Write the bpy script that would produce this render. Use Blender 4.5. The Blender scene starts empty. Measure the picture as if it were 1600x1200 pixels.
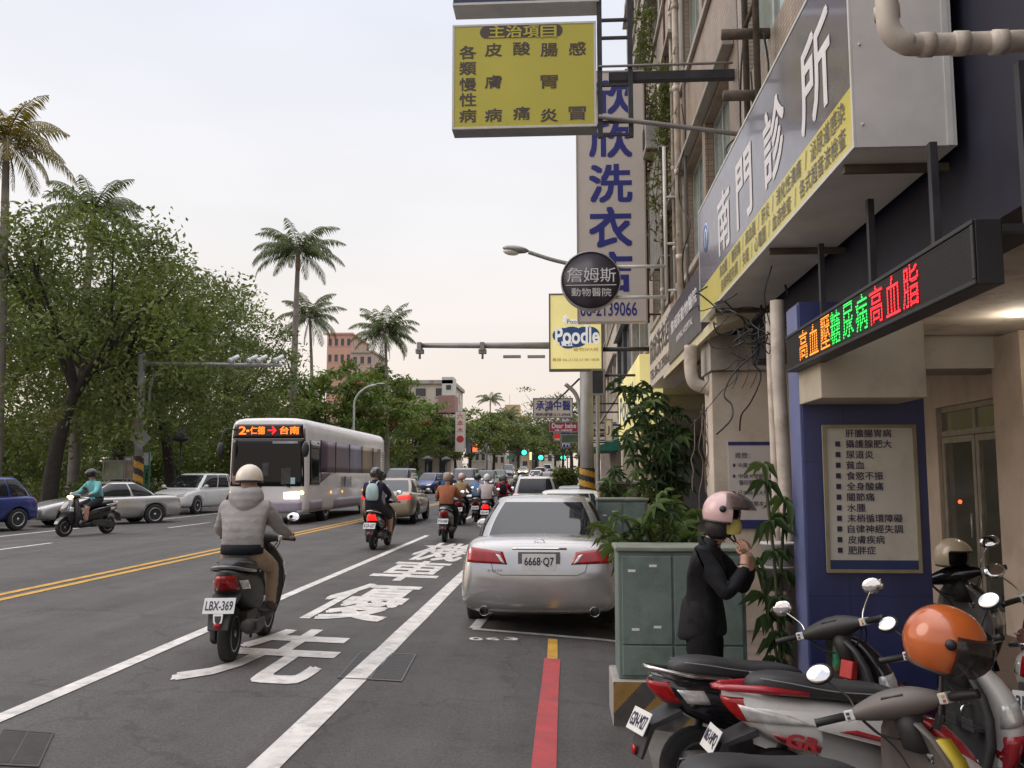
import bpy, bmesh, math, random
from math import sin, cos, pi, radians as RAD, sqrt, atan2, hypot
from mathutils import Vector as V, Matrix, Euler, Quaternion
from mathutils.bvhtree import BVHTree
random.seed(7)
SC = bpy.context.scene
C = SC.collection

# ------------------------------------------------------------------ camera
F_PX, VPX, VPY, CAM_H = 1380.0, 882.0, 745.0, 1.70      # focal length and vanishing point in photograph pixels (1600 wide)
TH = math.atan((VPY - 600) / F_PX)
PS = math.atan((VPX - 800) / F_PX * cos(TH))
FW = V((-sin(PS) * cos(TH), cos(PS) * cos(TH), sin(TH)))
RT = V((cos(PS), sin(PS), 0))
UP = RT.cross(FW)
cam = bpy.data.objects.new('camera', bpy.data.cameras.new('camera'))
C.objects.link(cam)
cam.location = (0, 0, CAM_H)
cam.rotation_euler = Matrix((RT, UP, -FW)).transposed().to_euler()
cam.data.sensor_width = 36
cam.data.lens = 36 * F_PX / 1600
cam.data.clip_start = 0.05
cam.data.clip_end = 3000
SC.camera = cam
SC.render.resolution_x, SC.render.resolution_y = 1024, 768

# ------------------------------------------------------------------ sky, sun, exposure
SUN_EL, SUN_AZ = RAD(5), RAD(-70)                        # just above the park trees on the left
W = bpy.data.worlds.new('World')
SC.world = W
W.use_nodes = True
wn, wl = W.node_tree.nodes, W.node_tree.links
wn.clear()
sky = wn.new('ShaderNodeTexSky')
sky.sky_type = 'NISHITA'
sky.sun_disc = False
sky.sun_elevation = SUN_EL
sky.sun_rotation = SUN_AZ
sky.air_density, sky.dust_density, sky.ozone_density = 1.0, 2.5, 1.5
geo = wn.new('ShaderNodeTexCoord')
sep = wn.new('ShaderNodeSeparateXYZ')
wl.new(geo.outputs['Generated'], sep.inputs[0])
ramp = wn.new('ShaderNodeValToRGB')                      # thin evening cloud veil: warm low down, pale blue higher up
e = ramp.color_ramp.elements
e[0].position, e[0].color = 0.0, (8.0, 6.7, 5.9, 1)
e[1].position, e[1].color = 1.0, (27.0, 26.0, 26.5, 1)
for p, c in ((0.10, (8.1, 7.15, 6.55, 1)), (0.26, (7.9, 7.7, 7.7, 1)), (0.56, (7.1, 7.4, 8.4, 1))):
    q = e.new(p); q.color = c
wl.new(sep.outputs['Z'], ramp.inputs[0])
nz = wn.new('ShaderNodeTexNoise')
nz.inputs['Scale'].default_value = 2.2
nz.inputs['Detail'].default_value = 3
mp = wn.new('ShaderNodeMapping')
mp.inputs['Scale'].default_value = (1, 1, 3.5)
wl.new(geo.outputs['Generated'], mp.inputs[0]); wl.new(mp.outputs[0], nz.inputs['Vector'])
mr = wn.new('ShaderNodeMapRange')
mr.inputs[1].default_value, mr.inputs[2].default_value, mr.inputs[3].default_value, mr.inputs[4].default_value = .35, .7, .80, .90
wl.new(nz.outputs[0], mr.inputs[0])
mx = wn.new('ShaderNodeMix'); mx.data_type = 'RGBA'
wl.new(mr.outputs[0], mx.inputs['Factor'])
wl.new(sky.outputs[0], mx.inputs['A']); wl.new(ramp.outputs[0], mx.inputs['B'])
bg = wn.new('ShaderNodeBackground')
bg.inputs['Strength'].default_value = 0.135
wl.new(mx.outputs['Result'], bg.inputs[0])
wo = wn.new('ShaderNodeOutputWorld')
wl.new(bg.outputs[0], wo.inputs[0])
sl = bpy.data.lights.new('sun', 'SUN')
sl.energy, sl.angle, sl.color = 1.1, RAD(35), (1.0, .86, .74)
so = bpy.data.objects.new('sun', sl); C.objects.link(so)
so.rotation_euler = (V((-sin(-SUN_AZ) * cos(RAD(28)), cos(SUN_AZ) * cos(RAD(28)) * -.2, sin(RAD(28)))) * -1).to_track_quat('-Z', 'Y').to_euler()
so.location = (-20, 0, 30)
SC.view_settings.view_transform = 'Standard'
SC.view_settings.look = 'None'
SC.view_settings.exposure = 0.0
SC.view_settings.gamma = 1.0
SC.cycles.use_denoising = True
SC.cycles.use_adaptive_sampling = True
SC.cycles.adaptive_threshold = 0.02
SC.cycles.max_bounces = 6
SC.cycles.transparent_max_bounces = 12

# ------------------------------------------------------------------ placing helpers
def zg(x):
    """height of the cambered road at lateral position x"""
    K = ((-400, .25), (-17.5, .22), (-16, .17), (-7.85, .24), (-4, .13), (-1, .03), (.45, -.08), (1.2, -.17), (400, -.17))
    for (a, za), (b, zb) in zip(K, K[1:]):
        if x <= b:
            t = max(0, min(1, (x - a) / (b - a)))
            return za + (zb - za) * t
    return -.17
def climb(y):
    """the street climbs gently beyond the parked cars"""
    return max(0.0, min(y, 260.0) - 50.0) * .017
def ray(px, py):
    return FW + RT * ((px - 800) / F_PX) + UP * ((600 - py) / F_PX)
def P(px, py, Y=None, X=None, Z=None):
    d = ray(px, py)
    t = Y / d.y if Y is not None else (X / d.x if X is not None else (Z - CAM_H) / d.z)
    return V((0, 0, CAM_H)) + d * t
def G(px, py, dz=0):
    p = P(px, py, Z=0)
    for _ in range(30):
        p = P(px, py, Z=zg(p.x))
    p.z += dz
    return p

# ------------------------------------------------------------------ materials
MATS = {}
def mat(name, col=(.5, .5, .5), rough=.6, metal=0, var=.12, scale=6, bump=.0, bscale=40, coat=0, emit=0, ecol=None, alpha=1, trans=0, spec=.5, dirt=0, dscale=2.5, dcol=(.05, .045, .04)):
    if name in MATS: return MATS[name]
    m = bpy.data.materials.new(name); MATS[name] = m
    m.use_nodes = True
    n, l = m.node_tree.nodes, m.node_tree.links
    b = n['Principled BSDF']
    b.inputs['Roughness'].default_value = rough
    b.inputs['Metallic'].default_value = metal
    b.inputs['Specular IOR Level'].default_value = spec
    b.inputs['Coat Weight'].default_value = coat
    b.inputs['Coat Roughness'].default_value = .06
    b.inputs['Alpha'].default_value = alpha
    b.inputs['Transmission Weight'].default_value = trans
    tc = n.new('ShaderNodeTexCoord')
    col = tuple(col) + (1,)
    if var > 0:
        t = n.new('ShaderNodeTexNoise'); t.inputs['Scale'].default_value = scale; t.inputs['Detail'].default_value = 5
        l.new(tc.outputs['Object'], t.inputs['Vector'])
        r = n.new('ShaderNodeMapRange')
        r.inputs[1].default_value, r.inputs[2].default_value = .3, .7
        r.inputs[3].default_value, r.inputs[4].default_value = 1 - var, 1 + var
        l.new(t.outputs[0], r.inputs[0])
        x = n.new('ShaderNodeMix'); x.data_type = 'RGBA'; x.blend_type = 'MULTIPLY'; x.inputs['Factor'].default_value = 1
        x.inputs['A'].default_value = col
        l.new(r.outputs[0], x.inputs['B'])
        out = x.outputs['Result']
        if dirt > 0:
            t2 = n.new('ShaderNodeTexNoise'); t2.inputs['Scale'].default_value = dscale; t2.inputs['Detail'].default_value = 8; t2.inputs['Roughness'].default_value = .7
            l.new(tc.outputs['Object'], t2.inputs['Vector'])
            r2 = n.new('ShaderNodeMapRange')
            r2.inputs[1].default_value, r2.inputs[2].default_value, r2.inputs[3].default_value, r2.inputs[4].default_value = .48, .72, 0, dirt
            l.new(t2.outputs[0], r2.inputs[0])
            x2 = n.new('ShaderNodeMix'); x2.data_type = 'RGBA'
            l.new(r2.outputs[0], x2.inputs['Factor']); l.new(out, x2.inputs['A']); x2.inputs['B'].default_value = tuple(dcol) + (1,)
            out = x2.outputs['Result']
        l.new(out, b.inputs['Base Color'])
        rr = n.new('ShaderNodeMapRange')
        rr.inputs[3].default_value, rr.inputs[4].default_value = max(.02, rough - .08), min(1, rough + .1)
        l.new(t.outputs[0], rr.inputs[0]); l.new(rr.outputs[0], b.inputs['Roughness'])
    else:
        b.inputs['Base Color'].default_value = col
    if bump > 0:
        t = n.new('ShaderNodeTexNoise'); t.inputs['Scale'].default_value = bscale; t.inputs['Detail'].default_value = 4
        l.new(tc.outputs['Object'], t.inputs['Vector'])
        bm_ = n.new('ShaderNodeBump'); bm_.inputs['Strength'].default_value = bump; bm_.inputs['Distance'].default_value = .02
        l.new(t.outputs[0], bm_.inputs['Height']); l.new(bm_.outputs[0], b.inputs['Normal'])
    if emit:
        b.inputs['Emission Color'].default_value = tuple(ecol or col[:3]) + (1,)
        b.inputs['Emission Strength'].default_value = emit
    return m

# ------------------------------------------------------------------ mesh builder
def tag(o, label, cat, group=None, kind=None):
    if label: o['label'] = label
    if cat: o['category'] = cat
    if group: o['group'] = group
    if kind: o['kind'] = kind
    return o
def thing(name, label, cat, loc=(0, 0, 0), rz=0, group=None):
    o = bpy.data.objects.new(name, None); C.objects.link(o)
    o.empty_display_size = .1
    o.location = loc; o.rotation_euler = (0, 0, rz)
    return tag(o, label, cat, group)
def copy_tree(o, parent=None):
    c = o.copy(); C.objects.link(c)
    if parent: c.parent = parent
    for ch in list(o.children): copy_tree(ch, c)
    return c
def basis(axis, hint=None):
    a = V(axis).normalized()
    h = V(hint) if hint else (V((0, 0, 1)) if abs(a.z) < .9 else V((1, 0, 0)))
    u = h.cross(a).normalized()
    return u, a.cross(u), a
class B:
    def __init__(s): s.v = []; s.f = []; s.m = []; s.s = []
    def add(s, vs, fs, m=0, sm=False):
        k = len(s.v); s.v += [V(v) for v in vs]
        for f in fs: s.f.append([k + i for i in f]); s.m.append(m); s.s.append(sm)
        return s
    def box(s, c, d, m=0, R=None):
        h = V(d) / 2; c = V(c); vs = []
        for z in (-1, 1):
            for x, y in ((-1, -1), (1, -1), (1, 1), (-1, 1)):
                p = V((x * h.x, y * h.y, z * h.z)); vs.append(c + (R @ p if R else p))
        return s.add(vs, [(3, 2, 1, 0), (4, 5, 6, 7), (0, 1, 5, 4), (1, 2, 6, 5), (2, 3, 7, 6), (3, 0, 4, 7)], m)
    def bb(s, x0, x1, y0, y1, z0, z1, m=0):
        return s.box(((x0 + x1) / 2, (y0 + y1) / 2, (z0 + z1) / 2), (abs(x1 - x0), abs(y1 - y0), abs(z1 - z0)), m)
    def loft(s, rings, m=0, sm=True, closed=True, cap=True):
        n = len(rings[0]); k = len(s.v); fs = []
        for i in range(len(rings) - 1):
            for j in range(n if closed else n - 1):
                j2 = (j + 1) % n
                fs.append((i * n + j, i * n + j2, (i + 1) * n + j2, (i + 1) * n + j))
        if cap and closed:
            fs.append(tuple(reversed(range(n)))); L = (len(rings) - 1) * n
            fs.append(tuple(L + j for j in range(n)))
        return s.add([p for r in rings for p in r], fs, m, sm)
    def tube(s, pts, r, n=8, m=0, cap=True):
        pts = [V(p) for p in pts]; rs = r if isinstance(r, (list, tuple)) else [r] * len(pts)
        rings = []; u = None
        for i, p in enumerate(pts):
            d = (pts[min(i + 1, len(pts) - 1)] - pts[max(i - 1, 0)]).normalized()
            if u is None: u = basis(d)[0]
            u = (u - d * u.dot(d)).normalized(); w = d.cross(u)
            rings.append([p + (u * cos(2 * pi * j / n) + w * sin(2 * pi * j / n)) * rs[i] for j in range(n)])
        return s.loft(rings, m, n > 4, True, cap)
    def lathe(s, prof, o=(0, 0, 0), axis=(0, 0, 1), n=20, m=0, sm=True, cap=True):
        u, w, a = basis(axis); o = V(o)
        return s.loft([[o + a * h + (u * cos(2 * pi * j / n) + w * sin(2 * pi * j / n)) * max(r, 1e-4) for j in range(n)] for r, h in prof], m, sm, True, cap)
    def prism(s, poly, o, u, v, w, m=0, sm=False):
        """polygon in (u,v) extruded along vector w"""
        o, u, v, w = V(o), V(u), V(v), V(w); n = len(poly)
        a = [o + u * x + v * y for x, y in poly]
        fs = [tuple(range(n)), tuple(reversed(range(n, 2 * n)))] + [(i, i + n, (i + 1) % n + n, (i + 1) % n) for i in range(n)]
        return s.add(a + [p + w for p in a], fs, m, sm)
    def ell(s, c, r, n=14, m=0, R=None):
        c = V(c); r = V(r) if not isinstance(r, (int, float)) else V((r, r, r)); rings = []
        k = max(6, n // 2)
        for i in range(k + 1):
            t = -pi / 2 + pi * i / k; q = max(cos(t), 1e-3); ring = []
            for j in range(n):
                p = V((r.x * q * cos(2 * pi * j / n), r.y * q * sin(2 * pi * j / n), r.z * sin(t))); ring.append(c + (R @ p if R else p))
            rings.append(ring)
        return s.loft(rings, m)
    def quad(s, a, b, c, d, m=0): return s.add([a, b, c, d], [(0, 1, 2, 3)], m)
    def text(s, body, o, u, v, w, h, m=0, bold=0, lift=.003, fit=True):
        """lettering whose bounding box is w x h, lower left corner o, on the plane of unit vectors u, v"""
        vs, fs = glyphs(body)
        x0 = min(p[0] for p in vs); x1 = max(p[0] for p in vs); y0 = min(p[1] for p in vs); y1 = max(p[1] for p in vs)
        o, u, v = V(o), V(u).normalized(), V(v).normalized(); nrm = u.cross(v)
        sx = w / max(x1 - x0, 1e-6); sy = h / max(y1 - y0, 1e-6); q = bold * .8
        for k, (dx, dy) in enumerate(((-1, -1), (1, -1), (1, 1), (-1, 1)) if bold else ((0, 0),)):     # heavier strokes: shifted layers
            s.add([o + u * ((p[0] - x0 + dx * q) * sx) + v * ((p[1] - y0 + dy * q) * sy) + nrm * (lift + .0003 * k) for p in vs], fs, m)
        return s
    def build(s, name, mats, parent=None, bevel=0, seg=2, sub=0, origin=None, wn_=False):
        me = bpy.data.meshes.new(name)
        org = V(origin) if origin is not None else V((0, 0, 0))
        me.from_pydata([tuple(p - org) for p in s.v], [], s.f)
        mats = mats if isinstance(mats, (list, tuple)) else [mats]
        for q in mats: me.materials.append(q)
        me.polygons.foreach_set('material_index', [min(i, len(mats) - 1) for i in s.m])
        me.polygons.foreach_set('use_smooth', s.s)
        me.update()
        o = bpy.data.objects.new(name, me); C.objects.link(o)
        o.location = org
        if parent: o.parent = parent
        if bevel:
            k = o.modifiers.new('b', 'BEVEL'); k.width = bevel; k.segments = seg; k.limit_method = 'ANGLE'; k.angle_limit = RAD(40)
        if sub:
            k = o.modifiers.new('s', 'SUBSURF'); k.levels = k.render_levels = sub
        return o
GL = {}
def glyphs(body, bold=0):
    k = body
    if k not in GL:
        c = bpy.data.curves.new('t', 'FONT'); c.body = body; c.size = 1; c.resolution_u = 3
        o = bpy.data.objects.new('t', c); C.objects.link(o)
        dg = bpy.context.evaluated_depsgraph_get()
        me = bpy.data.meshes.new_from_object(o.evaluated_get(dg))
        GL[k] = ([(p.co.x, p.co.y) for p in me.vertices], [tuple(f.vertices) for f in me.polygons])
        bpy.data.meshes.remove(me); bpy.data.objects.remove(o); bpy.data.curves.remove(c)
    return GL[k]
def bake(o):
    """apply an object's modifiers into its mesh"""
    dg = bpy.context.evaluated_depsgraph_get(); dg.update()
    me = bpy.data.meshes.new_from_object(o.evaluated_get(dg)); old = o.data
    o.modifiers.clear(); o.data = me; me.name = old.name
    return o
def bvh(o):
    me = o.data
    return BVHTree.FromPolygons([v.co.copy() for v in me.vertices], [tuple(p.vertices) for p in me.polygons])
def patch(b, tree, cs, d, nu=8, nv=6, off=.006, m=0, sm=True, depth=.02):
    """a thin panel that follows a body: corners cs (ll, lr, ur, ul), projected along d on the surface"""
    d = V(d).normalized(); cs = [V(c) for c in cs]; vs = []
    for j in range(nv + 1):
        for i in range(nu + 1):
            u, w = i / nu, j / nv
            p = cs[0] * (1 - u) * (1 - w) + cs[1] * u * (1 - w) + cs[2] * u * w + cs[3] * (1 - u) * w
            h = tree.ray_cast(p - d * 3, d); q = p.copy()
            while h[0] is None and abs(q.y) > .2 * abs(p.y) and abs(p.y) > .01: q.y *= .985; h = tree.ray_cast(q - d * 3, d)
            vs.append((h[0] if h[0] is not None else p) - d * off)
    n = nu + 1; fs = [(j * n + i, j * n + i + 1, (j + 1) * n + i + 1, (j + 1) * n + i) for j in range(nv) for i in range(nu)]
    edge = [i for i in range(n)] + [j * n + nu for j in range(1, nv + 1)] + [nv * n + i for i in range(nu - 1, -1, -1)] + [j * n for j in range(nv - 1, 0, -1)]
    k = len(vs); vs += [vs[i] + d * depth for i in edge]; L = len(edge)
    fs += [(edge[i], k + i, k + (i + 1) % L, edge[(i + 1) % L]) for i in range(L)]
    return b.add(vs, fs, m, sm)
def smooth_path(pts, n=6):
    pts = [V(p) for p in pts]; out = []
    for i in range(len(pts) - 1):
        a, b, c, d = pts[max(i - 1, 0)], pts[i], pts[i + 1], pts[min(i + 2, len(pts) - 1)]
        for k in range(n):
            t = k / n
            out.append(.5 * (2 * b + (c - a) * t + (2 * a - 5 * b + 4 * c - d) * t * t + (3 * b - a - 3 * c + d) * t ** 3))
    return out + [pts[-1]]

# ------------------------------------------------------------------ ground, road, pavements, markings
def asphalt():
    m = bpy.data.materials.new('asphalt'); m.use_nodes = True
    n, l = m.node_tree.nodes, m.node_tree.links; b = n['Principled BSDF']
    tc = n.new('ShaderNodeTexCoord')
    def noise(sc, det, lo, hi, a, c, stretch=None):
        t = n.new('ShaderNodeTexNoise'); t.inputs['Scale'].default_value = sc; t.inputs['Detail'].default_value = det; t.inputs['Roughness'].default_value = .65
        if stretch:
            q = n.new('ShaderNodeMapping'); q.inputs['Scale'].default_value = stretch
            l.new(tc.outputs['Object'], q.inputs[0]); l.new(q.outputs[0], t.inputs['Vector'])
        else: l.new(tc.outputs['Object'], t.inputs['Vector'])
        r = n.new('ShaderNodeMapRange'); r.inputs[1].default_value, r.inputs[2].default_value, r.inputs[3].default_value, r.inputs[4].default_value = lo, hi, a, c
        l.new(t.outputs[0], r.inputs[0]); return r.outputs[0]
    def mul(a, c):
        q = n.new('ShaderNodeMath'); q.operation = 'MULTIPLY'; l.new(a, q.inputs[0]); l.new(c, q.inputs[1]); return q.outputs[0]
    v = mul(noise(.35, 5, .3, .7, .84, 1.14), noise(1.1, 4, .35, .7, .80, 1.12, (1.6, .10, 1)))
    v = mul(v, noise(55, 2, .3, .7, .72, 1.3))
    v = mul(v, noise(260, 1, .3, .72, .75, 1.3))
    v = mul(v, noise(2.3, 9, .56, .66, 1, .80))
    vo = n.new('ShaderNodeTexVoronoi'); vo.feature = 'DISTANCE_TO_EDGE'; vo.inputs['Scale'].default_value = .23
    wq = n.new('ShaderNodeTexNoise'); wq.inputs['Scale'].default_value = 1.6; wq.inputs['Detail'].default_value = 6
    l.new(tc.outputs['Object'], wq.inputs['Vector'])
    wa = n.new('ShaderNodeVectorMath'); wa.operation = 'ADD'
    l.new(tc.outputs['Object'], wa.inputs[0]); l.new(wq.outputs['Color'], wa.inputs[1]); l.new(wa.outputs[0], vo.inputs['Vector'])
    cr = n.new('ShaderNodeMapRange'); cr.inputs[1].default_value, cr.inputs[2].default_value, cr.inputs[3].default_value, cr.inputs[4].default_value = .001, .006, .75, 1
    l.new(vo.outputs['Distance'], cr.inputs[0]); v = mul(v, cr.outputs[0])
    x = n.new('ShaderNodeMix'); x.data_type = 'RGBA'; x.blend_type = 'MULTIPLY'; x.inputs['Factor'].default_value = 1
    x.inputs['A'].default_value = (.086, .080, .078, 1); l.new(v, x.inputs['B']); l.new(x.outputs['Result'], b.inputs['Base Color'])
    l.new(noise(.8, 5, .3, .7, .62, .86), b.inputs['Roughness'])
    b.inputs['Specular IOR Level'].default_value = .35
    t = n.new('ShaderNodeTexNoise'); t.inputs['Scale'].default_value = 170; t.inputs['Detail'].default_value = 3; l.new(tc.outputs['Object'], t.inputs['Vector'])
    bp = n.new('ShaderNodeBump'); bp.inputs['Strength'].default_value = .5; bp.inputs['Distance'].default_value = .012
    l.new(t.outputs[0], bp.inputs['Height']); l.new(bp.outputs[0], b.inputs['Normal'])
    return m
def marking(name, col):
    """worn thermoplastic road paint with chipped patches"""
    m = mat(name, col, .65, var=.16, scale=5, bump=.25, bscale=120, dirt=.55, dscale=7, dcol=(.09, .083, .08))
    return m
M_asph = asphalt()
M_white = marking('road_paint_white', (.62, .60, .57))
M_yel = marking('road_paint_yellow', (.52, .29, .035))
M_red = marking('road_paint_red', (.42, .055, .06))
M_conc = mat('concrete', (.30, .28, .255), .85, var=.2, scale=3, bump=.3, bscale=60, dirt=.5)
M_pave = mat('paving', (.22, .205, .185), .8, var=.22, scale=2, bump=.2, dirt=.4)
M_soil = mat('soil', (.05, .045, .03), .95, var=.4, scale=1.5, bump=.5, bscale=12)
def sheet(xs, ys, dz):
    b = B(); n = len(xs)
    b.add([(x, y, zg(x) + climb(y) + dz) for y in ys for x in xs], [(j * n + i, j * n + i + 1, (j + 1) * n + i + 1, (j + 1) * n + i) for j in range(len(ys) - 1) for i in range(n - 1)], 0, True)
    return b
XS = [-900, -300, -60, -17.5, -16.7, -16, -13, -10, -8.4, -7.85, -7.3, -6, -5, -4, -3, -2, -1, -.3, .45, .8, 1.2, 3, 30, 300, 900]
YS = [-30, -8, 0, 6, 12, 20, 30, 40, 50, 75, 110, 180, 260, 600, 1500]
def slab(b, x0, x1, y0, y1, z0, z1):
    ys = [y0] + [y for y in YS if y0 < y < y1] + [y1]
    b.loft([[V((x0, y, z0 + climb(y))), V((x1, y, z0 + climb(y))), V((x1, y, z1 + climb(y))), V((x0, y, z1 + climb(y)))] for y in ys], sm=False)
tag(sheet(XS, YS, 0).build('road', M_asph), None, None, kind='structure')
# park side: kerb, pavement and soil behind
b = B(); slab(b, -17.35, -17.15, -10, 260, zg(-17.2) - .1, zg(-17.2) + .15)
tag(b.build('kerb', M_conc, bevel=.02), None, None, kind='structure')
b = B(); slab(b, -20.5, -17.352, -10, 260, .05, zg(-17.2) + .145)
tag(b.build('sidewalk', M_pave), None, None, kind='structure')
b = B(); slab(b, -140, -20.502, -10, 320, .05, .40)
tag(b.build('park_ground', M_soil), None, None, kind='structure')
# arcade floor on the right, one step above the gutter
b = B(); b.bb(1.62, 9, -3, 60, -.3, 0.0); b.bb(1.48, 1.618, -3, 60, -.3, -.02)
tag(b.build('arcade_floor', mat('arcade_tiles', (.16, .12, .10), .55, var=.2, scale=4, dirt=.4), bevel=.01), None, None, kind='structure')
b = B(); slab(b, 1.48, 9, 60.002, 400, -.3, 0.0)
tag(b.build('pavement', M_conc), None, None, kind='structure')

def strip(b, xa, ya, xb, yb, w, m=0, dz=.006, n=None, jag=.0):
    """painted stripe from (xa,ya) to (xb,yb), width w measured across the road"""
    n = n or max(2, int(abs(yb - ya) / 1.0)); vs = []
    for i in range(n + 1):
        t = i / n; x = xa + (xb - xa) * t; y = ya + (yb - ya) * t
        for k in (-.5, 0, .5):
            xx = x + w * k + random.uniform(-jag, jag); vs.append((xx, y, zg(xx) + climb(y) + dz))
    b.add(vs, [(3 * i + k, 3 * i + k + 1, 3 * i + k + 4, 3 * i + k + 3) for i in range(n) for k in (0, 1)], m)
def gx(px, py): return G(px, py).x
mk = B()
xl1 = gx(310, 990); xl2 = gx(600, 1022)
xy = gx(330, 863)
strip(mk, xl1, 1.5, xl1, 24, .13, 0, jag=.004)
strip(mk, xl1, 33, xl1, 120, .13, 0, jag=.004)
strip(mk, xl2 - .02, 2, xl2 - .02, G(722, 905).y + 1.5, .185, 0, jag=.006)
for k in (-.13, .13): strip(mk, xy + k, 2, xy + k, 150, .12, 1, jag=.003)
xo = gx(160, 822) ; strip(mk, xo - .1, 8, xo - .1, 120, .14, 0)
for i in range(12):
    xd = gx(240, 828); strip(mk, xd, 16.5 + i * 9.0, xd, 19.6 + i * 9.0, .11, 0)
# no-parking lines by the kerb
r0, r1 = G(863, 1030), G(848, 1200)
strip(mk, r0.x, r0.y, r1.x - .01, 1.2, .155, 2, jag=.006)
y0 = G(863, 999); strip(mk, y0.x + .005, y0.y, r0.x, r0.y + .004, .10, 1)
# parking bay 063
def bar(b, p, q, w, m=0, dz=.006):
    p, q = V(p), V(q); d = (q - p).normalized(); s = V((-d.y, d.x, 0)) * w / 2; n = 8; vs = []
    for i in range(n + 1):
        c = p + (q - p) * (i / n)
        for k in (-1, 1):
            z = c + s * k; vs.append((z.x, z.y, zg(z.x) + dz))
    b.add(vs, [(2 * i, 2 * i + 1, 2 * i + 3, 2 * i + 2) for i in range(n)], m)
ba, bb_, bc = G(738, 983), G(966, 1003), G(760, 958)
bar(mk, ba, bb_, .10); bar(mk, ba + V((.02, .05, 0)), bc + (bc - ba) * 4, .12)
for ch, px in (('0', 741), ('6', 768), ('3', 797)):
    o = G(px - 9, 1000); o.z += .006
    mk.text(ch, o, (1, -.06, -.07), (.1, 1, 0), .13, .14, 0, .02, 0)
# the priority lane lettering, drawn out along the road
sl_ = (zg(-1.2) - zg(-3.8)) / 2.6
def lane_char(ch, xa, xb, ya, yb, sk=0):
    o = V((xa, ya, zg(xa) + .007))
    mk.text(ch, o, (1, 0, sl_), (sk, 1, 0), xb - xa, yb - ya, 0, .022, 0)
def lane_px(ch, px0, px1, ytop, ybot, dx0=0, dx1=0):
    a, c = G(px0, ybot), G((px0 + px1) / 2, ytop)
    lane_char(ch, XL0 + dx0, XL1 + dx1, a.y, c.y)
XL0, XL1 = xl1 + .56, xl2 - .40
lane_px('先', 400, 420, 982, 1068)
lane_px('優', 480, 660, 913, 966)
lane_px('車', 590, 700, 877, 906)
lane_px('機', 650, 730, 849, 875)
for i, (ya, yb) in enumerate(((31, 34.5), (36, 40), (42, 47))): lane_char('先優機'[i], XL0, XL1, ya, yb)
# worn stop bar pieces further on, short ticks
bar(mk, G(664, 853), G(700, 853), .12)
tag(mk.build('road_markings', [M_white, M_yel, M_red]), None, None, kind='structure')

# cast-iron covers in the carriageway, the near one crossed by the painted line
def cover(name, cs, label, paint=None, dull=False):
    b = B(); cs = [V(c) for c in cs]; u = cs[1] - cs[0]; v = cs[3] - cs[0]
    up = u.cross(v).normalized()
    def pt(a, c, z): return cs[0] * (1 - a) * (1 - c) + cs[1] * a * (1 - c) + cs[2] * a * c + cs[3] * (1 - a) * c + up * z
    b.quad(pt(0, 0, .004), pt(1, 0, .004), pt(1, 1, .004), pt(0, 1, .004), 0)
    for a0, a1, c0, c1 in ((0, .03, 0, 1), (.97, 1, 0, 1), (.03, .97, 0, .04), (.03, .97, .96, 1), (.485, .515, .04, .96)):
        b.quad(pt(a0, c0, .008), pt(a1, c0, .008), pt(a1, c1, .008), pt(a0, c1, .008), 1)
    nu, nv = 26, 16
    for i in range(nu):
        for j in range(nv):
            a, c = .05 + .9 * (i + .5) / nu, .06 + .88 * (j + .5) / nv
            if abs(a - .5) < .025: continue
            da, dc = .011, .018
            b.quad(pt(a - da, c - dc, .008), pt(a + da, c - dc, .008), pt(a + da, c + dc, .008), pt(a - da, c + dc, .008), 1)
    o = b.build(name, [mat('cover_dull', (.055, .052, .05), .8, var=.25, scale=6), mat('cover_dull_rib', (.066, .062, .06), .8, var=.25, scale=6)] if dull else [mat('iron_dark', (.05, .048, .046), .6, .3, var=.3, scale=8, bump=.3), mat('iron_worn', (.105, .10, .095), .5, .5, var=.3, scale=10)], origin=cs[0])
    return tag(o, label, 'cover')
cv = cover('manhole_cover', [G(527, 1060), G(628, 1066), G(651, 1023), G(563, 1019)], 'rectangular studded iron cover crossed by the thick white line beside the red line', 1)
b = B(); strip(b, xl2 - .02, G(570, 1062).y - .02, xl2 - .02, G(620, 1021).y, .18, 0, dz=.0135)
pl = b.build('painted_stripe', M_white); pl.parent = cv; pl.location = -cv.location
cover('manhole_cover', [G(-30, 1196), G(60, 1200), G(85, 1146), G(5, 1140)], 'dark iron cover in the road at the lower left corner of the photo', dull=True)
b = B(); strip(b, 1.015, -3, 1.015, 60, .93, 0, .006, 90, jag=.03)
tag(b.build('gutter', mat('gutter_concrete', (.17, .155, .14), .85, var=.3, scale=2.2, bump=.4, bscale=50, dirt=.7, dscale=3, dcol=(.06, .055, .05))), None, None, kind='structure')

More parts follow.
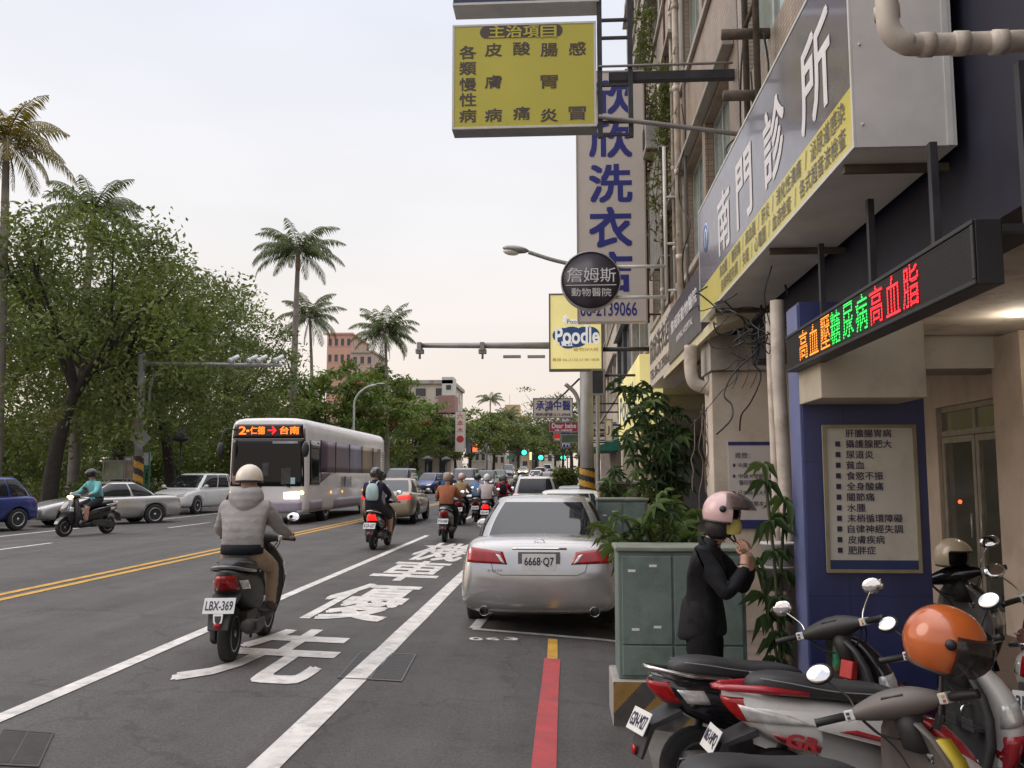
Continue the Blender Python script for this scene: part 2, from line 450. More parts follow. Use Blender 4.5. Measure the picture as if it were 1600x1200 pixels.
# ------------------------------------------------------------------ buildings on the right
FX = 2.02                                              # plane of the upper facades
PX0 = 1.72                                             # outer face of the arcade pillars
def tilemat(name, col, mortar, w=.10, h=.05, rough=.5):
    m = bpy.data.materials.new(name); m.use_nodes = True
    n, l = m.node_tree.nodes, m.node_tree.links; p = n['Principled BSDF']
    tc = n.new('ShaderNodeTexCoord'); sp = n.new('ShaderNodeSeparateXYZ'); l.new(tc.outputs['Object'], sp.inputs[0])
    ad = n.new('ShaderNodeMath'); ad.operation = 'ADD'; l.new(sp.outputs[0], ad.inputs[0]); l.new(sp.outputs[1], ad.inputs[1])
    cb = n.new('ShaderNodeCombineXYZ'); l.new(ad.outputs[0], cb.inputs[0]); l.new(sp.outputs[2], cb.inputs[1])
    br = n.new('ShaderNodeTexBrick'); l.new(cb.outputs[0], br.inputs['Vector'])
    br.offset = 0; br.inputs['Scale'].default_value = 1; br.inputs['Brick Width'].default_value = w; br.inputs['Row Height'].default_value = h
    br.inputs['Mortar Size'].default_value = .007; br.inputs['Color1'].default_value = (*col, 1)
    br.inputs['Color2'].default_value = (*[c * .8 for c in col], 1); br.inputs['Mortar'].default_value = (*mortar, 1)
    t = n.new('ShaderNodeTexNoise'); t.inputs['Scale'].default_value = 1.3; t.inputs['Detail'].default_value = 9; t.inputs['Roughness'].default_value = .7
    q = n.new('ShaderNodeMapping'); q.inputs['Scale'].default_value = (1, 1, .25); l.new(tc.outputs['Object'], q.inputs[0]); l.new(q.outputs[0], t.inputs['Vector'])
    r = n.new('ShaderNodeMapRange'); r.inputs[1].default_value, r.inputs[2].default_value, r.inputs[3].default_value, r.inputs[4].default_value = .42, .72, 0, .75
    l.new(t.outputs[0], r.inputs[0])
    x = n.new('ShaderNodeMix'); x.data_type = 'RGBA'; l.new(r.outputs[0], x.inputs['Factor']); l.new(br.outputs['Color'], x.inputs['A']); x.inputs['B'].default_value = (*[c * .42 for c in mortar], 1)
    l.new(x.outputs['Result'], p.inputs['Base Color']); p.inputs['Roughness'].default_value = rough
    return m
M_tile = tilemat('tile_beige', (.46, .38, .30), (.22, .17, .13))
M_tile2 = tilemat('tile_tan', (.38, .29, .21), (.20, .15, .11), .08, .08)
M_plast = mat('plaster_cream', (.52, .45, .37), .8, var=.12, scale=2, bump=.1, dirt=.45, dscale=1.5, dcol=(.16, .12, .09))
M_plast2 = mat('plaster_grey', (.36, .33, .29), .85, var=.15, scale=2, bump=.15, dirt=.6, dscale=1.2, dcol=(.10, .08, .06))
M_bluetile = tilemat('tile_blue', (.040, .050, .165), (.026, .032, .11), .6, .9, .35)
M_navy = mat('navy_fascia', (.009, .010, .024), .6, var=.2)
M_ceil = mat('arcade_ceiling', (.52, .46, .39), .85, var=.15, scale=1.5, dirt=.5)
M_glass = mat('window_glass', (.03, .045, .045), .06, 0, var=.0, spec=.7)
M_glassg = mat('window_glass_pale', (.22, .27, .24), .12, 0, var=.25, scale=1.5, spec=.7)
M_alu = mat('aluminium_frame', (.42, .43, .40), .4, .4, var=.15)
M_steel = mat('painted_steel_dark', (.035, .035, .04), .5, .3, var=.3)
M_rust = mat('rusty_steel', (.11, .05, .03), .85, .1, var=.4, scale=14, bump=.3)
M_pvc = mat('pvc_pipe', (.52, .46, .39), .6, var=.2, scale=5, dirt=.8, dscale=4, dcol=(.22, .16, .11))
M_black = mat('black_plastic', (.016, .016, .017), .45, var=.2)
def Y_at(px, X): return X * 1380 / (px - VPX)

def window(parent, x, y0, y1, z0, z1, mid=1, glass=None, name='window'):
    """sliding window in a wall facing the road (-X)"""
    b = B(); t = .05
    b.bb(x - .05, x + .02, y0, y1, z0, z0 + t); b.bb(x - .05, x + .02, y0, y1, z1 - t, z1)
    b.bb(x - .05, x + .02, y0, y0 + t, z0 + t, z1 - t); b.bb(x - .05, x + .02, y1 - t, y1, z0 + t, z1 - t)
    for k in range(mid):
        c = y0 + (y1 - y0) * (k + 1) / (mid + 1); b.bb(x - .04, x + .02, c - .025, c + .025, z0 + t, z1 - t)
    f = b.build(name, M_alu, parent)
    g = B(); g.quad((x - .01, y1 - t, z0 + t), (x - .01, y0 + t, z0 + t), (x - .01, y0 + t, z1 - t), (x - .01, y1 - t, z1 - t))
    for k in range(5):                                  # blinds and stored things behind the panes
        pass
    g.build('pane', glass or M_glass, f)
    return f
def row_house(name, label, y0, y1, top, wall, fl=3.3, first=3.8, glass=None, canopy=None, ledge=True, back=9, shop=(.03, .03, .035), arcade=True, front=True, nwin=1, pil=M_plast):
    r = thing(name, label, 'building', (FX, (y0 + y1) / 2, 0)); L = (y1 - y0) / 2
    b = B()
    nf = max(1, int(round((top - first) / fl)))
    zs = [first + i * (top - first) / nf for i in range(nf + 1)]
    wins = []
    for i in range(nf):
        za, zb = zs[i] + 1.0, zs[i + 1] - .55
        w = (2 * L - .9) / nwin
        for k in range(nwin):
            a = -L + .45 + k * w + .12; c = a + w - .24; wins.append((a, c, za, zb))
    # wall built round the openings so that the windows sit in real recesses
    for i in range(nf):
        row = [q for q in wins if zs[i] < q[2] < zs[i + 1]]
        za, zb = row[0][2], row[0][3]
        b.bb(0, .25, -L, L, zs[i], za); b.bb(0, .25, -L, L, zb, zs[i + 1])
        e = [-L] + [v for q in row for v in q[:2]] + [L]
        for k in range(0, len(e), 2): b.bb(0, .25, e[k], e[k + 1], za, zb)
    b.bb(.27, back, -L + .02, L - .02, first + .02, top - .05)
    b.bb(-.06, .3, -L, L, top, top + .35)
    b.build('wall', wall, r)
    for a, c, za, zb in wins: window(r, .18, a, c, za, zb, 2 if c - a > 1.6 else 1, glass)
    if ledge:
        for i in range(nf):
            q = B(); q.bb(-.14, -.002, -L + .2, L - .2, wins[i * nwin][3] + .06, wins[i * nwin][3] + .13)
            q.build('ledge', M_plast2, r, bevel=.01); q = B()
            q.bb(-.06, -.002, -L + .3, L - .3, wins[i * nwin][2] - .14, wins[i * nwin][2] - .04)
            q.build('ledge', M_plast2, r, bevel=.01)
    if arcade:
        q = B(); q.bb(-.02, 3.3, -L, L, first - .55, first - .002)
        q.build('arcade_beam', M_plast2, r)
        if pil: q = B(); q.bb(PX0 - FX, PX0 - FX + .45, -L + .0, -L + .45, 0, first - .552); q.build('pillar', pil or M_plast, r, bevel=.012)
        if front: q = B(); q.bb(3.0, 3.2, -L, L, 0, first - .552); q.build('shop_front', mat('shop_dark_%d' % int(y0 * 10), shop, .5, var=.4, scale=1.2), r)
    return r
def pipe(parent, pts, r, m=None, name='drain_pipe', clamps=True):
    b = B(); b.tube(smooth_path(pts, 5) if len(pts) > 2 else pts, r, 10)
    if clamps and len(pts) == 2 and abs(pts[1][2] - pts[0][2]) > 3:
        z = pts[0][2]
        while z < pts[1][2] - .5:
            z += 1.45; b.lathe([(r * 1.22, 0), (r * 1.22, .09)], (pts[0][0], pts[0][1], z), n=12)
    return b.build(name, m or M_pvc, parent)

# the clinic, nearest: a dark upper storey over a deep arcade, blue pillar, glass doors
clinic = thing('clinic_building', 'building with a tiled blue pillar, dim arcade and glass doors behind the parked scooters', 'building', (FX, 5.5, 0))
def cl(b, name, m, **k):
    b.v = [p - V((FX, 5.5, 0)) for p in b.v]
    return b.build(name, m, clinic, **k)
yc1 = 9.8
b = B()
b.bb(FX, FX + .2, 6.8, yc1, 4.35, 6.0); b.bb(FX, FX + .2, 6.8, yc1, 8.2, 9.9); b.bb(FX, FX + .2, 6.8, 7.1, 6.0, 8.2); b.bb(FX, FX + .2, 9.4, yc1, 6.0, 8.2)
b.bb(FX, FX + .2, -3, 6.798, 4.35, 5.5); b.bb(FX + .22, 9, -3, yc1 - .02, 4.35, 15); b.bb(FX, FX + .2, 6.8, yc1, 12.0, 15); b.bb(FX, FX + .2, 6.8, 7.1, 9.9, 12.0); b.bb(FX, FX + .2, 9.4, yc1, 9.9, 12.0)
cl(b, 'wall', M_tile)
def clwin(y0, y1, z0, z1, mid=1):
    f = window(clinic, 0, 0, y1 - y0, z0, z1, mid, M_glassg); f.location = (.16, y0 - 5.5, 0)
    f.children[0].location = (0, 0, 0)
clwin(7.1, 9.4, 6.0, 8.2, 2); clwin(7.1, 9.4, 9.9, 12.0, 2)
# arcade beam, ceiling and the dark fascia the signs hang from
b = B(); b.bb(FX + .05, FX + .4, -3, yc1 - .01, 2.92, 4.33)
cl(b, 'fascia_beam', M_navy)
b = B(); b.bb(FX + .402, 8.4, -3, yc1 - .01, 3.24, 3.6)
cl(b, 'arcade_ceiling', M_ceil)
yp = 6.2; xa, xb = P(1262, 900, Y=yp).x, P(1457, 900, Y=yp).x
b = B(); b.bb(xa, xb, yp, yp + .30, 0, 2.918)
cl(b, 'pillar', M_bluetile, bevel=.006)
# tile edge strip, paler blue, on the road side of the pillar
b = B(); b.bb(xa - .012, xa - .002, yp + .01, yp + .29, 0, 2.9)
cl(b, 'edge_tiles', mat('tile_blue_pale', (.13, .15, .30), .4, var=.15, scale=3))
# shop front set back in the arcade
SX = 5.0
yd0, yd1 = SX * 1380 / (1556 - VPX) , SX * 1380 / (1448 - VPX)
b = B(); b.bb(SX, SX + .2, -3, yd0 - .002, 0, 3.238); b.bb(SX, SX + .2, yd0 - .002, yc1 + 4, 2.62, 3.238); b.bb(SX, SX + .2, yd1 + .002, yc1 + 4, 0, 2.62)
b.bb(SX - .22, SX - .002, yd0 - .75, yd0 - .12, 0, 3.236)
cl(b, 'shop_wall', mat('shop_wall_tan', (.52, .43, .35), .75, var=.12, scale=2, dirt=.4, dcol=(.2, .15, .11)))
def door_leaf(y0, y1, z1):
    b = B(); x = SX + .05; t = .08
    b.bb(x, x + .05, y0, y1, .02, .02 + .12); b.bb(x, x + .05, y0, y1, z1 - t, z1); b.bb(x, x + .05, y0, y0 + t, .14, z1 - t); b.bb(x, x + .05, y1 - t, y1, .14, z1 - t)
    d = cl(b, 'door', mat('door_frame_bronze', (.30, .27, .22), .45, .3, var=.2))
    g = B(); g.bb(x + .02, x + .03, y0 + t, y1 - t, .14, z1 - t); g.v = [p - V((FX, 5.5, 0)) for p in g.v]
    g.build('glass', mat('door_glass', (.10, .11, .09), .08, var=.0, spec=.6, alpha=.30), d)
    h = B(); h.tube([(x - .03, y0 + .12 if y0 > yd0 + .1 else y1 - .12, .95), (x - .03, y0 + .12 if y0 > yd0 + .1 else y1 - .12, 1.25)], .012); h.v = [p - V((FX, 5.5, 0)) for p in h.v]
    h.build('handle', M_alu, d)
ym = (yd0 + yd1) / 2
door_leaf(yd0 + .01, ym - .01, 2.22); door_leaf(ym + .01, yd1 - .01, 2.22)
b = B(); b.bb(SX + .05, SX + .1, yd0, yd1, 2.23, 2.30); b.bb(SX + .05, SX + .1, yd0, yd1, 2.55, 2.618); b.bb(SX + .05, SX + .1, ym - .03, ym + .03, 2.3, 2.55); b.bb(SX + .07, SX + .08, yd0, yd1, 2.3, 2.55, 1)
cl(b, 'transom', [mat('door_frame_bronze'), mat('door_glass')])
# inside the doors: counter, posters and a small red lamp
b = B(); b.bb(SX + 2.2, SX + 2.4, yd0 - 2, yd1 + 2, 0, 3, 0); b.bb(SX + 1.2, SX + 1.8, yd0, yd1 + .4, 0, 1.05, 1); b.bb(SX + .2, SX + 2.2, yd1 + 2, yd1 + 2.2, 0, 3, 0)
b.bb(SX + .9, SX + .92, ym + .15, ym + .5, 1.0, 1.7, 2); b.bb(SX + .9, SX + .92, ym + .55, ym + .8, .85, 1.8, 3); b.bb(SX + .9, SX + .92, ym - .55, ym - .1, .6, 1.0, 4)
cl(b, 'reception_room', [mat('room_wall', (.34, .31, .25), .8, var=.1), mat('counter_wood', (.20, .12, .07), .5, var=.2), mat('poster_pale', (.6, .58, .52), .7, var=.1), mat('poster_red', (.35, .03, .03), .6, var=.2), mat('poster_orange', (.5, .22, .05), .6, var=.2)])
b = B(); b.ell(P(1500, 784, X=SX + .85), .03, 10)
cl(b, 'altar_lamp', mat('red_lamp', (.8, .05, .03), .4, var=0, emit=6, ecol=(1, .08, .03)))
b = B(); c = P(1595, 489, Z=3.24); b.lathe([(.10, -.016), (.14, -.012), (.14, 0)], (c.x, c.y, 3.238), n=20)
cl(b, 'ceiling_light', mat('lamp_white', (.9, .88, .8), .4, var=0, emit=7, ecol=(1, .93, .82)))
ll = bpy.data.lights.new('ceiling_lamp_light', 'POINT'); ll.energy = 14; ll.color = (1, .88, .72); ll.shadow_soft_size = .12; lo = bpy.data.objects.new('ceiling_lamp_light', ll); C.objects.link(lo); lo.location = c - V((0, 0, .12))
# service pipes between the clinic and the vet
yv = 10.15
svc = B()
for k, (px0, px1, r, Y) in enumerate(((1216, 1243, .056, 7.1), (1205, 1224, .038, 7.5), (1246, 1256, .034, 7.15))):
    svc.tube([P(px0 - 2, 470 + 20 * k, Y=Y), P(px0, 570, Y=Y), P((px0 + px1) / 2, 800, Y=Y), P(px1, 1075, Y=Y)], r, 12)
tag(svc.build('drain_pipes', M_pvc, origin=(1.75, 7, 0)), 'cluster of tall off-white drain pipes between the blue pillar and the vet poster', 'pipe')
# big waste pipe crossing above the clinic sign
b = B(); Yw = 3.9
b.tube(smooth_path([P(1384, -60, Y=3.4), P(1386, 20, Y=3.4), P(1392, 50, Y=3.4), P(1412, 66, Y=3.4), P(1440, 70, Y=3.42), P(1600, 64, Y=3.48), P(1900, 50, Y=3.6)], 6), .043, 14)
for px, py in ((1386, 20), (1447, 70), (1500, 68), (1560, 66)):
    c = P(px, py, Y=3.42); ax = (0, 0, 1) if px < 1400 else (1, .05, .02); b.lathe([(.049, -.025), (.049, .025)], c, ax, 14)
tag(b.build('waste_pipe', M_pvc, origin=P(1440, 70, Y=3.42)), 'thick grimy white elbow pipe in front of the end of the clinic sign', 'pipe')

# the vet next door and the rest of the row
vet = row_house('vet_building', 'tiled building above the round grey sign with a cream pillar carrying the vet poster', 9.85, 14.9, 17, M_tile2, glass=M_glassg, nwin=2, first=4.0, pil=None, front=False)
# its pillar is rebuilt wide and cream, facing the camera
xa2, xb2 = P(1114, 700, Y=yv).x, P(1250, 700, Y=yv).x
b = B(); b.bb(xa2 - FX, xb2 - FX, yv - 12.375, yv + .5 - 12.375, 0, 2.90); b.build('pillar', M_plast, vet, bevel=.01)
b = B(); b.bb(xa2 - FX - .02, 3.2, yv - .1 - 12.375, yv + .6 - 12.375, 2.902, 3.3); b.build('arcade_beam', M_plast2, vet)
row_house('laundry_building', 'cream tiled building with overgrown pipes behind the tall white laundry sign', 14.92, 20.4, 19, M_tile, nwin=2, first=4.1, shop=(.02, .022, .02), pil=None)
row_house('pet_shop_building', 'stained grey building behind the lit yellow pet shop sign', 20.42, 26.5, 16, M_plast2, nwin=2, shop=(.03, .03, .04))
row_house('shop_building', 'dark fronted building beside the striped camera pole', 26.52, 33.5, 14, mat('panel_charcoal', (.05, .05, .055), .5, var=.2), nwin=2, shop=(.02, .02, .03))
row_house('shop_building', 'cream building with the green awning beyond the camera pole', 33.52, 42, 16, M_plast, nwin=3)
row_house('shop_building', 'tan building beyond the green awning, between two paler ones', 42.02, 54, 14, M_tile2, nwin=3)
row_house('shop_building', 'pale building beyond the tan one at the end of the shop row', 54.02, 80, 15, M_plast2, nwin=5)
# services climbing the facades
def vpipe(px, py_mid, X, r, m, z0, z1, parent, org):
    Y = Y_at(px, X); return pipe(parent, [(X - org[0], Y - org[1], z0), (X - org[0], Y - org[1], z1)], r, m)
vo_ = (FX, 12.375)
vpipe(1066, 0, FX - .10, .055, M_pvc, 3.8, 15, vet, vo_)
vpipe(1058, 0, FX - .06, .03, M_pvc, 4.2, 15, vet, vo_)
vpipe(1048, 0, FX - .09, .022, M_rust, 3.8, 15, vet, vo_)
vpipe(1038, 0, FX - .10, .04, M_pvc, 3.8, 9.5, vet, vo_)
vpipe(1078, 0, FX - .07, .025, mat('pipe_grey', (.2, .19, .18), .6), 3.8, 15, vet, vo_)
for i in range(7):
    z = 4.6 + 1.05 * i; b = B(); y = Y_at(1066, FX - .1) - 12.375
    b.tube([(-.14, y - .28, z), (-.14, y + .5, z)], .016, 6); b.build('pipe_clamp', M_pvc, vet)
# iron rack with cut beams above the clinic sign
b = B(); X = FX - .18; Y = 7.2
for yy in (8.1, 8.58): b.tube([(X, yy, 4.8), (X, yy, 11.5)], .032, 8)
for z in (5.2, 6.2, 7.1, 8.0, 9.1): b.tube([(X, 8.1, z), (X, 8.58, z)], .024, 6)
for py in (53, 149): z = P(1170, py, Y=8.34).z; b.tube([(1.56, 8.34, z), (FX, 8.34, z)], .052, 12)
tag(b.build('iron_rack', mat('rack_brown', (.085, .065, .052), .85, .1, var=.35, scale=12, bump=.3), origin=(X, 8.3, 4.8)), 'rusty iron ladder rack on the facade above the clinic sign', 'rack')
b = B()
for (px, py, L, s) in ((1190, 120, 2.2, 1), (1150, 200, 1.6, 2), (1075, 160, 3, 3), (1010, 300, 3, 4), (1200, 60, 2.5, 5), (1168, 40, 3.2, 6)):
    X = FX - .15; Y = Y_at(px, X); z = P(px, py, Y=Y).z; rr = random.Random(s)
    pts = [(X + rr.uniform(-.05, .1), Y + rr.uniform(-.12, .12) * i, z - L * i / 6 + rr.uniform(-.1, .1)) for i in range(7)]
    b = B(); b.tube(smooth_path(pts, 4), .011, 5)
    tag(b.build('loose_cable', M_black, origin=pts[0]), ('loose black cable hanging over the clinic sign between the two rusty uprights', 'loose black cable hanging beside the black arm of the yellow sign', 'loose cable among the pipes of the vet building', 'loose cable behind the tall laundry sign', 'loose black cable behind the top edge of the clinic sign', 'long loose cable hanging inside the rusty rack')[s - 1], 'cable', 'loose cables on the facade')
# tangle of cables under the clinic sign
b = B(); rr = random.Random(4); c0 = P(1190, 520, Y=7.7)
for i in range(20):
    a = c0 + V((rr.uniform(-.22, .12), rr.uniform(-.3, .3), rr.uniform(-.12, .10)))
    pts = [a]; d = V((rr.uniform(-.2, .2), rr.uniform(-.1, .1), rr.uniform(-.1, .05)))
    for k in range(7):
        d = d * .6 + V((rr.uniform(-.12, .12), rr.uniform(-.1, .1), rr.uniform(-.11, .105))); pts.append(pts[-1] + d)
    b.tube(smooth_path(pts, 4), rr.choice((.004, .005, .0075)), 5)
for px in (1150, 1165, 1178):
    p = P(px, 545, Y=7.7); b.tube(smooth_path([p, p + V((.02, 0, -.2)), p + V((-.03, .05, -.34))], 4), .004, 4)
tag(b.build('cable_tangle', M_black, origin=c0), 'tangled black cables hanging under the far end of the clinic sign', 'cable')

b = B(); yq = 10.4; b.tube(smooth_path([P(1079, 540, Y=yq), P(1079, 575, Y=yq), P(1084, 597, Y=yq), P(1100, 605, Y=yq), P(1122, 606, Y=yq)], 5), .075, 12); b.lathe([(.088, -.05), (.088, .05)], P(1108, 606, Y=yq), (1, 0, 0), 14); b.bb(P(1096, 0, Y=yq).x, P(1111, 0, Y=yq).x, yq, yq + .12, P(0, 640, Y=yq).z, P(0, 612, Y=yq).z)
tag(b.build('drain_elbow', M_pvc, origin=P(1100, 605, Y=yq)), 'curved white drain elbow beside the cream pillar of the vet', 'pipe')
b = B(); rr = random.Random(12)
for i in range(7):
    p = P(rr.uniform(1085, 1112), rr.uniform(630, 660), Y=yq + .1); pts = [p]
    for k in range(6): p = p + V((rr.uniform(-.05, .05), rr.uniform(-.04, .04), -rr.uniform(.08, .28))); pts.append(p)
    b.tube(smooth_path(pts, 3), .006, 4)
tag(b.build('hanging_roots', mat('root_grey', (.16, .13, .10), .9, var=.3), origin=P(1098, 640, Y=yq)), 'dry roots and wires hanging below the white drain elbow', 'roots')

# air conditioners and window cages on the facades
for k, (px, z, l) in enumerate(((1030, 8.0, 'grimy air conditioner box behind the tall laundry sign'),)):
    Y = Y_at(px, FX - .2); t = thing('air_conditioner', l, 'air conditioner', (FX, Y, z))
    b = B(); b.bb(-.42, -.03, -.4, .4, 0, .55); b.build('casing', mat('ac_grey', (.36, .34, .31), .6, var=.15, dirt=.5, dscale=4), t, bevel=.015)
    b = B(); b.lathe([(.20, 0), (.20, .012), (.16, .014)], (-.42, -.1, .28), (-1, 0, 0), 20)
    for j in range(7): b.bb(-.436, -.43, -.28, .1, .10 + j * .06, .112 + j * .06)
    b.build('fan_grille', M_steel, t)
    for yy in (-.3, .3): b = B(); b.bb(-.40, -.002, yy - .02, yy + .02, -.04, -.001); b.bb(-.06, -.002, yy - .02, yy + .02, -.35, -.041); b.build('bracket', M_rust, t)
for k, (px0, px1, z0, z1, l) in enumerate(((1096, 1126, 8.4, 10.4, 'iron window cage over the upper window of the vet building'), (1022, 1040, 5.6, 7.6, 'iron window cage behind the white drain pipes'))):
    ya, yb = Y_at(px1, FX - .25), Y_at(px0, FX - .25); b = B()
    for z in (z0, (z0 + z1) / 2, z1):
        b.tube([(FX - .3, ya, z), (FX - .3, yb, z)], .014, 5); b.tube([(FX - .3, ya, z), (FX, ya, z)], .014, 5); b.tube([(FX - .3, yb, z), (FX, yb, z)], .014, 5)
    n_ = max(4, int((yb - ya) / .14))
    for i in range(n_ + 1): y = ya + (yb - ya) * i / n_; b.tube([(FX - .3, y, z0), (FX - .3, y, z1)], .008, 4)
    tag(b.build('window_cage', mat('cage_paint', (.30, .29, .27), .6, .2, var=.3), origin=(FX, ya, z0)), l, 'window cage')

# ------------------------------------------------------------------ shop signs
UX, UZ = V((1, 0, 0)), V((0, 0, 1))
M_signw = mat('sign_acrylic_white', (.56, .50, .44), .4, var=.06, scale=1.2, dirt=.12, dcol=(.3, .25, .2))
M_signy = mat('sign_acrylic_yellow', (.47, .42, .05), .4, var=.06, scale=1)
M_signg = mat('sign_casing_grey', (.24, .235, .23), .45, .3, var=.12, scale=2, dirt=.3)
M_ink = mat('ink_brown', (.075, .055, .05), .6, var=.1)
M_inkb = mat('ink_blue', (.018, .022, .20), .5, var=.1)
M_inkn = mat('ink_navy', (.016, .016, .05), .5, var=.1)
M_violet = mat('sign_grey_violet', (.055, .048, .062), .35, var=.08)
M_pale = mat('ink_white', (.70, .69, .70), .5, var=.05)
def ptext(b, s, x0, y0, x1, y1, Y, m=0, bold=.012, lift=.004):
    o = P(x0, y1, Y=Y); q = P(x1, y0, Y=Y)
    b.text(s, o, UX, UZ, q.x - o.x, q.z - o.z, m, bold, lift)
def rel(b, t):
    M = t.matrix_basis.inverted() if not t.parent else t.matrix_world.inverted()
    b.v = [M @ p for p in b.v]; return b
def T(name, label, cat, loc, rz=0, group=None):
    t = thing(name, label, cat, loc, rz, group); t.matrix_basis = Matrix.Translation(V(loc)) @ Matrix.Rotation(rz, 4, 'Z'); return t
def frame_box(b, x0, x1, y0, y1, z0, z1, t, m=0):
    """open frame of square tube on a front face"""
    b.bb(x0, x1, y0, y1, z0, z0 + t, m); b.bb(x0, x1, y0, y1, z1 - t, z1, m); b.bb(x0, x0 + t, y0, y1, z0 + t, z1 - t, m); b.bb(x1 - t, x1, y0, y1, z0 + t, z1 - t, m)

# --- yellow list of treatments, with the navy box above it
Y = 9.95; a, c = P(706, 203, Y=Y), P(931, 33, Y=Y)
t = T('projecting_sign', 'yellow clinic sign listing treatments in brown characters, hung out over the road', 'sign', (FX, Y, a.z))
b = B(); b.bb(a.x, c.x, Y + .004, Y + .26, a.z, c.z); frame_box(b, a.x, c.x, Y - .012, Y + .002, a.z, c.z, .028, 1)
rel(b, t).build('casing', [M_signg, mat('frame_white', (.55, .55, .52), .4, var=.08)], t, bevel=.004)
b = B(); b.bb(a.x + .029, c.x - .029, Y - .006, Y + .003, a.z + .029, c.z - .029); rel(b, t).build('face', M_signy, t)
b = B(); cols = {731: '各類慢性病', 771: '皮膚病', 815: '酸痛', 858: '腸胃炎', 902: '感冒'}
yr = {5: (82, 107, 132, 156, 181), 3: (78, 128, 180), 2: (76, 177)}
for px, s in cols.items():
    b = B()
    for ch, py in zip(s, yr[len(s)]): ptext(b, ch, px - 13, py - 10.5, px + 13, py + 10.5, Y - .006, 0, .018)
    rel(b, t).build('lettering', M_ink, t)
b = B()
o, q = P(750, 61, Y=Y), P(879, 38, Y=Y); h = (q.z - o.z) / 2; zc = (q.z + o.z) / 2; poly = []
for i in range(13): poly.append((q.x - h + h * cos(-pi / 2 + pi * i / 12), zc + h * sin(-pi / 2 + pi * i / 12)))
for i in range(13): poly.append((o.x + h + h * cos(pi / 2 + pi * i / 12), zc + h * sin(pi / 2 + pi * i / 12)))
b.prism(poly, (0, Y - .010, 0), UX, UZ, (0, .004, 0), 0)
for i, ch in enumerate('主治項目'): ptext(b, ch, 764 + 27 * i, 40, 788 + 27 * i, 59, Y - .010, 1, .02)
rel(b, t).build('lettering', [M_ink, M_signy], t)
b = B(); a2, c2 = P(708, 9, Y=Y), P(934, -150, Y=Y)
b.bb(a2.x, c2.x, Y - .0, Y + .32, a2.z + .03, c2.z, 0); b.bb(a2.x - .005, c2.x + .005, Y - .01, Y + .325, a2.z, a2.z + .028, 1)
rel(b, t).build('upper_box', [mat('sign_navy', (.02, .02, .075), .4, var=.1), mat('frame_white')], t)
b = B(); xr0, xr1 = c.x + .012, P(984, 100, Y=Y + .1).x; zb, zt = P(960, 212, Y=Y).z, c2.z
for x in (xr0 + .03, xr1): b.bb(x - .028, x + .028, Y + .02, Y + .09, zb, zt)
for py in (208, 188, 130, 56, 28, -20, -70):
    z = P(960, py, Y=Y).z; b.bb(xr0 + .06, xr1 - .03, Y + .03, Y + .07, z - .014, z + .014)
rel(b, t).build('bracket_frame', M_steel, t)
b = B(); z1 = P(1000, 112, Y=Y).z
b.bb(P(952, 112, Y=Y).x, FX, Y + .10, Y + .2, z1 - .055, z1 + .055)
b.tube([P(935, 182, Y=Y), P(1170, 214, Y=Y - .15) + V((.12, 0, 0))], .028, 10, 1)
b.tube([P(935, 104, Y=Y), P(1145, 98, Y=Y)], .016, 8, 1)
rel(b, t).build('arm', [M_steel, mat('steel_grey', (.20, .19, .18), .5, .4, var=.15)], t, bevel=.006)

# --- tall white laundry sign
Y = 17.2; a, c = P(903, 504, Y=Y), P(1005, 110, Y=Y)
t = T('projecting_sign', 'tall white sign with big blue brushed characters and a phone number', 'sign', (FX, Y, a.z))
b = B(); b.bb(a.x, c.x, Y, Y + .22, a.z, c.z, 0); frame_box(b, a.x - .01, c.x + .01, Y - .012, Y - .001, a.z - .01, c.z + .01, .03, 1)
rel(b, t).build('casing', [M_signw, mat('frame_tan', (.35, .30, .26), .5, var=.1)], t)
b = B()
for ch, y0, y1 in (('欣', 125, 178), ('欣', 190, 246), ('洗', 257, 316), ('衣', 324, 386), ('店', 394, 456)):
    ptext(b, ch, 922, y0, 986, y1, Y - .002, 0, .03)
rel(b, t).build('lettering', M_inkb, t); b = B()
ptext(b, '06-2139066', 907, 472, 995, 494, Y - .002, 0, .012)
rel(b, t).build('lettering', M_inkb, t)
b = B()
for py in (160, 265, 345, 420, 490):
    z = P(1000, py, Y=Y).z; b.tube([(c.x, Y + .1, z), (FX + .05, Y + .1, z)], .022, 6)
b.bb(c.x + .015, c.x + .055, Y + .05, Y + .16, a.z, c.z)
rel(b, t).build('bracket_frame', M_rust, t)

# --- round grey vet sign
Y = 14.6; o = P(923, 438, Y=Y); r_ = 46 * Y / 1380
t = T('projecting_sign', 'round dark grey sign with thin white characters held on two white arms', 'sign', (FX, Y, o.z))
b = B(); b.lathe([(r_, 0), (r_, .14)], o, (0, 1, 0), 48, 0); b.lathe([(r_ * 1.0, -.012), (r_ * 1.035, -.012), (r_ * 1.035, .15), (r_ * 1.0, .15)], o, (0, 1, 0), 48, 1, cap=False)
rel(b, t).build('disc', [M_violet, mat('rim_grey', (.36, .35, .36), .4, .3)], t)
b = B()
for i, ch in enumerate('詹姆斯'): ptext(b, ch, 886 + 26 * i, 418, 910 + 26 * i, 441, Y - .0, 0, 0, .006)
for i, ch in enumerate('動物醫院'): ptext(b, ch, 893 + 16 * i, 450, 907 + 16 * i, 463, Y - .0, 0, 0, .006)
u0, u1 = P(884, 446, Y=Y), P(963, 445, Y=Y); b.bb(u0.x, u1.x, Y - .008, Y - .004, u0.z - .006, u0.z + .006)
rel(b, t).build('lettering', M_pale, t)
b = B()
for py in (415, 463): z = P(1000, py, Y=Y).z; b.tube([(o.x + r_ * .8, Y + .07, z), (P(1042, py, Y=Y).x, Y + .07, z)], .03, 8)
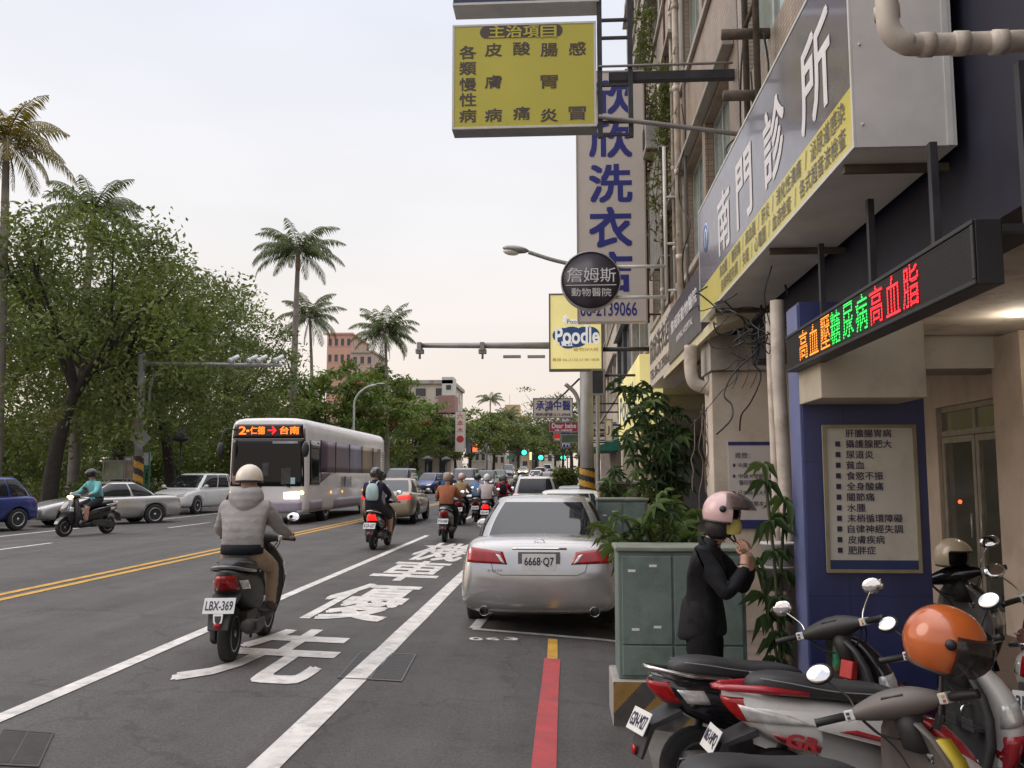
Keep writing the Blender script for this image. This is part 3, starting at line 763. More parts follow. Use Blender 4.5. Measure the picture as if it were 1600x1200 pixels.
xx = P(1042, 440, Y=Y).x; b.tube([(xx, Y + .07, P(0, 478, Y=Y).z), (xx, Y + .07, P(0, 250, Y=Y).z)], .03, 8)
for py in (325, 395, 465): z = P(0, py, Y=Y).z; b.tube([(xx, Y + .07, z), (FX + .02, Y + .07, z)], .022, 8)
rel(b, t).build('arm', mat('frame_white'), t)

# --- lit pet shop sign
Y = 19.3; a, c = P(859, 578, Y=Y), P(940, 459, Y=Y)
t = T('projecting_sign', 'lit pale yellow pet shop sign with white script on a blue cloud', 'sign', (FX, Y, a.z))
b = B(); b.bb(a.x, c.x, Y, Y + .24, a.z, c.z); frame_box(b, a.x - .015, c.x + .015, Y - .02, Y + .26, a.z - .015, c.z + .015, .035, 1)
rel(b, t).build('casing', [mat('lightbox_yellow', (.62, .55, .22), .4, var=.12, scale=1.2, emit=.42, ecol=(1, .86, .36)), mat('frame_brown', (.16, .14, .12), .5, .2)], t)
b = B()
for px, py, rx, rz_ in ((880, 524, 17, 12), (900, 530, 18, 13), (922, 523, 15, 13), (893, 520, 16, 10), (888, 536, 14, 9), (912, 520, 12, 10)):
    q = P(px, py, Y=Y - .006); s = Y / 1380; b.ell(q, (rx * s, .004, rz_ * s), 20, 0)
for px, py, rx, rz_ in ((884, 503, 5, 4), (884, 497, 4, 4), (895, 503, 10, 4), (917, 503, 5, 4), (917, 508, 4, 4), (905, 505, 10, 3)):
    q = P(px, py, Y=Y - .006); s = Y / 1380; b.ell(q, (rx * s, .005, rz_ * s), 16, 1)
ptext(b, 'Poodle', 868, 512, 936, 537, Y - .012, 1, .03)
ptext(b, '寶豆', 877, 533, 895, 541, Y - .012, 1, .03)
ptext(b, 'Poo', 886, 499, 901, 506, Y - .012, 3, .0)
rel(b, t).build('lettering', [mat('cloud_blue', (.03, .10, .30), .5), mat('ink_bright', (.8, .8, .78), .4, emit=.25, ecol=(1, 1, 1)), mat('ink_orange', (.45, .22, .05), .5), M_ink], t); b = B()
ptext(b, '寵物SPA館', 896, 543, 935, 549, Y - .001, 2, .0)
rel(b, t).build('lettering', [M_ink, M_ink, mat('ink_orange')], t); b = B()
ptext(b, '專線·06-2132·2138·1808', 863, 559, 936, 565, Y - .001, 2, .0)
rel(b, t).build('lettering', [mat('cloud_blue', (.03, .10, .30), .5), mat('ink_bright', (.8, .8, .78), .4, emit=.25, ecol=(1, 1, 1)), mat('ink_orange', (.45, .22, .05), .5), M_ink], t)
b = B(); z = P(0, 553, Y=Y).z; b.tube([(c.x, Y + .1, z), (FX + .1, Y + .1, z)], .05, 10)
rel(b, t).build('arm', M_steel, t)

# --- clinic sign along the facade
sx = 1.5; yn, yf = sx * 1380 / (1345 - VPX), sx * 1380 / (1097 - VPX)
zb, zt = CAM_H + 1.12 * sx, CAM_H + 1.94 * sx; zy = CAM_H + 1.345 * sx
t = T('fascia_sign', 'long grey and yellow lightbox sign of the clinic along the facade above the scooters', 'sign', (FX, (yn + yf) / 2, zb))
b = B(); b.bb(sx + .004, FX - .012, yn, yf, zb, zt); frame = .022
b.bb(sx - .008, sx + .003, yn, yf, zb, zb + frame, 1); b.bb(sx - .008, sx + .003, yn, yf, zt - frame, zt, 1); b.bb(sx - .008, sx + .003, yn, yn + frame, zb + frame, zt - frame, 1); b.bb(sx - .008, sx + .003, yf - frame, yf, zb + frame, zt - frame, 1)
for z in (zb + .12, zb + .55, zt - .1): b.ell((sx + .04, yn - .002, z), .008, 8, 1)
b.bb(FX - .06, FX - .03, yn - .006, yn - .001, zb, zt, 1)
rel(b, t).build('casing', [mat('sign_end_panel', (.62, .60, .58), .32, .1, var=.05, dirt=.22, dscale=2, dcol=(.3, .27, .23)), mat('frame_white')], t)
b = B(); b.quad((sx, yf - .02, zb - .001), (sx, yn + .02, zb - .001), (FX - .02, yn + .02, zb - .001), (FX - .02, yf - .02, zb - .001))
rel(b, t).build('underside', mat('sign_underside_gloss', (.70, .69, .63), .16, .0, var=.1, scale=3), t)
b = B(); b.bb(sx - .004, sx + .002, yn + frame, yf - frame, zy, zt - frame, 0); b.bb(sx - .004, sx + .002, yn + frame, yf - frame, zb + frame, zy - .001, 1)
rel(b, t).build('face', [mat('sign_slate', (.115, .105, .135), .22, var=.06, coat=.3), mat('sign_face_yellow', (.56, .49, .09), .3, var=.05)], t)
b = B(); uy = V((0, -1, 0))
def stext(s, yc, z0, w, h, m=0, bold=.02):
    b.text(s, (sx - .005, yc + w / 2, z0), uy, UZ, w, h, m, bold, .003)
for ch, px in (('所', 1287), ('診', 1219), ('門', 1170), ('南', 1137)):
    stext(ch, sx * 1380 / (px - VPX), CAM_H + sx * 1.40, .40 * sx, .368 * sx, 0, .02)
yy = yn + .12
lines = (('泌尿道感染', '/', '消化性潰瘍', '/', '肝炎', '/', '高血脂', '/', '糖尿病', '/', '高血壓'), ('各式超音波檢查', '/', '血液檢查', '/', '心電圖', '/', '失眠', '/', '自律神經失調'))
for row, z0 in ((0, zb + .198), (1, zb + .054)):
    p = yn + .12
    for w in lines[row]:
        L = .126 if w == '/' else .134 * len(w)
        if w == '/': stext('/', p + .06, z0, .048, .114, 1, .0)
        else: stext(w, p + L / 2, z0, L - .018, .118, 1, .006)
        p += L + .036
q = V((sx - .004, sx * 1380 / (1108 - VPX), CAM_H + sx * 1.66)); b.lathe([(.156, 0), (.156, .004)], q, (-1, 0, 0), 28, 2)
b.lathe([(.108, .004), (.144, .004), (.144, .007), (.108, .007)], q, (-1, 0, 0), 28, 3, cap=False); b.ell(q - V((.006, 0, 0)), (.003, .035, .08), 14, 3)
rel(b, t).build('lettering', [M_pale, mat('ink_grey', (.17, .15, .13), .6), mat('logo_pale', (.55, .60, .68), .5), mat('logo_blue', (.08, .16, .42), .5)], t)
b = B()
for px, py in ((1345, 293), (1220, 428), (1130, 498)):
    b = B(); yy = sx * 1380 / (px - VPX) * 1.06; b.bb(sx + .02, FX + .35, yy - .02, yy + .02, zb - .045, zb - .003)
    rel(b, t).build('bracket_bar', mat('bracket_olive', (.09, .075, .045), .7, .1, var=.3), t)

# --- running-light LED board under it
lx = 1.56; yn, yf = lx * 1380 / (1521 - VPX), lx * 1380 / (1228 - VPX)
zb, zt = CAM_H + .463 * lx, CAM_H + .625 * lx
t = T('led_board', 'black running-light board with orange, green and red lit characters above the pillar', 'sign', (lx, (yn + yf) / 2, zb))
b = B(); b.bb(lx, lx + .10, yn, yf, zb, zt); b.bb(lx - .012, lx - .001, yn, yf, zb, zb + .02); b.bb(lx - .012, lx - .001, yn, yf, zt - .02, zt); b.bb(lx - .012, lx - .001, yn, yn + .02, zb + .021, zt - .021)
rel(b, t).build('casing', M_black, t, bevel=.004)
b = B(); nn = 24
for i in range(nn):
    z = zb + .022 + (zt - zb - .044) * (i + .5) / nn; b.bb(lx - .006, lx - .0005, yn + .022, yf - .01, z - .0028, z + .0028)
rel(b, t).build('louvre', mat('led_louvre', (.022, .02, .02), .55, var=.1), t)
def led(name, col, st):
    m = mat(name, (.02, .02, .02), .5, var=0, emit=st, ecol=col); n, l = m.node_tree.nodes, m.node_tree.links; p = n['Principled BSDF']
    tc = n.new('ShaderNodeTexCoord'); s = n.new('ShaderNodeVectorMath'); s.operation = 'SCALE'; s.inputs['Scale'].default_value = 1 / .0165
    f = n.new('ShaderNodeVectorMath'); f.operation = 'FRACTION'; l.new(tc.outputs['Object'], s.inputs[0]); l.new(s.outputs[0], f.inputs[0])
    q = n.new('ShaderNodeVectorMath'); q.operation = 'SUBTRACT'; q.inputs[1].default_value = (.5, .5, .5); l.new(f.outputs[0], q.inputs[0])
    sp = n.new('ShaderNodeSeparateXYZ'); l.new(q.outputs[0], sp.inputs[0]); cb = n.new('ShaderNodeCombineXYZ'); l.new(sp.outputs[1], cb.inputs[1]); l.new(sp.outputs[2], cb.inputs[2])
    ln = n.new('ShaderNodeVectorMath'); ln.operation = 'LENGTH'; l.new(cb.outputs[0], ln.inputs[0])
    r = n.new('ShaderNodeMapRange'); r.inputs[1].default_value, r.inputs[2].default_value, r.inputs[3].default_value, r.inputs[4].default_value = .24, .44, st, st * .04
    l.new(ln.outputs['Value'], r.inputs[0]); l.new(r.outputs[0], p.inputs['Emission Strength']); return m
b = B(); pxs = (1256, 1272, 1290, 1306, 1326, 1347, 1370, 1396, 1424)
for ch, px, m in zip('高血壓糖尿病高血脂', pxs, (0, 0, 0, 1, 1, 1, 2, 2, 2)):
    yc = lx * 1380 / (px - VPX); w = .202 if px < 1300 else .190
    b.text(ch, (lx - .008, yc + w / 2, zb + .032), uy, UZ, w * .94, zt - zb - .062, m, .006, .003)
rel(b, t).build('lettering', [led('led_orange', (1, .28, .015), 3.6), led('led_green', (.02, 1, .12), 2.6), led('led_red', (1, .008, .02), 4.2)], t)
b = B()
for px in (1530, 1400, 1310, 1240):
    y = lx * 1380 / (px - VPX); b = B(); b.bb(lx + .2, lx + .235, y + .05, y + .09, zt - .02, 3.3); b.bb(lx + .101, lx + .2, y + .05, y + .09, zt - .05, zt - .02)
    rel(b, t).build('hanger', M_steel, t)

# --- blank lightbox on the pillar, poster of complaints, vet's poster
Y = 5.68; a, c = P(1283, 622, Y=Y), P(1443, 492, Y=Y)
b = B(); b.bb(a.x, c.x, Y, yp - .003, a.z, c.z)
tag(b.build('lightbox', mat('lightbox_cream', (.47, .42, .32), .5, var=.10, scale=1.5, dirt=.45, dcol=(.2, .17, .12)), origin=(a.x, Y, a.z), bevel=.006), 'blank cream lightbox on the blue pillar under the running-light board', 'sign')
Y = yp - .03; a, c = P(1297, 890, Y=Y), P(1426, 668, Y=Y)
t = T('pillar_poster', 'cream board with a blue foot listing twelve complaints on the blue pillar', 'sign', (a.x, Y, a.z))
b = B(); b.bb(a.x - .015, c.x + .015, Y + .004, yp - .003, a.z - .015, c.z + .015, 0); frame_box(b, a.x - .02, c.x + .02, Y - .008, Y + .003, a.z - .02, c.z + .02, .022, 1)
rel(b, t).build('board', [mat('board_cream', (.50, .47, .40), .55, var=.06, scale=3, dirt=.3, dscale=4, dcol=(.25, .2, .13)), mat('frame_dull_gold', (.27, .23, .14), .6, .2, var=.2)], t)
b = B(); zz = P(0, 868, Y=Y).z; b.bb(a.x + .003, c.x - .003, Y - .001, Y + .0035, a.z + .003, zz)
rel(b, t).build('foot_band', mat('band_navy', (.015, .03, .10), .5), t)
b = B(); rows = '肝膽腸胃病 攝護腺肥大 尿道炎 貧血 食慾不振 全身酸痛 關節痛 水腫 末梢循環障礙 自律神經失調 皮膚疾病 肥胖症'.split()
for i, s in enumerate(rows):
    b = B(); py = 677 + 16.6 * i; x0 = 1321 + .4 * i; ptext(b, s, x0, py - 6.3, x0 + 14.4 * len(s) - 1, py + 6.3, Y + .0035, 0, .012)
    if i: q0, q1 = P(1305 + .4 * i, py + 4, Y=Y), P(1312 + .4 * i, py - 4, Y=Y); b.bb(q0.x, q1.x, Y - .0005, Y + .003, q0.z, q1.z, 0)
    rel(b, t).build('lettering', M_inkn, t)
Y = yv - .03; a, c = P(1141, 826, Y=Y), P(1223, 690, Y=Y); 
t = T('vet_poster', 'grey white poster with blue bands and paw prints on the cream pillar behind the woman', 'sign', (a.x, Y, a.z))
b = B(); b.bb(a.x, c.x, Y + .004, yv - .002, a.z, c.z, 0); z1 = P(0, 698, Y=Y).z; z2 = P(0, 809, Y=Y).z
b.bb(a.x, c.x, Y - .001, Y + .003, z1, c.z, 1); b.bb(a.x, c.x, Y - .001, Y + .003, a.z, z2, 1)
rel(b, t).build('board', [mat('board_grey', (.50, .47, .45), .5, var=.05), mat('band_blue', (.02, .022, .12), .5)], t)
b = B(); ptext(b, '資歷：', 1148, 707, 1172, 716, Y + .004, 0, .0); rel(b, t).build('lettering', M_inkn, t)
for s, x0, x1, py in (('中興大學獸醫碩士', 1153, 1216, 727), ('中興大學獸醫教學', 1154, 1217, 744), ('醫院醫師群主治', 1155, 1207, 754), ('日本麻布大學研修', 1154, 1217, 770), ('美國墨爾本大學外', 1154, 1217, 787)):
    b = B(); ptext(b, s, x0, py - 4, x1, py + 4, Y + .004, 0, 0)
    if py != 754:
        q = P(1147, py, Y=Y); b.ell(q + V((0, 0, -.006)), (.014, .003, .012), 10)
        for k in (-1, 0, 1): b.ell(q + V((.011 * k, 0, .014 - .004 * abs(k))), (.005, .003, .007), 8)
    rel(b, t).build('lettering', M_inkn, t)

# --- the other fascia boards along the facade, farther off
def fascia(name, label, px0, px1, X, k0, k1, mats, texts, dark=False):
    """board parallel to the road between image columns px0 (near) and px1 (far); k = height over camera / X"""
    ya, yb = X * 1380 / (px0 - VPX), X * 1380 / (px1 - VPX); zb, zt = CAM_H + k0 * X, CAM_H + k1 * X
    t = T(name, label, 'sign', (FX, (ya + yb) / 2, zb)); b = B(); b.bb(X, FX - .01, ya, yb, zb, zt); rel(b, t).build('casing', mats[0], t, bevel=.006)
    for s, fa, fb, za, zz in texts:
        b = B(); L = yb - ya; b.text(s, (X - .003, yb - fa * L, zb + za * (zt - zb)), uy, UZ, (fb - fa) * L, (zz - za) * (zt - zb), 0, .015, .004)
        rel(b, t).build('lettering', mats[1], t)
    return t
fascia('fascia_sign', 'dark grey board of the vet, next beyond the clinic sign', 1097, 1046, 1.56, 1.06, 1.55, (M_violet, M_pale), (('詹姆斯動物醫院', .12, .92, .5, .75), ('ANIMAL HOSPITAL', .3, .8, .25, .36)))
fascia('fascia_sign', 'off white laundry board with big black characters beyond the dark grey board', 1049, 1016, 1.58, 1.02, 1.62, (M_signw, M_ink), (('欣欣洗衣店', .05, .97, .42, .88), ('TEL:06-2139066', .05, .95, .12, .30)))
fascia('fascia_sign', 'yellow lit pet shop board half hidden by the leafy plant', 1000, 967, 1.54, .62, 1.62, (mat('lightbox_yellow'), mat('cloud_blue')), (('Poodle', .1, .9, .3, .75),))
b = B()
X = 1.63; ya, yb = X * 1380 / (1128 - VPX), X * 1380 / (1042 - VPX); z0 = CAM_H + .98 * X
b.add([(X - .05, yb, z0 - .05), (X - .05, ya, z0 - .05), (X + .5, ya, z0 + .12), (X + .5, yb, z0 + .12), (X - .05, yb, z0 + .06), (X - .05, ya, z0 + .06), (X + .5, ya, z0 + .2), (X + .5, yb, z0 + .2)], [(3, 2, 1, 0), (4, 5, 6, 7), (0, 1, 5, 4), (1, 2, 6, 5), (2, 3, 7, 6), (3, 0, 4, 7)])
tag(b.build('canopy', mat('canopy_cream', (.60, .54, .36), .5, var=.1), origin=(X, (ya + yb) / 2, z0)), 'cream sloping canopy under the dark grey board of the vet', 'canopy')

# --- small hanging signs down the street
def hang(name, label, x0, y0, x1, y1, Y, face, texts, frame=None, emit=0, mount=FX, depth=.14):
    a, c = P(x0, y1, Y=Y), P(x1, y0, Y=Y); t = T(name, label, 'sign', (a.x, Y, a.z))
    b = B(); b.bb(a.x, c.x, Y, Y + depth, a.z, c.z); frame_box(b, a.x - .01, c.x + .01, Y - .012, Y - .001, a.z - .01, c.z + .01, .04, 1)
    rel(b, t).build('casing', [face, frame or M_signg], t)
    for s, u0, v0, u1, v1, m in texts:
        b = B(); ptext(b, s, x0 + (x1 - x0) * u0, y0 + (y1 - y0) * v0, x0 + (x1 - x0) * u1, y0 + (y1 - y0) * v1, Y - .001, m, .02)
        rel(b, t).build('lettering', [M_inkb, M_pale, M_ink, mat('ink_red', (.42, .03, .035), .5)], t)
    if mount is not None:
        b = B(); z = (a.z + c.z) / 2
        for q in (z - .15, z + .15): b.tube([(c.x if mount > c.x else a.x, Y + .07, q), (mount, Y + .07, q)], .03, 6)
        rel(b, t).build('arm', M_steel, t)
    return t
hang('hanging_sign', 'white signboard with blue characters and a number ending 0968', 833, 622, 895, 653, 31, M_signw, (('承鴻中醫', .07, .12, .94, .62, 0), ('預約掛號:215-0968', .06, .74, .94, .92, 2)))
hang('hanging_sign', 'crimson sign reading Dear bebe in white letters', 858, 659, 903, 675, 34, mat('sign_crimson', (.36, .02, .05), .45), (('Dear bebe', .1, .15, .93, .62, 1), ('0歲-10歲童裝', .2, .72, .8, .92, 1)))
hang('hanging_sign', 'small bright red sign under the crimson one', 865, 676, 876, 689, 38, mat('sign_red', (.55, .02, .02), .4, emit=.15, ecol=(1, .05, .03)), (('特賣', .15, .7, .85, .9, 1),))
hang('hanging_sign', 'blue vertical sign with white characters behind the crimson sign', 876, 653, 892, 700, 40, mat('sign_blue', (.03, .035, .16), .5), (('診', .1, .02, .9, .2, 1), ('所', .1, .5, .9, .68, 1), ('PH', .15, .78, .85, .95, 1)))
hang('hanging_sign', 'dull green board in front of the blue vertical sign', 877, 679, 905, 692, 36, mat('sign_green_dull', (.07, .11, .05), .6, var=.3, scale=3), ())
hang('hanging_sign', 'dark box sign beside the grey camera pole below the pet shop sign', 924, 577, 944, 617, 19, M_steel, ())
hang('hanging_sign', 'white shop sign with a black mark behind the leafy plant', 945, 655, 957, 690, 24, M_signw, (('J', .3, .3, .6, .7, 2),))
# green awning
b = B(); Y = 30; a, c = P(928, 704, Y=Y), P(949, 690, Y=Y)
b.prism([(0, 0), (0, .12), (.9, .42), (.9, 0)], (a.x, Y, a.z), UX, UZ, (0, 4, 0)); tag(b.build('awning', mat('awning_green', (.01, .12, .08), .6, var=.2), origin=(a.x, Y, a.z)), 'green awning over a shop front beyond the camera pole', 'awning')

# ------------------------------------------------------------------ trees, palms, plants
def leafmat(name, col=None, var=.35, trans=.0):
    if name in MATS: return MATS[name]
    m = mat(name, col, .55, var=var, scale=.9, spec=.3)
    n, l = m.node_tree.nodes, m.node_tree.links; p = n['Principled BSDF']
    tr = n.new('ShaderNodeBsdfTranslucent'); tr.inputs[0].default_value = (col[0] * 1.3, col[1] * 1.25, col[2] * .7, 1)
    mx_ = n.new('ShaderNodeMixShader'); mx_.inputs[0].default_value = .28
    l.new(p.outputs[0], mx_.inputs[1]); l.new(tr.outputs[0], mx_.inputs[2]); l.new(mx_.outputs[0], n['Material Output'].inputs[0])
    return m
M_lf = [leafmat('leaf_mid', (.105, .14, .040)), leafmat('leaf_fresh', (.135, .17, .036)), leafmat('leaf_dark', (.065, .095, .030)), leafmat('leaf_olive', (.11, .12, .038))]
M_lb = [leafmat('leaf_bright', (.11, .175, .036)), leafmat('leaf_yellowgreen', (.13, .165, .03)), leafmat('leaf_mid'), leafmat('leaf_russet', (.14, .06, .025))]
M_bark = mat('bark_dark', (.030, .024, .019), .9, var=.4, scale=6, bump=.6, bscale=18)
M_bark2 = mat('bark_grey', (.16, .145, .125), .9, var=.25, scale=3, bump=.3, bscale=14)
def leaf_quads(b, c, rad, n, size, mats, rr, flat=.6):
    for _ in range(n):
        while True:
            q = V((rr.uniform(-1, 1), rr.uniform(-1, 1), rr.uniform(-1, 1)))
            if q.length < 1: break
        q = q * (.35 + .65 * q.length) if q.length > .0 else q
        p = c + V((q.x * rad, q.y * rad, q.z * rad * flat))
        nrm = (V((rr.gauss(0, 1), rr.gauss(0, 1), rr.gauss(0, 1) + .9))).normalized()
        u = basis(nrm)[0]; a = rr.uniform(0, 6.28); w = nrm.cross(u); d = u * cos(a) + w * sin(a); e_ = nrm.cross(d)
        s = size * rr.uniform(.6, 1.35)
        b.add([p - d * s, p + e_ * s * .42, p + d * s, p - e_ * s * .42], [(0, 1, 2, 3)], mats if isinstance(mats, int) else rr.choice(mats))
def make_tree(name, h, fork, spread, seed, leaves=9000, size=.11, lm=None, clumps=90, trunk_r=.24, lean=0, low=.38, gap=.0, flat=.55, sky=0.0):
    """trunk with forking limbs and a crown of leaf clumps; returns (trunk verts builder, crown builder)"""
    rr = random.Random(seed); tb = B(); cb = B()
    top = V((lean, rr.uniform(-.2, .2), fork))
    tb.tube(smooth_path([(0, 0, -.3), (lean * .15 + rr.uniform(-.08, .08), 0, fork * .35), (lean * .5, rr.uniform(-.1, .1), fork * .7), top], 5), [trunk_r * (1.25 - .55 * i / 15) for i in range(16)], 9)
    ends = []
    nl = rr.choice((4, 5)); a0 = rr.uniform(0, 6.28)
    for i in range(nl):
        a = a0 + 2 * pi * i / nl + rr.uniform(-.35, .35); rch = spread * rr.uniform(.5, .75); zz = fork + (h - fork) * rr.uniform(.42, .7)
        mid = top + V((cos(a) * rch * .42, sin(a) * rch * .42, (zz - fork) * .45 + rr.uniform(-.3, .3))); end = V((lean + cos(a) * rch, sin(a) * rch, zz))
        pth = smooth_path([top - V((0, 0, .3)), top + (mid - top) * .5 + V((rr.uniform(-.2, .2), rr.uniform(-.2, .2), -.1)), mid, end], 4)
        tb.tube(pth, [trunk_r * (.62 - .48 * k / (len(pth) - 1)) for k in range(len(pth))], 7)
        for j in range(4):
            st = pth[int(len(pth) * (.35 + .15 * j))] if j < 4 else end
            a2 = a + rr.uniform(-1.1, 1.1); r2 = spread * rr.uniform(.25, .5)
            e2 = st + V((cos(a2) * r2, sin(a2) * r2, (h - st.z) * rr.uniform(.15, .7)))
            p2 = smooth_path([st, st + (e2 - st) * .5 + V((0, 0, -.15)), e2], 4)
            tb.tube(p2, [trunk_r * (.26 - .2 * k / (len(p2) - 1)) for k in range(len(p2))], 5); ends.append(e2); ends.append(p2[len(p2) // 2])
        ends.append(end)
    cz = fork * low + h * (1 - low) if False else (fork + h) / 2
    hh = (h - fork * (1 - low)) / 2; cz = h - hh
    per = max(8, leaves // clumps)
    for i in range(clumps):
        if i < len(ends): c = ends[i] + V((rr.uniform(-.4, .4), rr.uniform(-.4, .4), rr.uniform(-.1, .5)))
        else:
            while True:
                q = V((rr.uniform(-1, 1), rr.uniform(-1, 1), rr.uniform(-1, 1)))
                if .45 < q.length < 1: break
            c = V((lean + q.x * spread * (1 - .25 * max(0, q.z)), q.y * spread * (1 - .25 * max(0, q.z)), cz + q.z * hh * .93))
        if rr.random() < gap: continue
        r = spread * rr.uniform(.16, .30)
        mm = rr.choices((0, 1, 2, 3), (5, 3, 2.2, 1.2))[0]
        leaf_quads(cb, c, r, int(per * rr.uniform(.6, 1.4)), size, [mm, mm, mm, 0], rr, flat)
    return tb, cb
TREES = {}
def tree(kind, label, x, y, s=1.0, rz=0.0, group='street trees', z=None):
    t = thing('broadleaf_tree', label, 'tree', (x, y, zg(x) + climb(y) if z is None else z), rz, group); t.scale = (s, s, s)
    if kind not in TREES:
        (tb, cb), lm, bk = KINDS_T[kind](), M_lb if kind.startswith('bright') else M_lf, M_bark
        TREES[kind] = (tb.build('trunk', bk, t), cb.build('crown', lm, t))
    else:
        for o in TREES[kind]:
            c = o.copy(); C.objects.link(c); c.parent = t
    return t
KINDS_T = {
 'big_a': lambda: make_tree('a', 13.2, 5.0, 5.6, 11, 17000, .125, clumps=165, trunk_r=.28, lean=.8, low=.62, gap=.12),
 'big_b': lambda: make_tree('b', 12.7, 4.6, 5.4, 23, 17000, .125, clumps=165, trunk_r=.28, lean=-.7, low=.62, gap=.12),
 'bright_a': lambda: make_tree('c', 11, 3.2, 4.6, 31, 9000, .21, clumps=110, trunk_r=.25, low=.45),
 'bright_b': lambda: make_tree('d', 12, 3.4, 4.3, 37, 9000, .21, clumps=110, trunk_r=.25, low=.4),
 'far': lambda: make_tree('e', 11, 4.0, 6.2, 41, 6000, .30, clumps=100, trunk_r=.25, low=.35, flat=.45),
 'airy': lambda: make_tree('f', 12, 4.4, 6.0, 53, 4200, .17, clumps=120, trunk_r=.22, low=.3, flat=.3, gap=.25),
}
def txp(px, Y): return (px - VPX) / 1380 * Y - 0.0
tree('big_a', 'big dark street tree whose brown trunk stands behind the oncoming rider', txp(55, 34), 34, 1.02, .6)
tree('big_b', 'big street tree with a forked black trunk behind the silver parked car', txp(170, 40), 40, 1.06, 2.1)
tree('big_a', 'big street tree with a twisted black trunk beside the parked white car', txp(258, 45), 45, .98, 3.6)
tree('big_b', 'street tree rising behind the front of the bus', txp(362, 60), 60, 1.16, .4)
tree('big_a', 'park tree behind the golden palm trunk', txp(-40, 46), 46, 1.1, 5.0, 'park trees')
tree('big_b', 'park tree deep behind the forked trunk', txp(95, 58), 58, 1.12, 1.2, 'park trees')
tree('big_a', 'park tree deep behind the striped pole', txp(215, 64), 64, 1.1, 2.5, 'park trees')
tree('big_b', 'park tree deep behind the parked white car', txp(300, 74), 74, 1.1, 4.0, 'park trees')
tree('airy', 'thin airy park tree with sky showing through behind the bus roof', txp(400, 78), 78, .85, 0, 'park trees')
tree('bright_b', 'green park tree at the foot of the tall palm', txp(440, 88), 88, .9, 1, 'park trees')
tree('bright_a', 'fresh green street tree above the rear of the bus', txp(525, 72), 72, 1.0, 0)
tree('bright_b', 'fresh green street tree between the bus and the pale corner building', txp(592, 86), 86, 1.02, 1.0)
tree('bright_a', 'darker street tree in front of the pale building', txp(641, 110), 110, 1.05, 2.2)
for i, (px, Y, s, k, l) in enumerate(((735, 140, 1.0, 'far', 'dark spreading tree beyond the tall white sign with red characters'), (772, 165, 1.05, 'far', 'dark spreading tree below the distant palms'), (810, 210, 1.15, 'far', 'dark spreading tree in front of the yellow building'), (838, 260, 1.2, 'far', 'distant tree over the end of the street'), (868, 240, 1.2, 'far', 'distant tree behind the green traffic lights'),
    (905, 150, 1.0, 'far', 'tree behind the blue vertical sign'), (893, 88, .88, 'airy', 'thin feathery tree behind the white sign with blue characters'), (880, 115, .9, 'airy', 'feathery tree behind the crimson sign'), (712, 118, .8, 'far', 'small dark tree behind the red lit sign'))):
    tree(k, l, txp(px, Y), Y, s, i * 1.3, 'trees at the far end of the street')

def make_frond(b, L, droop, az, el, leaf, w, rr, m=0, twist=.3, nl=30, hang=.5):
    """feather frond: arching rachis with paired leaflets"""
    h = V((cos(az), sin(az), 0)); p = V((0, 0, 0)); pts = [p]; a = el
    for i in range(14):
        d = h * cos(a) + V((0, 0, 1)) * sin(a); p = p + d * L / 14; pts.append(p); a -= droop / 14 * (.4 + 1.2 * i / 14)
    b.tube(pts, [.035 * (1 - .8 * i / 14) for i in range(15)], 4, m + 1)
    side = V((-sin(az), cos(az), 0))
    for i in range(nl):
        t = .12 + .88 * i / nl; k = min(13, int(t * 14)); f = t * 14 - k; q = pts[k] + (pts[k + 1] - pts[k]) * f; d = (pts[k + 1] - pts[k]).normalized()
        ll = leaf * (sin(pi * min(1, t * .9 + .12)) ** .6) * rr.uniform(.8, 1.15)
        for s in (-1, 1):
            v = (d * .55 + side * s * .8 + V((0, 0, -hang * rr.uniform(.5, 1.4)))).normalized()
            tip = q + v * ll + V((0, 0, -ll * .25)); mid = q + v * ll * .5; ww = d * w
            b.add([q - ww * .4, mid - ww, tip, mid + ww, q + ww * .4], [(0, 1, 2, 3, 4)], m)
def palm(label, px, py, Y, L, kind, seed, lean=0, base_px=None, n=22, col=None, r=.17):
    rr = random.Random(seed); top = P(px, py, Y=Y); bx = P(base_px or px, 700, Y=Y).x; z0 = zg(bx) + climb(Y)
    t = thing('palm_tree', label, 'tree', (bx, Y, z0), 0, 'palms above the trees'); b = B(); H = top.z - z0; dx = top.x - bx
    pth = smooth_path([(0, 0, -.2), (dx * .2, 0, H * .35), (dx * .55, 0, H * .7), (dx, 0, H)], 6); N = len(pth) - 1
    b.tube(pth, [r * (1.35 - .75 * i / N + (.15 * sin(pi * i / N) if kind == 'royal' else 0)) for i in range(N + 1)], 10)
    b.build('trunk', mat('palm_trunk', (.19, .165, .145), .85, var=.25, scale=2.5, bump=.4, bscale=9), t)
    c = B()
    if kind == 'royal':
        s = B(); s.lathe([(r * .75, -1.5), (r * .95, -1.1), (r * .7, -.2), (r * .35, .2)], (dx, 0, H), n=12); s.build('crownshaft', mat('palm_shaft', (.20, .13, .09), .6, var=.2), t)
    for i in range(n):
        az = 2.4 * i + rr.uniform(-.2, .2); f = i / n
        if kind == 'royal': el, dr = 1.15 - 1.25 * f, 1.5 + .5 * rr.random()
        else: el, dr = 1.35 - 1.75 * f, 1.25 + .7 * rr.random()
        make_frond(c, L * rr.uniform(.85, 1.1), dr, az, el, L * (.20 if kind == 'royal' else .22), .035 * L / 3, rr, 0, nl=34, hang=.75 if kind == 'royal' else .55)
    for k in range(3 if kind == 'coco' else 0):
        make_frond(c, L * .7, .4, rr.uniform(0, 6), -1.25, L * .12, .03, rr, 2, nl=16)
    c.v = [v + V((dx, 0, H)) for v in c.v]
    c.build('crown', col or [M_pf, M_pr, M_pd, M_pr], t)
    return t
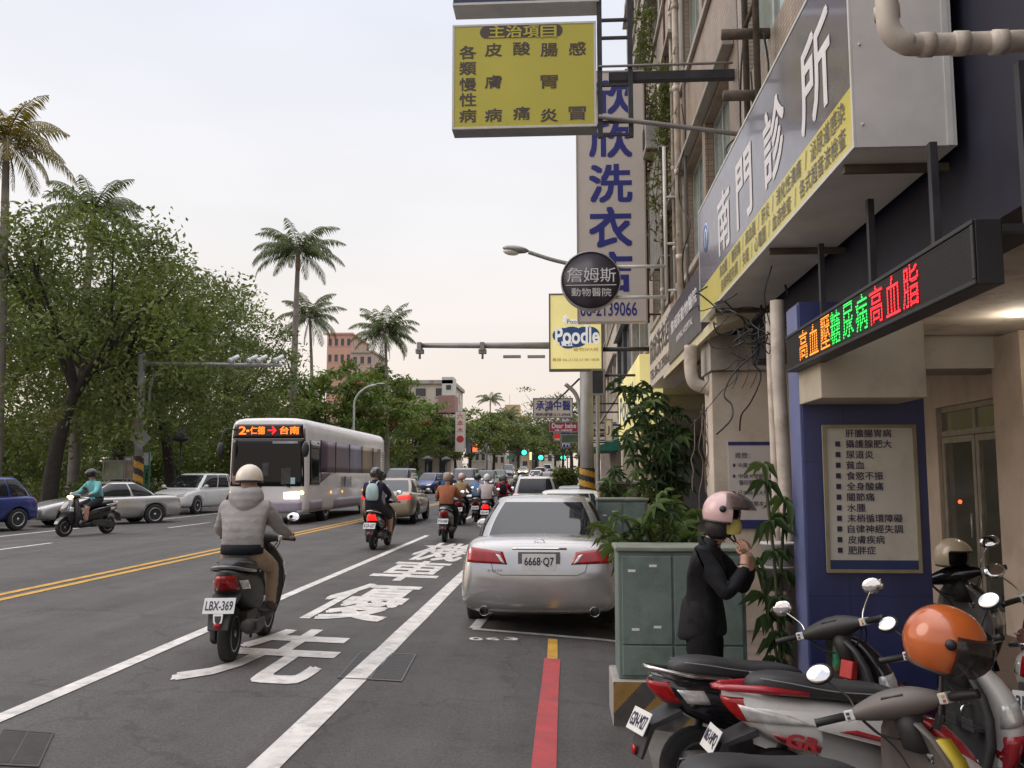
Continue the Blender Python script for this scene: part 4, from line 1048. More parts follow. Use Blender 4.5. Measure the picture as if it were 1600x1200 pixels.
M_pf = leafmat('palm_frond', (.075, .10, .036)); M_pr = mat('palm_rachis', (.12, .10, .05), .7, var=.2); M_pd = mat('palm_dead', (.13, .085, .055), .9, var=.3)
M_pg = leafmat('palm_frond_sunlit', (.16, .13, .03))  # golden evening light put into this palm's leaf colour
palm('golden green coconut palm with evening light painted into its drooping fronds', 10, 222, 33, 3.0, 'coco', 3, col=[M_pg, M_pr, M_pd, M_pr], r=.2, base_px=-5)
palm('dark palm with a smooth grey trunk half hidden by the big tree', 146, 332, 43, 3.2, 'royal', 4, base_px=116, r=.22)
palm('tall royal palm with a reddish shaft standing clear against the sky', 466, 395, 69, 4.3, 'royal', 5, base_px=455, n=26, r=.24)
palm('coconut palm just behind the tall royal palm', 484, 496, 78, 3.8, 'coco', 6, base_px=490)
palm('round crowned coconut palm above the fresh green trees', 602, 520, 84, 4.0, 'coco', 7, base_px=606, n=30)
palm('distant palm over the end of the street', 766, 625, 190, 3.8, 'royal', 8, n=14)
palm('lower distant palm beside the yellow building', 792, 652, 195, 4.2, 'coco', 9)

# hedge and shrubs of the park
def bush(name, label, cat, x, y, z, sx, sy, h, n, size, mats, seed, group=None):
    rr = random.Random(seed); b = B()
    for _ in range(max(6, n // 70)):
        leaf_quads(b, V((rr.uniform(-sx, sx), rr.uniform(-sy, sy), rr.uniform(.25, .85) * h)), h * .38, 70, size, [0, 1, 2], rr, .8)
    for k in range(5):
        x0 = rr.uniform(-sx, sx) * .6; b.tube([(x0, 0, 0), (x0 + rr.uniform(-.2, .2), rr.uniform(-.2, .2), h * .7)], .02, 5, 3)
    o = b.build(name, list(mats)[:3] + [M_bark]); o.location = (x, y, z); return tag(o, label, cat, group)
bush('hedge', 'clipped bright green hedge behind the blue car', 'hedge', txp(80, 36), 36, .3, 1.6, .5, 1.25, 1500, .09, M_lb, 1)
bush('hedge', 'low hedge behind the silver parked car', 'hedge', txp(150, 40), 41, .3, 2.2, .6, 1.1, 1500, .09, M_lf, 2)
for i, (px, Y, w, h) in enumerate(((20, 50, 4, 3.6), (120, 54, 4.5, 4.2), (210, 56, 4, 4.6), (290, 60, 4, 4.2), (360, 66, 4, 3.6), (430, 84, 5, 3.5), (480, 96, 5, 4), (-60, 44, 4, 4))):
    bush('shrub', ('dark park shrubs behind the big brown trunk', 'dark park shrubs behind the forked trunk', 'flowering pale green shrub behind the striped pole', 'dark shrubs behind the parked white car', 'shrubs beyond the front of the bus', 'shrubs below the tall palm', 'shrubs behind the rear of the bus', 'dark park shrubs behind the blue car')[i], 'shrub', txp(px, Y), Y, .3, w, 1.6, h, 2600, .17, (M_lb if i == 2 else M_lf), 20 + i, 'shrubs in the park')
# far wood behind the park: reads as one mass
b = B(); rr = random.Random(77)
for i in range(420):
    y = rr.uniform(100, 190); x = -20.5 - rr.random() ** 1.6 * 95; leaf_quads(b, V((x, y, rr.uniform(.3, 10) * (1 if x < -40 else .55))), 3.0, 60, .5, [0, 2, 3, 2], rr, .7)
for i in range(330):
    y = rr.uniform(62, 100); x = -.52 * y - 2 - rr.random() * 42; leaf_quads(b, V((x, y, rr.uniform(.3, 7.5))), 2.2, 60, .32, [0, 2, 3, 2], rr, .8)
tag(b.build('park_woodland', M_lf), None, None, kind='stuff')

# leafy plants on the right
M_sch = [leafmat('schefflera_leaf', (.042, .075, .026), .3), leafmat('schefflera_pale', (.10, .15, .05), .3), mat('green_stem', (.06, .065, .03), .7, var=.2)]
def whorl(b, c, d, r, n, rr, m=0, droop=.3):
    u, w, a = basis(d)
    for k in range(n):
        q = 2 * pi * k / n + rr.uniform(-.15, .15); o = (u * cos(q) + w * sin(q)); L = r * rr.uniform(.8, 1.15)
        s = o.cross(a).normalized() * L * .155; m1 = c + o * L * .5 + a * L * .08; tip = c + o * L - a * L * droop * .5 - V((0, 0, L * droop * .6))
        m0 = c + o * L * .22 + a * L * .06
        b.add([c, m0 + s * .8, m1 + s - V((0, 0, L * droop * .12)), tip, m1 - s - V((0, 0, L * droop * .12)), m0 - s * .8], [(0, 1, 2, 3), (0, 3, 4, 5)], m)
def plant(name, label, base, stems, r, nw, seed, leaf=7, mats=M_sch, pale=.3, stem=.012, cat='plant', first=.3):
    rr = random.Random(seed); b = B(); base = V(base)
    for (dx, dy, h) in stems:
        top = V((dx, dy, h)); pth = smooth_path([(0, 0, 0), (dx * .3, dy * .3, h * .45), tuple(top)], 8); b.tube(pth, stem, 5, 2); N = len(pth)
        for k in range(nw):
            f = first + (1 - first) * (k + rr.random() * .5) / nw; q = pth[min(N - 1, int(f * N))]; a = rr.uniform(0, 6.28); l = r * rr.uniform(.5, 1.3) * (1.1 - .5 * f)
            d = V((cos(a), sin(a), rr.uniform(.2, .8))).normalized(); e_ = q + d * l
            b.tube([q, e_], .004, 4, 2); whorl(b, e_, (d + V((0, 0, .6))).normalized(), r * rr.uniform(.75, 1.1), leaf, rr, 1 if rr.random() < pale else 0)
    o = b.build(name, mats); o.location = base
    return tag(o, label, cat)
c = P(1035, 850, Y=7.4)
plant('leafy_shrub', 'pale leafy shrub growing over the green cabinets beside the woman', (c.x, 7.6, .6), [(-.5, .1, .62), (-.3, -.2, .75), (.0, -.3, .85), (.15, .2, .9), (.3, -.2, .75), (.42, 0, .6), (-.1, 0, .7), (.2, -.4, .6), (-.35, -.4, .5)], .15, 14, 5, pale=.75, first=.35)
c = P(1045, 860, Y=12.5)
plant('umbrella_tree', 'tall dark umbrella tree in front of the gap beyond the vet pillar', (c.x + .1, 12.5, 0), [(-.7, .2, 3.0), (-.3, -.3, 2.7), (.05, .2, 2.6), (-.7, -.2, 2.3), (-.1, -.3, 2.1), (-.45, .1, 2.95), (.15, -.2, 2.3), (-.45, -.3, 2.6), (-.2, .3, 2.8)], .19, 17, 6, pale=.2, stem=.018, cat='tree', first=.45)
plant('leafy_shrub', 'dark leafy plant hanging low beyond the cabinets', (P(985, 800, Y=16).x, 16, 0), [(-.4, 0, 1.6), (-.2, .3, 1.8), (.2, -.2, 1.7), (-.55, -.2, 1.4), (.3, 0, 1.4)], .2, 12, 8, pale=.3, first=.4)
plant('leafy_shrub', 'dry yellowed plant by the cream pillar beyond the umbrella tree', (P(1000, 800, Y=14.3).x, 14.3, 0), [(-.2, 0, 1.3), (.1, .1, 1.5), (.25, -.1, 1.2)], .24, 7, 12, mats=[leafmat('leaf_straw', (.20, .16, .07)), leafmat('leaf_straw'), M_sch[2]], first=.3)
# pot plant beside the woman
c = P(1205, 1000, Y=6.5)
t = T('potted_plant', 'tall potted plant with long glossy leaves at the foot of the drain pipes', 'plant', (c.x + .06, 6.5, 0)); t.scale = (1.1, 1.1, 1.18)
b = B(); rr = random.Random(9)
for (dx, dy, h) in ((-.06, -.05, 1.52), (.05, .04, 1.3), (-.1, .02, .95)):
    pth = smooth_path([(0, 0, .2), (dx * .5, dy, h * .6), (dx * 1.4, dy, h)], 8); b.tube(pth, .011, 6, 2)
    for k in range(6):
        q = pth[min(len(pth) - 1, 4 + int(k * 2.5))]; whorl(b, q, (V((rr.uniform(-.4, .4), rr.uniform(-.4, .4), 1))).normalized(), .15 * rr.uniform(.6, 1.15), 6, rr, 0 if k < 5 else 1, .75)
b.build('foliage', M_sch, t)
b = B(); b.lathe([(.10, 0), (.135, .24), (.145, .24), (.145, .27), (.12, .27)], n=20); b.build('pot', mat('pot_terracotta', (.12, .06, .04), .8, var=.2), t)
for (px, py, Y, s, l) in ((1218, 868, 6.95, .14, 'white plastic tub hung on the pipes behind the pot plant'), (1212, 905, 6.92, .13, 'second white tub below it on the pipes')):
    c = P(px, py, Y=Y); b = B(); b.lathe([(s * .75, -.08), (s, .08), (s * 1.06, .085), (s * 1.06, .10), (s * .8, .10)], (0, 0, 0), n=18); o = b.build('tub', mat('tub_white', (.5, .48, .46), .4, var=.1, dirt=.3)); o.location = c; tag(o, l, 'tub')
# creepers on the facade high above
def creeper(label, px, py, Y, X, L, n, seed, mats=None):
    rr = random.Random(seed); b = B(); c = P(px, py, X=X)
    for i in range(n):
        p = c + V((rr.uniform(-.12, .06), rr.uniform(-.5, .5), rr.uniform(-.3, .3))); pts = [p]
        for k in range(6): p = p + V((rr.uniform(-.08, .06), rr.uniform(-.12, .12), -L / 6 * rr.uniform(.6, 1.2))); pts.append(p)
        b.tube(pts, .006, 4, 2)
        for q in pts: leaf_quads(b, q, .2, 26, .05, [0, 1], rr, 1.2)
    return tag(b.build('creeper', mats or [M_lf[3], M_lf[0], M_bark], origin=c), label, 'plant', 'creepers on the facades')
creeper('creeper hanging from the roof edge beside the navy box sign', 1012, 25, 0, FX - .12, 3.2, 9, 1)
creeper('sparse creeper among the pipes beside the white drain pipe', 1043, 150, 0, FX - .1, 2.6, 6, 2)
creeper('dry greyish creeper behind the tall laundry sign', 1015, 235, 0, FX - .12, 2.0, 7, 3, [mat('leaf_dry', (.16, .14, .11), .9, var=.3), mat('leaf_dry'), M_bark])
creeper('small creeper beside the rusty downpipe', 1040, 120, 0, FX - .1, 1.2, 4, 4)

# ------------------------------------------------------------------ cars
M_tyre = mat('tyre_rubber', (.018, .018, .018), .85, var=.25, bump=.2, bscale=60)
M_rim = mat('alloy_rim', (.42, .42, .43), .3, .8, var=.1)
M_cglass = mat('car_glass', (.012, .014, .016), .04, var=0, spec=.45)
M_tail = mat('tail_lens', (.30, .004, .006), .15, var=.25, scale=14, coat=.25)
M_taillit = mat('tail_lens_lit', (.45, .006, .006), .2, var=0, emit=1.5, ecol=(1, .016, .012), coat=.3)
M_lens = mat('clear_lens', (.50, .50, .48), .10, .2, var=.25, scale=20, coat=.8)
M_headlit = mat('headlamp_lit', (.9, .8, .6), .2, var=0, emit=9, ecol=(1, .72, .32))
M_plate = mat('plate_white', (.62, .62, .60), .45, var=.05, dirt=.15)
M_chrome = mat('chrome', (.62, .62, .62), .12, 1, var=.05)
def paint(name, c, metal=.35, rough=.3): return mat(name, c, rough, metal, var=.05, scale=2, coat=.7, dirt=.12, dscale=3, dcol=(.12, .11, .10))
# stations: (x from rear, half width, bottom, shoulder, deck edge, deck middle); cabin: base (x0,x1,half w,z), roof (x0,x1,half w,z)
CARS = {
 'sedan': dict(L=4.75, H=1.47, wr=.33, ax=(1.05, 3.78), st=[(0, .68, .40, .56, .66, .69), (.03, .80, .30, .52, .72, .76), (.10, .845, .25, .56, .92, .96), (.17, .86, .22, .60, 1.015, 1.05), (.45, .885, .21, .68, 1.03, 1.075), (1.0, .905, .2, .70, 1.0, 1.08), (2.2, .905, .2, .68, .97, 1.02), (3.3, .90, .2, .68, .94, .99), (3.9, .885, .2, .66, .86, .93), (4.4, .84, .22, .58, .74, .82), (4.65, .76, .26, .50, .62, .68), (4.75, .60, .34, .46, .54, .58)],
   cab=((.62, 3.55, .80, .96), (1.62, 2.62, .575, 1.455)), mid=(2.08,)),
 'coupe': dict(L=4.5, H=1.38, wr=.33, ax=(.95, 3.6), st=[(0, .66, .36, .54, .66, .70), (.04, .78, .27, .55, .80, .84), (.14, .82, .22, .58, .93, .97), (.6, .85, .2, .66, .95, .99), (2.0, .86, .2, .66, .92, .96), (3.1, .85, .2, .64, .90, .94), (3.8, .83, .2, .60, .80, .86), (4.3, .77, .22, .52, .68, .74), (4.46, .70, .26, .48, .60, .64), (4.5, .58, .34, .46, .54, .58)],
   cab=((.72, 3.2, .76, .90), (1.5, 2.35, .55, 1.37)), mid=(1.75,)),
 'suv': dict(L=4.4, H=1.68, wr=.36, ax=(.85, 3.5), st=[(0, .70, .42, .62, .84, .88), (.04, .82, .33, .62, .95, 1.0), (.14, .88, .28, .68, 1.06, 1.1), (.5, .905, .26, .76, 1.10, 1.14), (2.0, .91, .25, .76, 1.06, 1.1), (3.1, .905, .25, .76, 1.02, 1.06), (3.7, .89, .25, .74, .96, 1.03), (4.15, .85, .27, .66, .86, .94), (4.33, .78, .32, .58, .74, .80), (4.4, .64, .4, .54, .64, .68)],
   cab=((.08, 3.35, .83, 1.04), (.36, 2.45, .63, 1.66)), mid=(.85, 1.75)),
 'hatch': dict(L=4.0, H=1.5, wr=.31, ax=(.7, 3.2), st=[(0, .68, .38, .56, .74, .78), (.04, .79, .28, .58, .86, .90), (.14, .84, .24, .62, .95, 1.0), (.5, .85, .22, .70, .98, 1.02), (2.0, .855, .22, .70, .95, .98), (2.9, .85, .22, .68, .92, .96), (3.4, .83, .22, .62, .84, .91), (3.8, .77, .24, .54, .70, .78), (3.94, .70, .28, .5, .60, .66), (4.0, .56, .36, .48, .54, .58)],
   cab=((.10, 3.15, .78, .93), (.55, 2.3, .58, 1.49)), mid=(1.0, 1.7)),
 'van': dict(L=4.6, H=1.95, wr=.33, ax=(.8, 3.75), st=[(0, .72, .42, .66, .92, .95), (.04, .82, .32, .66, 1.0, 1.04), (.14, .86, .28, .7, 1.08, 1.1), (.5, .87, .25, .76, 1.1, 1.12), (2.5, .87, .25, .76, 1.06, 1.1), (3.6, .865, .25, .74, 1.0, 1.05), (4.2, .83, .26, .68, .88, .96), (4.5, .77, .30, .6, .74, .82), (4.6, .64, .38, .54, .62, .66)],
   cab=((.06, 4.1, .80, 1.04), (.26, 3.0, .66, 1.93)), mid=(1.1, 2.1, 3.0)),
}
def cab_pt(cb, L, t, phi, off=0, n=5.5):
    (x0, x1, w, z0), (X0, X1, Wd, z1) = cb
    f = t; bulge = sin(pi * min(1, t)) * .03
    a0, a1 = x0 + (X0 - x0) * f, x1 + (X1 - x1) * f; ww = w + (Wd - w) * f + bulge; zz = z0 + (z1 - z0) * (f ** .92 if 0 < f < 1 else f)
    c, s = cos(phi), sin(phi)
    px = (a0 + a1) / 2 + ((a1 - a0) / 2 + off + bulge * .8) * math.copysign(abs(c) ** (2 / n), c); py = (ww + off) * math.copysign(abs(s) ** (2 / n), s)
    return V((px - L / 2, py, zz))
PROTO = {}
def car_shell(kind):
    if kind in PROTO: return PROTO[kind]
    p = CARS[kind]; L = p['L']; b = B(); rings = []
    for (x, w, zb, zs, zt, zc) in p['st']:
        h = [(0, zb), (.80 * w, zb), (.95 * w, zb + .07), (1.0 * w, zb + (zs - zb) * .5), (.995 * w, zs), (.935 * w, zt - .015), (.80 * w, zt + (zc - zt) * .45), (0, zc)]
        rings.append([V((x - L / 2, -y, z)) for y, z in h] + [V((x - L / 2, y, z)) for y, z in reversed(h[1:-1])])
    b.loft(rings); body = b.build('body', [M_black, M_black], sub=2); bake(body)
    c = B(); r = p['wr'] * 1.16
    for ax in p['ax']:
        for s in (-1, 1): c.lathe([(r, 0), (r, .32)], (ax - L / 2, s * .98 - (.32 if s > 0 else 0), p['wr']), (0, 1, 0), 28)
    co = c.build('cutter', [M_black, M_black]); co.data.materials[0] = M_black
    k = body.modifiers.new('c', 'BOOLEAN'); k.object = co; k.operation = 'DIFFERENCE'; k.solver = 'EXACT'
    try: k.material_mode = 'TRANSFER'
    except Exception: pass
    bake(body); bpy.data.objects.remove(co)
    for f in body.data.polygons: f.use_smooth = True
    me = body.data; tree_ = bvh(body); bpy.data.objects.remove(body)
    # cabin: painted roof and pillars
    cb = p['cab']; c = B(); ts = (-.25, 0, .3, .6, .85, .97); N = 48
    rings = [[cab_pt(cb, L, t, 2 * pi * j / N + pi / N) for j in range(N)] for t in ts]
    top = rings[-1]; cx = sum((q.x for q in top)) / N
    for s, dz in ((.93, .018), (.75, .035), (.4, .048), (.02, .052)): rings.append([V((cx + (q.x - cx) * s, q.y * s, q.z + dz)) for q in top])
    c.loft(rings); co = c.build('cabin', M_black); cm = co.data; bpy.data.objects.remove(co)
    glass = {}
    def pane(name, a0, a1, t0=.06, t1=.90, nu=14):
        g = B(); nv = 6; vs = []
        for j in range(nv + 1):
            for i in range(nu + 1): vs.append(cab_pt(cb, L, t0 + (t1 - t0) * j / nv, RAD(a0 + (a1 - a0) * i / nu), .008))
        g.add(vs, [(j * (nu + 1) + i, j * (nu + 1) + i + 1, (j + 1) * (nu + 1) + i + 1, (j + 1) * (nu + 1) + i) for j in range(nv) for i in range(nu)], 0, True)
        o = g.build(name, M_cglass); m = o.data; bpy.data.objects.remove(o); glass.setdefault(name, []).append(m)
    pane('windscreen', -33, 33); pane('rear_window', 149, 211)
    cuts = [49] + [None] * 0
    def phi_for(x):                      # angle on the side whose point sits at distance x from the rear
        best = min(range(46, 135), key=lambda q: abs(cab_pt(cb, L, .4, RAD(q)).x - (x - L / 2))); return best
    (bx0, bx1, _, _), (tx0, tx1, _, _) = cb; m0, m1 = bx0 + (tx0 - bx0) * .4, bx1 + (tx1 - bx1) * .4; ha = (m1 - m0) / 2; ps = sorted([-.87] + [(x - (m0 + m1) / 2) / ha for x in p['mid']] + [.87]); gap = .035 / ha
    def side_pane(f0, f1, sg, nu=10, nv=6, t0=.06, t1=.90):
        g = B(); vs = []
        for j in range(nv + 1):
            for i in range(nu + 1):
                f = f0 + (f1 - f0) * (i if sg < 0 else nu - i) / nu; ph = math.acos(math.copysign(abs(f) ** 2.75, f)) * sg
                vs.append(cab_pt(cb, L, t0 + (t1 - t0) * j / nv, ph, .008))
        g.add(vs, [(j * (nu + 1) + i, j * (nu + 1) + i + 1, (j + 1) * (nu + 1) + i + 1, (j + 1) * (nu + 1) + i) for j in range(nv) for i in range(nu)], 0, True)
        o = g.build('side_window', M_cglass); glass.setdefault('side_window', []).append(o.data); bpy.data.objects.remove(o)
    for a, c_ in zip(ps, ps[1:]):
        for sg in (-1, 1): side_pane(a + gap, c_ - gap, sg)
    PROTO[kind] = (me, tree_, cm, glass); return PROTO[kind]
WH = {}
def wheel_meshes(r, w=.2, spokes=8, key='car'):
    k = (round(r, 3), w, spokes)
    if k not in WH:
        b = B(); b.lathe([(r * .66, -w * .42), (r * .86, -w * .5), (r * .97, -w * .42), (r, -w * .2), (r, w * .2), (r * .97, w * .42), (r * .86, w * .5), (r * .66, w * .42)], (0, 0, 0), (0, 1, 0), 30); t = b.build('tyre', M_tyre)
        b = B(); b.lathe([(r * .66, w * .44), (r * .64, w * .47), (r * .58, w * .44), (r * .57, w * .1), (r * .1, w * .1)], (0, 0, 0), (0, 1, 0), 30, cap=False)
        b.lathe([(r * .66, -w * .44), (r * .60, -w * .44), (r * .57, -w * .1), (r * .1, -w * .1)], (0, 0, 0), (0, 1, 0), 24, cap=False)
        for i in range(spokes):
            a = 2 * pi * i / spokes; d = V((cos(a), 0, sin(a))); R = Matrix.Rotation(-a, 3, 'Y'); b.box(d * r * .36 + V((0, w * .33, 0)), (r * .46, w * .14, r * .13), 0, R); b.box(d * r * .36 - V((0, w * .33, 0)), (r * .46, w * .14, r * .13), 0, R)
        b.lathe([(r * .14, w * .2), (r * .13, w * .44), (.01, w * .46)], (0, 0, 0), (0, 1, 0), 14); b.lathe([(r * .14, -w * .2), (r * .13, -w * .44), (.01, -w * .46)], (0, 0, 0), (0, 1, 0), 14)
        q = b.build('rim', [M_rim]); WH[k] = (t.data, q.data); bpy.data.objects.remove(t); bpy.data.objects.remove(q)
    return WH[k]
def link(name, me, parent, loc=(0, 0, 0)):
    o = bpy.data.objects.new(name, me); C.objects.link(o); o.parent = parent; o.location = loc; return o
def plate(parent, o, u, v, txt, w=.33, h=.155, font=None, frame=True):
    """number plate centred on o, spanned by u, v"""
    u, v = V(u).normalized(), V(v).normalized(); n = u.cross(v); o = V(o); b = B()
    R = Matrix((u, v, n)).transposed(); b.box(o, (w, h, .006), 0, R)
    q = b.build('number_plate', M_plate, parent, bevel=.002)
    t = B(); t.text(txt, o - u * w * .43 - v * h * .28 + n * .004, u, v, w * .86, h * .56, 0, .02, .001); t.build('lettering', M_inkn, q); return q
def car(kind, col, label, x, y, rz, txt=None, brake=False, heads=False, group=None, dz=0, extra=None, far=False):
    p = CARS[kind]; L = p['L']; me, tr, cm, glass = car_shell(kind)
    t = T('parked_car' if group and 'parked' in group else 'car', label, 'car', (x, y, zg(x) + climb(y) + dz), rz, group)
    m = me.copy(); m.materials.clear(); m.materials.append(col); m.materials.append(M_black); link('body', m, t)
    m2 = cm.copy(); m2.materials.clear(); m2.materials.append(col); link('cabin', m2, t)
    for nm, ms in glass.items():
        for g in ms: link(nm, g, t)
    tm, rm = wheel_meshes(p['wr'])
    for ax in p['ax']:
        for s in (-1, 1):
            w = link('wheel', tm, t, (ax - L / 2, s * (p['st'][4][1] - .115), p['wr'])); link('rim', rm, w)
    hx = p['st']; zt = hx[3][4]
    tl = p.get('tail')
    for s in (-1, 1):
        b = B(); yo, yi = .84 * hx[3][1], .40 * hx[3][1]
        if kind in ('suv', 'van', 'hatch'): cs = [(-3, s * .62 * hx[3][1], zt - .26), (-3, s * .97 * hx[3][1], zt - .24), (-3, s * .99 * hx[3][1], zt + .0), (-3, s * .70 * hx[3][1], zt - .02)]
        else: cs = [(-3, s * yi, zt - .24), (-3, s * .97 * hx[3][1], zt - .22), (-3, s * .96 * hx[3][1], zt - .05), (-3, s * .46 * hx[3][1], zt - .11)]
        if s > 0: cs = [cs[1], cs[0], cs[3], cs[2]]
        patch(b, tr, cs, (1, 0, 0), 10, 5, .006); b.build('tail_light', M_taillit if brake else M_tail, t)
        b = B(); f = hx[-3]; zf = f[4]
        cs = [(3, s * .42 * f[1], zf - .16), (3, s * 1.0 * f[1], zf - .10), (3, s * 1.02 * f[1], zf + .03), (3, s * .52 * f[1], zf - .05)]
        if s < 0: cs = [cs[1], cs[0], cs[3], cs[2]]
        patch(b, tr, cs, (-1, 0, 0), 8, 4, .006); b.build('headlight', M_headlit if heads else M_lens, t)
        b = B(); c0 = cab_pt(p['cab'], L, .06, RAD(47) * s, .02); b.ell(c0 + V((-.06, s * .21, .05)), (.06, .10, .075), 12); b.tube([c0 - V((0, s * .03, .03)), c0 + V((-.06, s * .16, .03))], .02, 6)
        mo = b.build('mirror', col, t); b = B(); b.ell(c0 + V((-.115, s * .21, .05)), (.008, .085, .06), 12); b.build('mirror_glass', M_chrome, mo)
    # front grille and lower intake, rear sill
    b = B(); f = hx[-2]; patch(b, tr, [(3, .42, f[4] - .15), (3, -.42, f[4] - .15), (3, -.46, f[4] - .04), (3, .46, f[4] - .04)], (-1, 0, 0), 8, 3, .006)
    patch(b, tr, [(3, .55, f[2] + .05), (3, -.55, f[2] + .05), (3, -.6, f[2] + .17), (3, .6, f[2] + .17)], (-1, 0, 0), 8, 3, .006); b.build('grille', M_black, t)
    if txt:
        zp = hx[2][4] - .13 if kind in ('sedan', 'coupe') else .72; h = tr.ray_cast(V((-4, 0, zp)), V((1, 0, 0)))[0] or V((-L / 2, 0, zp))
        plate(t, h - V((.012, 0, 0)), (0, -1, 0), (.12, 0, 1), txt)
        h = tr.ray_cast(V((4, 0, .5)), V((-1, 0, 0)))[0] or V((L / 2, 0, .5)); plate(t, h + V((.012, 0, 0)), (0, 1, 0), (-.1, 0, 1), txt)
    if extra: extra(t, tr, p)
    return t
P_silver = paint('paint_silver', (.40, .395, .39), .6, .24); P_white = paint('paint_white', (.62, .62, .61), .0, .3); P_gold = paint('paint_champagne', (.30, .24, .17), .5, .3)
P_blue = paint('paint_blue', (.018, .035, .16), .3); P_dark = paint('paint_dark', (.03, .032, .036), .3); P_grey = paint('paint_grey', (.18, .19, .20), .4); P_slate = paint('paint_slate_blue', (.07, .10, .15), .3); P_red = paint('paint_red', (.30, .02, .02), .2)
def lexus_extra(t, tr, p):
    L = p['L']
    def onb(y, z): return (tr.ray_cast(V((-4, y, z)), V((1, 0, 0)))[0] or V((-L / 2, y, z))) - V((.005, 0, 0))
    b = B(); b.tube([onb(y, .94) for y in (-.30, -.2, -.1, 0, .1, .2, .30)], .011, 6); b.build('chrome_bar', M_chrome, t)
    b = B(); o = onb(0, 1.005); pts = [o + V((0, .055 * cos(a), .035 * sin(a))) for a in [2 * pi * i / 20 for i in range(21)]]; b.tube(pts, .005, 5); b.tube([o + V((0, .03, .022)), o + V((0, .01, -.015)), o + V((0, -.035, -.015))], .005, 5); b.build('emblem', M_chrome, t)
    for s in (-1, 1):
        b = B(); y = .60 * s; b.lathe([(.048, -.02), (.052, -.03), (.052, .16), (.044, .16), (.044, -.02)], (-L / 2 + .05, y, .275), (1, 0, 0), 18, cap=False); b.lathe([(.043, .06), (.001, .06)], (-L / 2 + .05, y, .275), (1, 0, 0), 18, 1, cap=False); b.build('exhaust_tip', [M_chrome, M_black], t)
        # clear inner ends of the tail lamps
        b = B(); cs = [(-3, s * .42, .80), (-3, s * .37, .775), (-3, s * .43, .87), (-3, s * .48, .885)]
        if s < 0: cs = [cs[1], cs[0], cs[3], cs[2]]
        cs = [cs[1], cs[0], cs[3], cs[2]]
        patch(b, tr, cs, (1, 0, 0), 4, 4, .012); b.build('reversing_lamp', M_lens, t)
    # boot lid shut lines, bumper joint
    b = B()
    for s in (-1, 1):
        pts = [onb(s * .62, 1.0), onb(s * .58, .92), onb(s * .53, .80), onb(s * .50, .70), onb(s * .42, .665)]; b.tube([q + V((.003, 0, 0)) for q in pts], .004, 4)
    b.tube([onb(y, .662) + V((.003, 0, 0)) for y in (-.42, -.2, 0, .2, .42)], .004, 4); b.build('shut_line', M_black, t)
    b = B(); q = onb(0, .80); b.box(q + V((.004, 0, 0)), (.012, .46, .215), 0); b.build('plate_recess', mat('recess_grey', (.16, .155, .15), .5, .3), t)
    b = B(); o = onb(.56, .70); b.text('ES350', o + V((-.002, 0, 0)), (0, -1, 0), UZ, .16, .022, 0, 0, .002); b.build('lettering', M_chrome, t)
lx_ = G(846, 975)
CARS['lexus'] = dict(CARS['sedan'], L=4.82, st=[(x * 4.82 / 4.75, w * 1.012, zb, zs, zt, zc) for x, w, zb, zs, zt, zc in CARS['sedan']['st']])
lex = car('lexus', P_silver, 'silver sedan parked in the bay numbered 063, its rear with two exhausts toward us', lx_.x + .02, 9.75 + 4.82 / 2, RAD(90 - .5), None, False, extra=lexus_extra, group='cars parked beside the shops')
h = PROTO['lexus'][1].ray_cast(V((-4, 0, .80)), V((1, 0, 0)))[0]
plate(lex, h - V((.02, 0, 0)), (0, -1, 0), (.10, 0, 1), '6668·Q7', .37, .175)
CP = 'cars parked beside the shops'; PL = 'cars parked on the park side'; MV = 'cars driving on the road'
car('sedan', P_white, 'pale sedan parked just ahead of the silver sedan', txp(890, 17.2) + .02, 17.2 + 2.3, RAD(90), '3817-E2', True, group=CP)
car('hatch', P_grey, 'grey hatchback parked ahead of the pale sedan, beside the striped pole', txp(905, 25.5), 25.5 + 2, RAD(90), '7752-LG', group=CP)
car('suv', P_white, 'white sport utility car with lit tail lights beyond the parked sedans', txp(836, 31.5), 31.5 + 2.2, RAD(90), '8265-ZK', True, group=MV)
car('sedan', P_gold, 'champagne sedan driving away beside the bus with red tail lights', txp(600, 28.3), 28.3 + 2.35, RAD(91), '5163-VN', True, group=MV)
car('hatch', P_blue, 'blue car on the park side in front of the silver two-door car', txp(-98, 23.5), 23.5, RAD(-90 - 20), None, group=PL)
car('coupe', P_silver, 'silver two-door car parked behind the oncoming black scooter', txp(150, 28), 28, RAD(-90 - 40), None, group=PL, dz=-.03)
car('suv', P_white, 'white sport utility car parked nose toward us beside the bus', txp(297, 37), 37, RAD(-90 - 7), 'AUN-1837', group=PL)
car('van', P_slate, 'slate blue van behind the rear of the bus', txp(625, 54), 54, RAD(-91), None, group=MV)
car('hatch', P_blue, 'dark blue hatchback parked below the pale building', txp(672, 66), 66, RAD(-100), None, group=PL)
car('van', P_grey, 'grey van coming toward us beyond the riders', txp(727, 57), 57, RAD(-91), None, group=MV)
car('suv', P_dark, 'dark car coming toward us behind the grey van', txp(760, 70), 70, RAD(-91), None, group=MV)
car('sedan', P_white, 'white car coming toward us with headlights on', txp(742, 46), 46, RAD(-91), None, heads=False, group=MV)
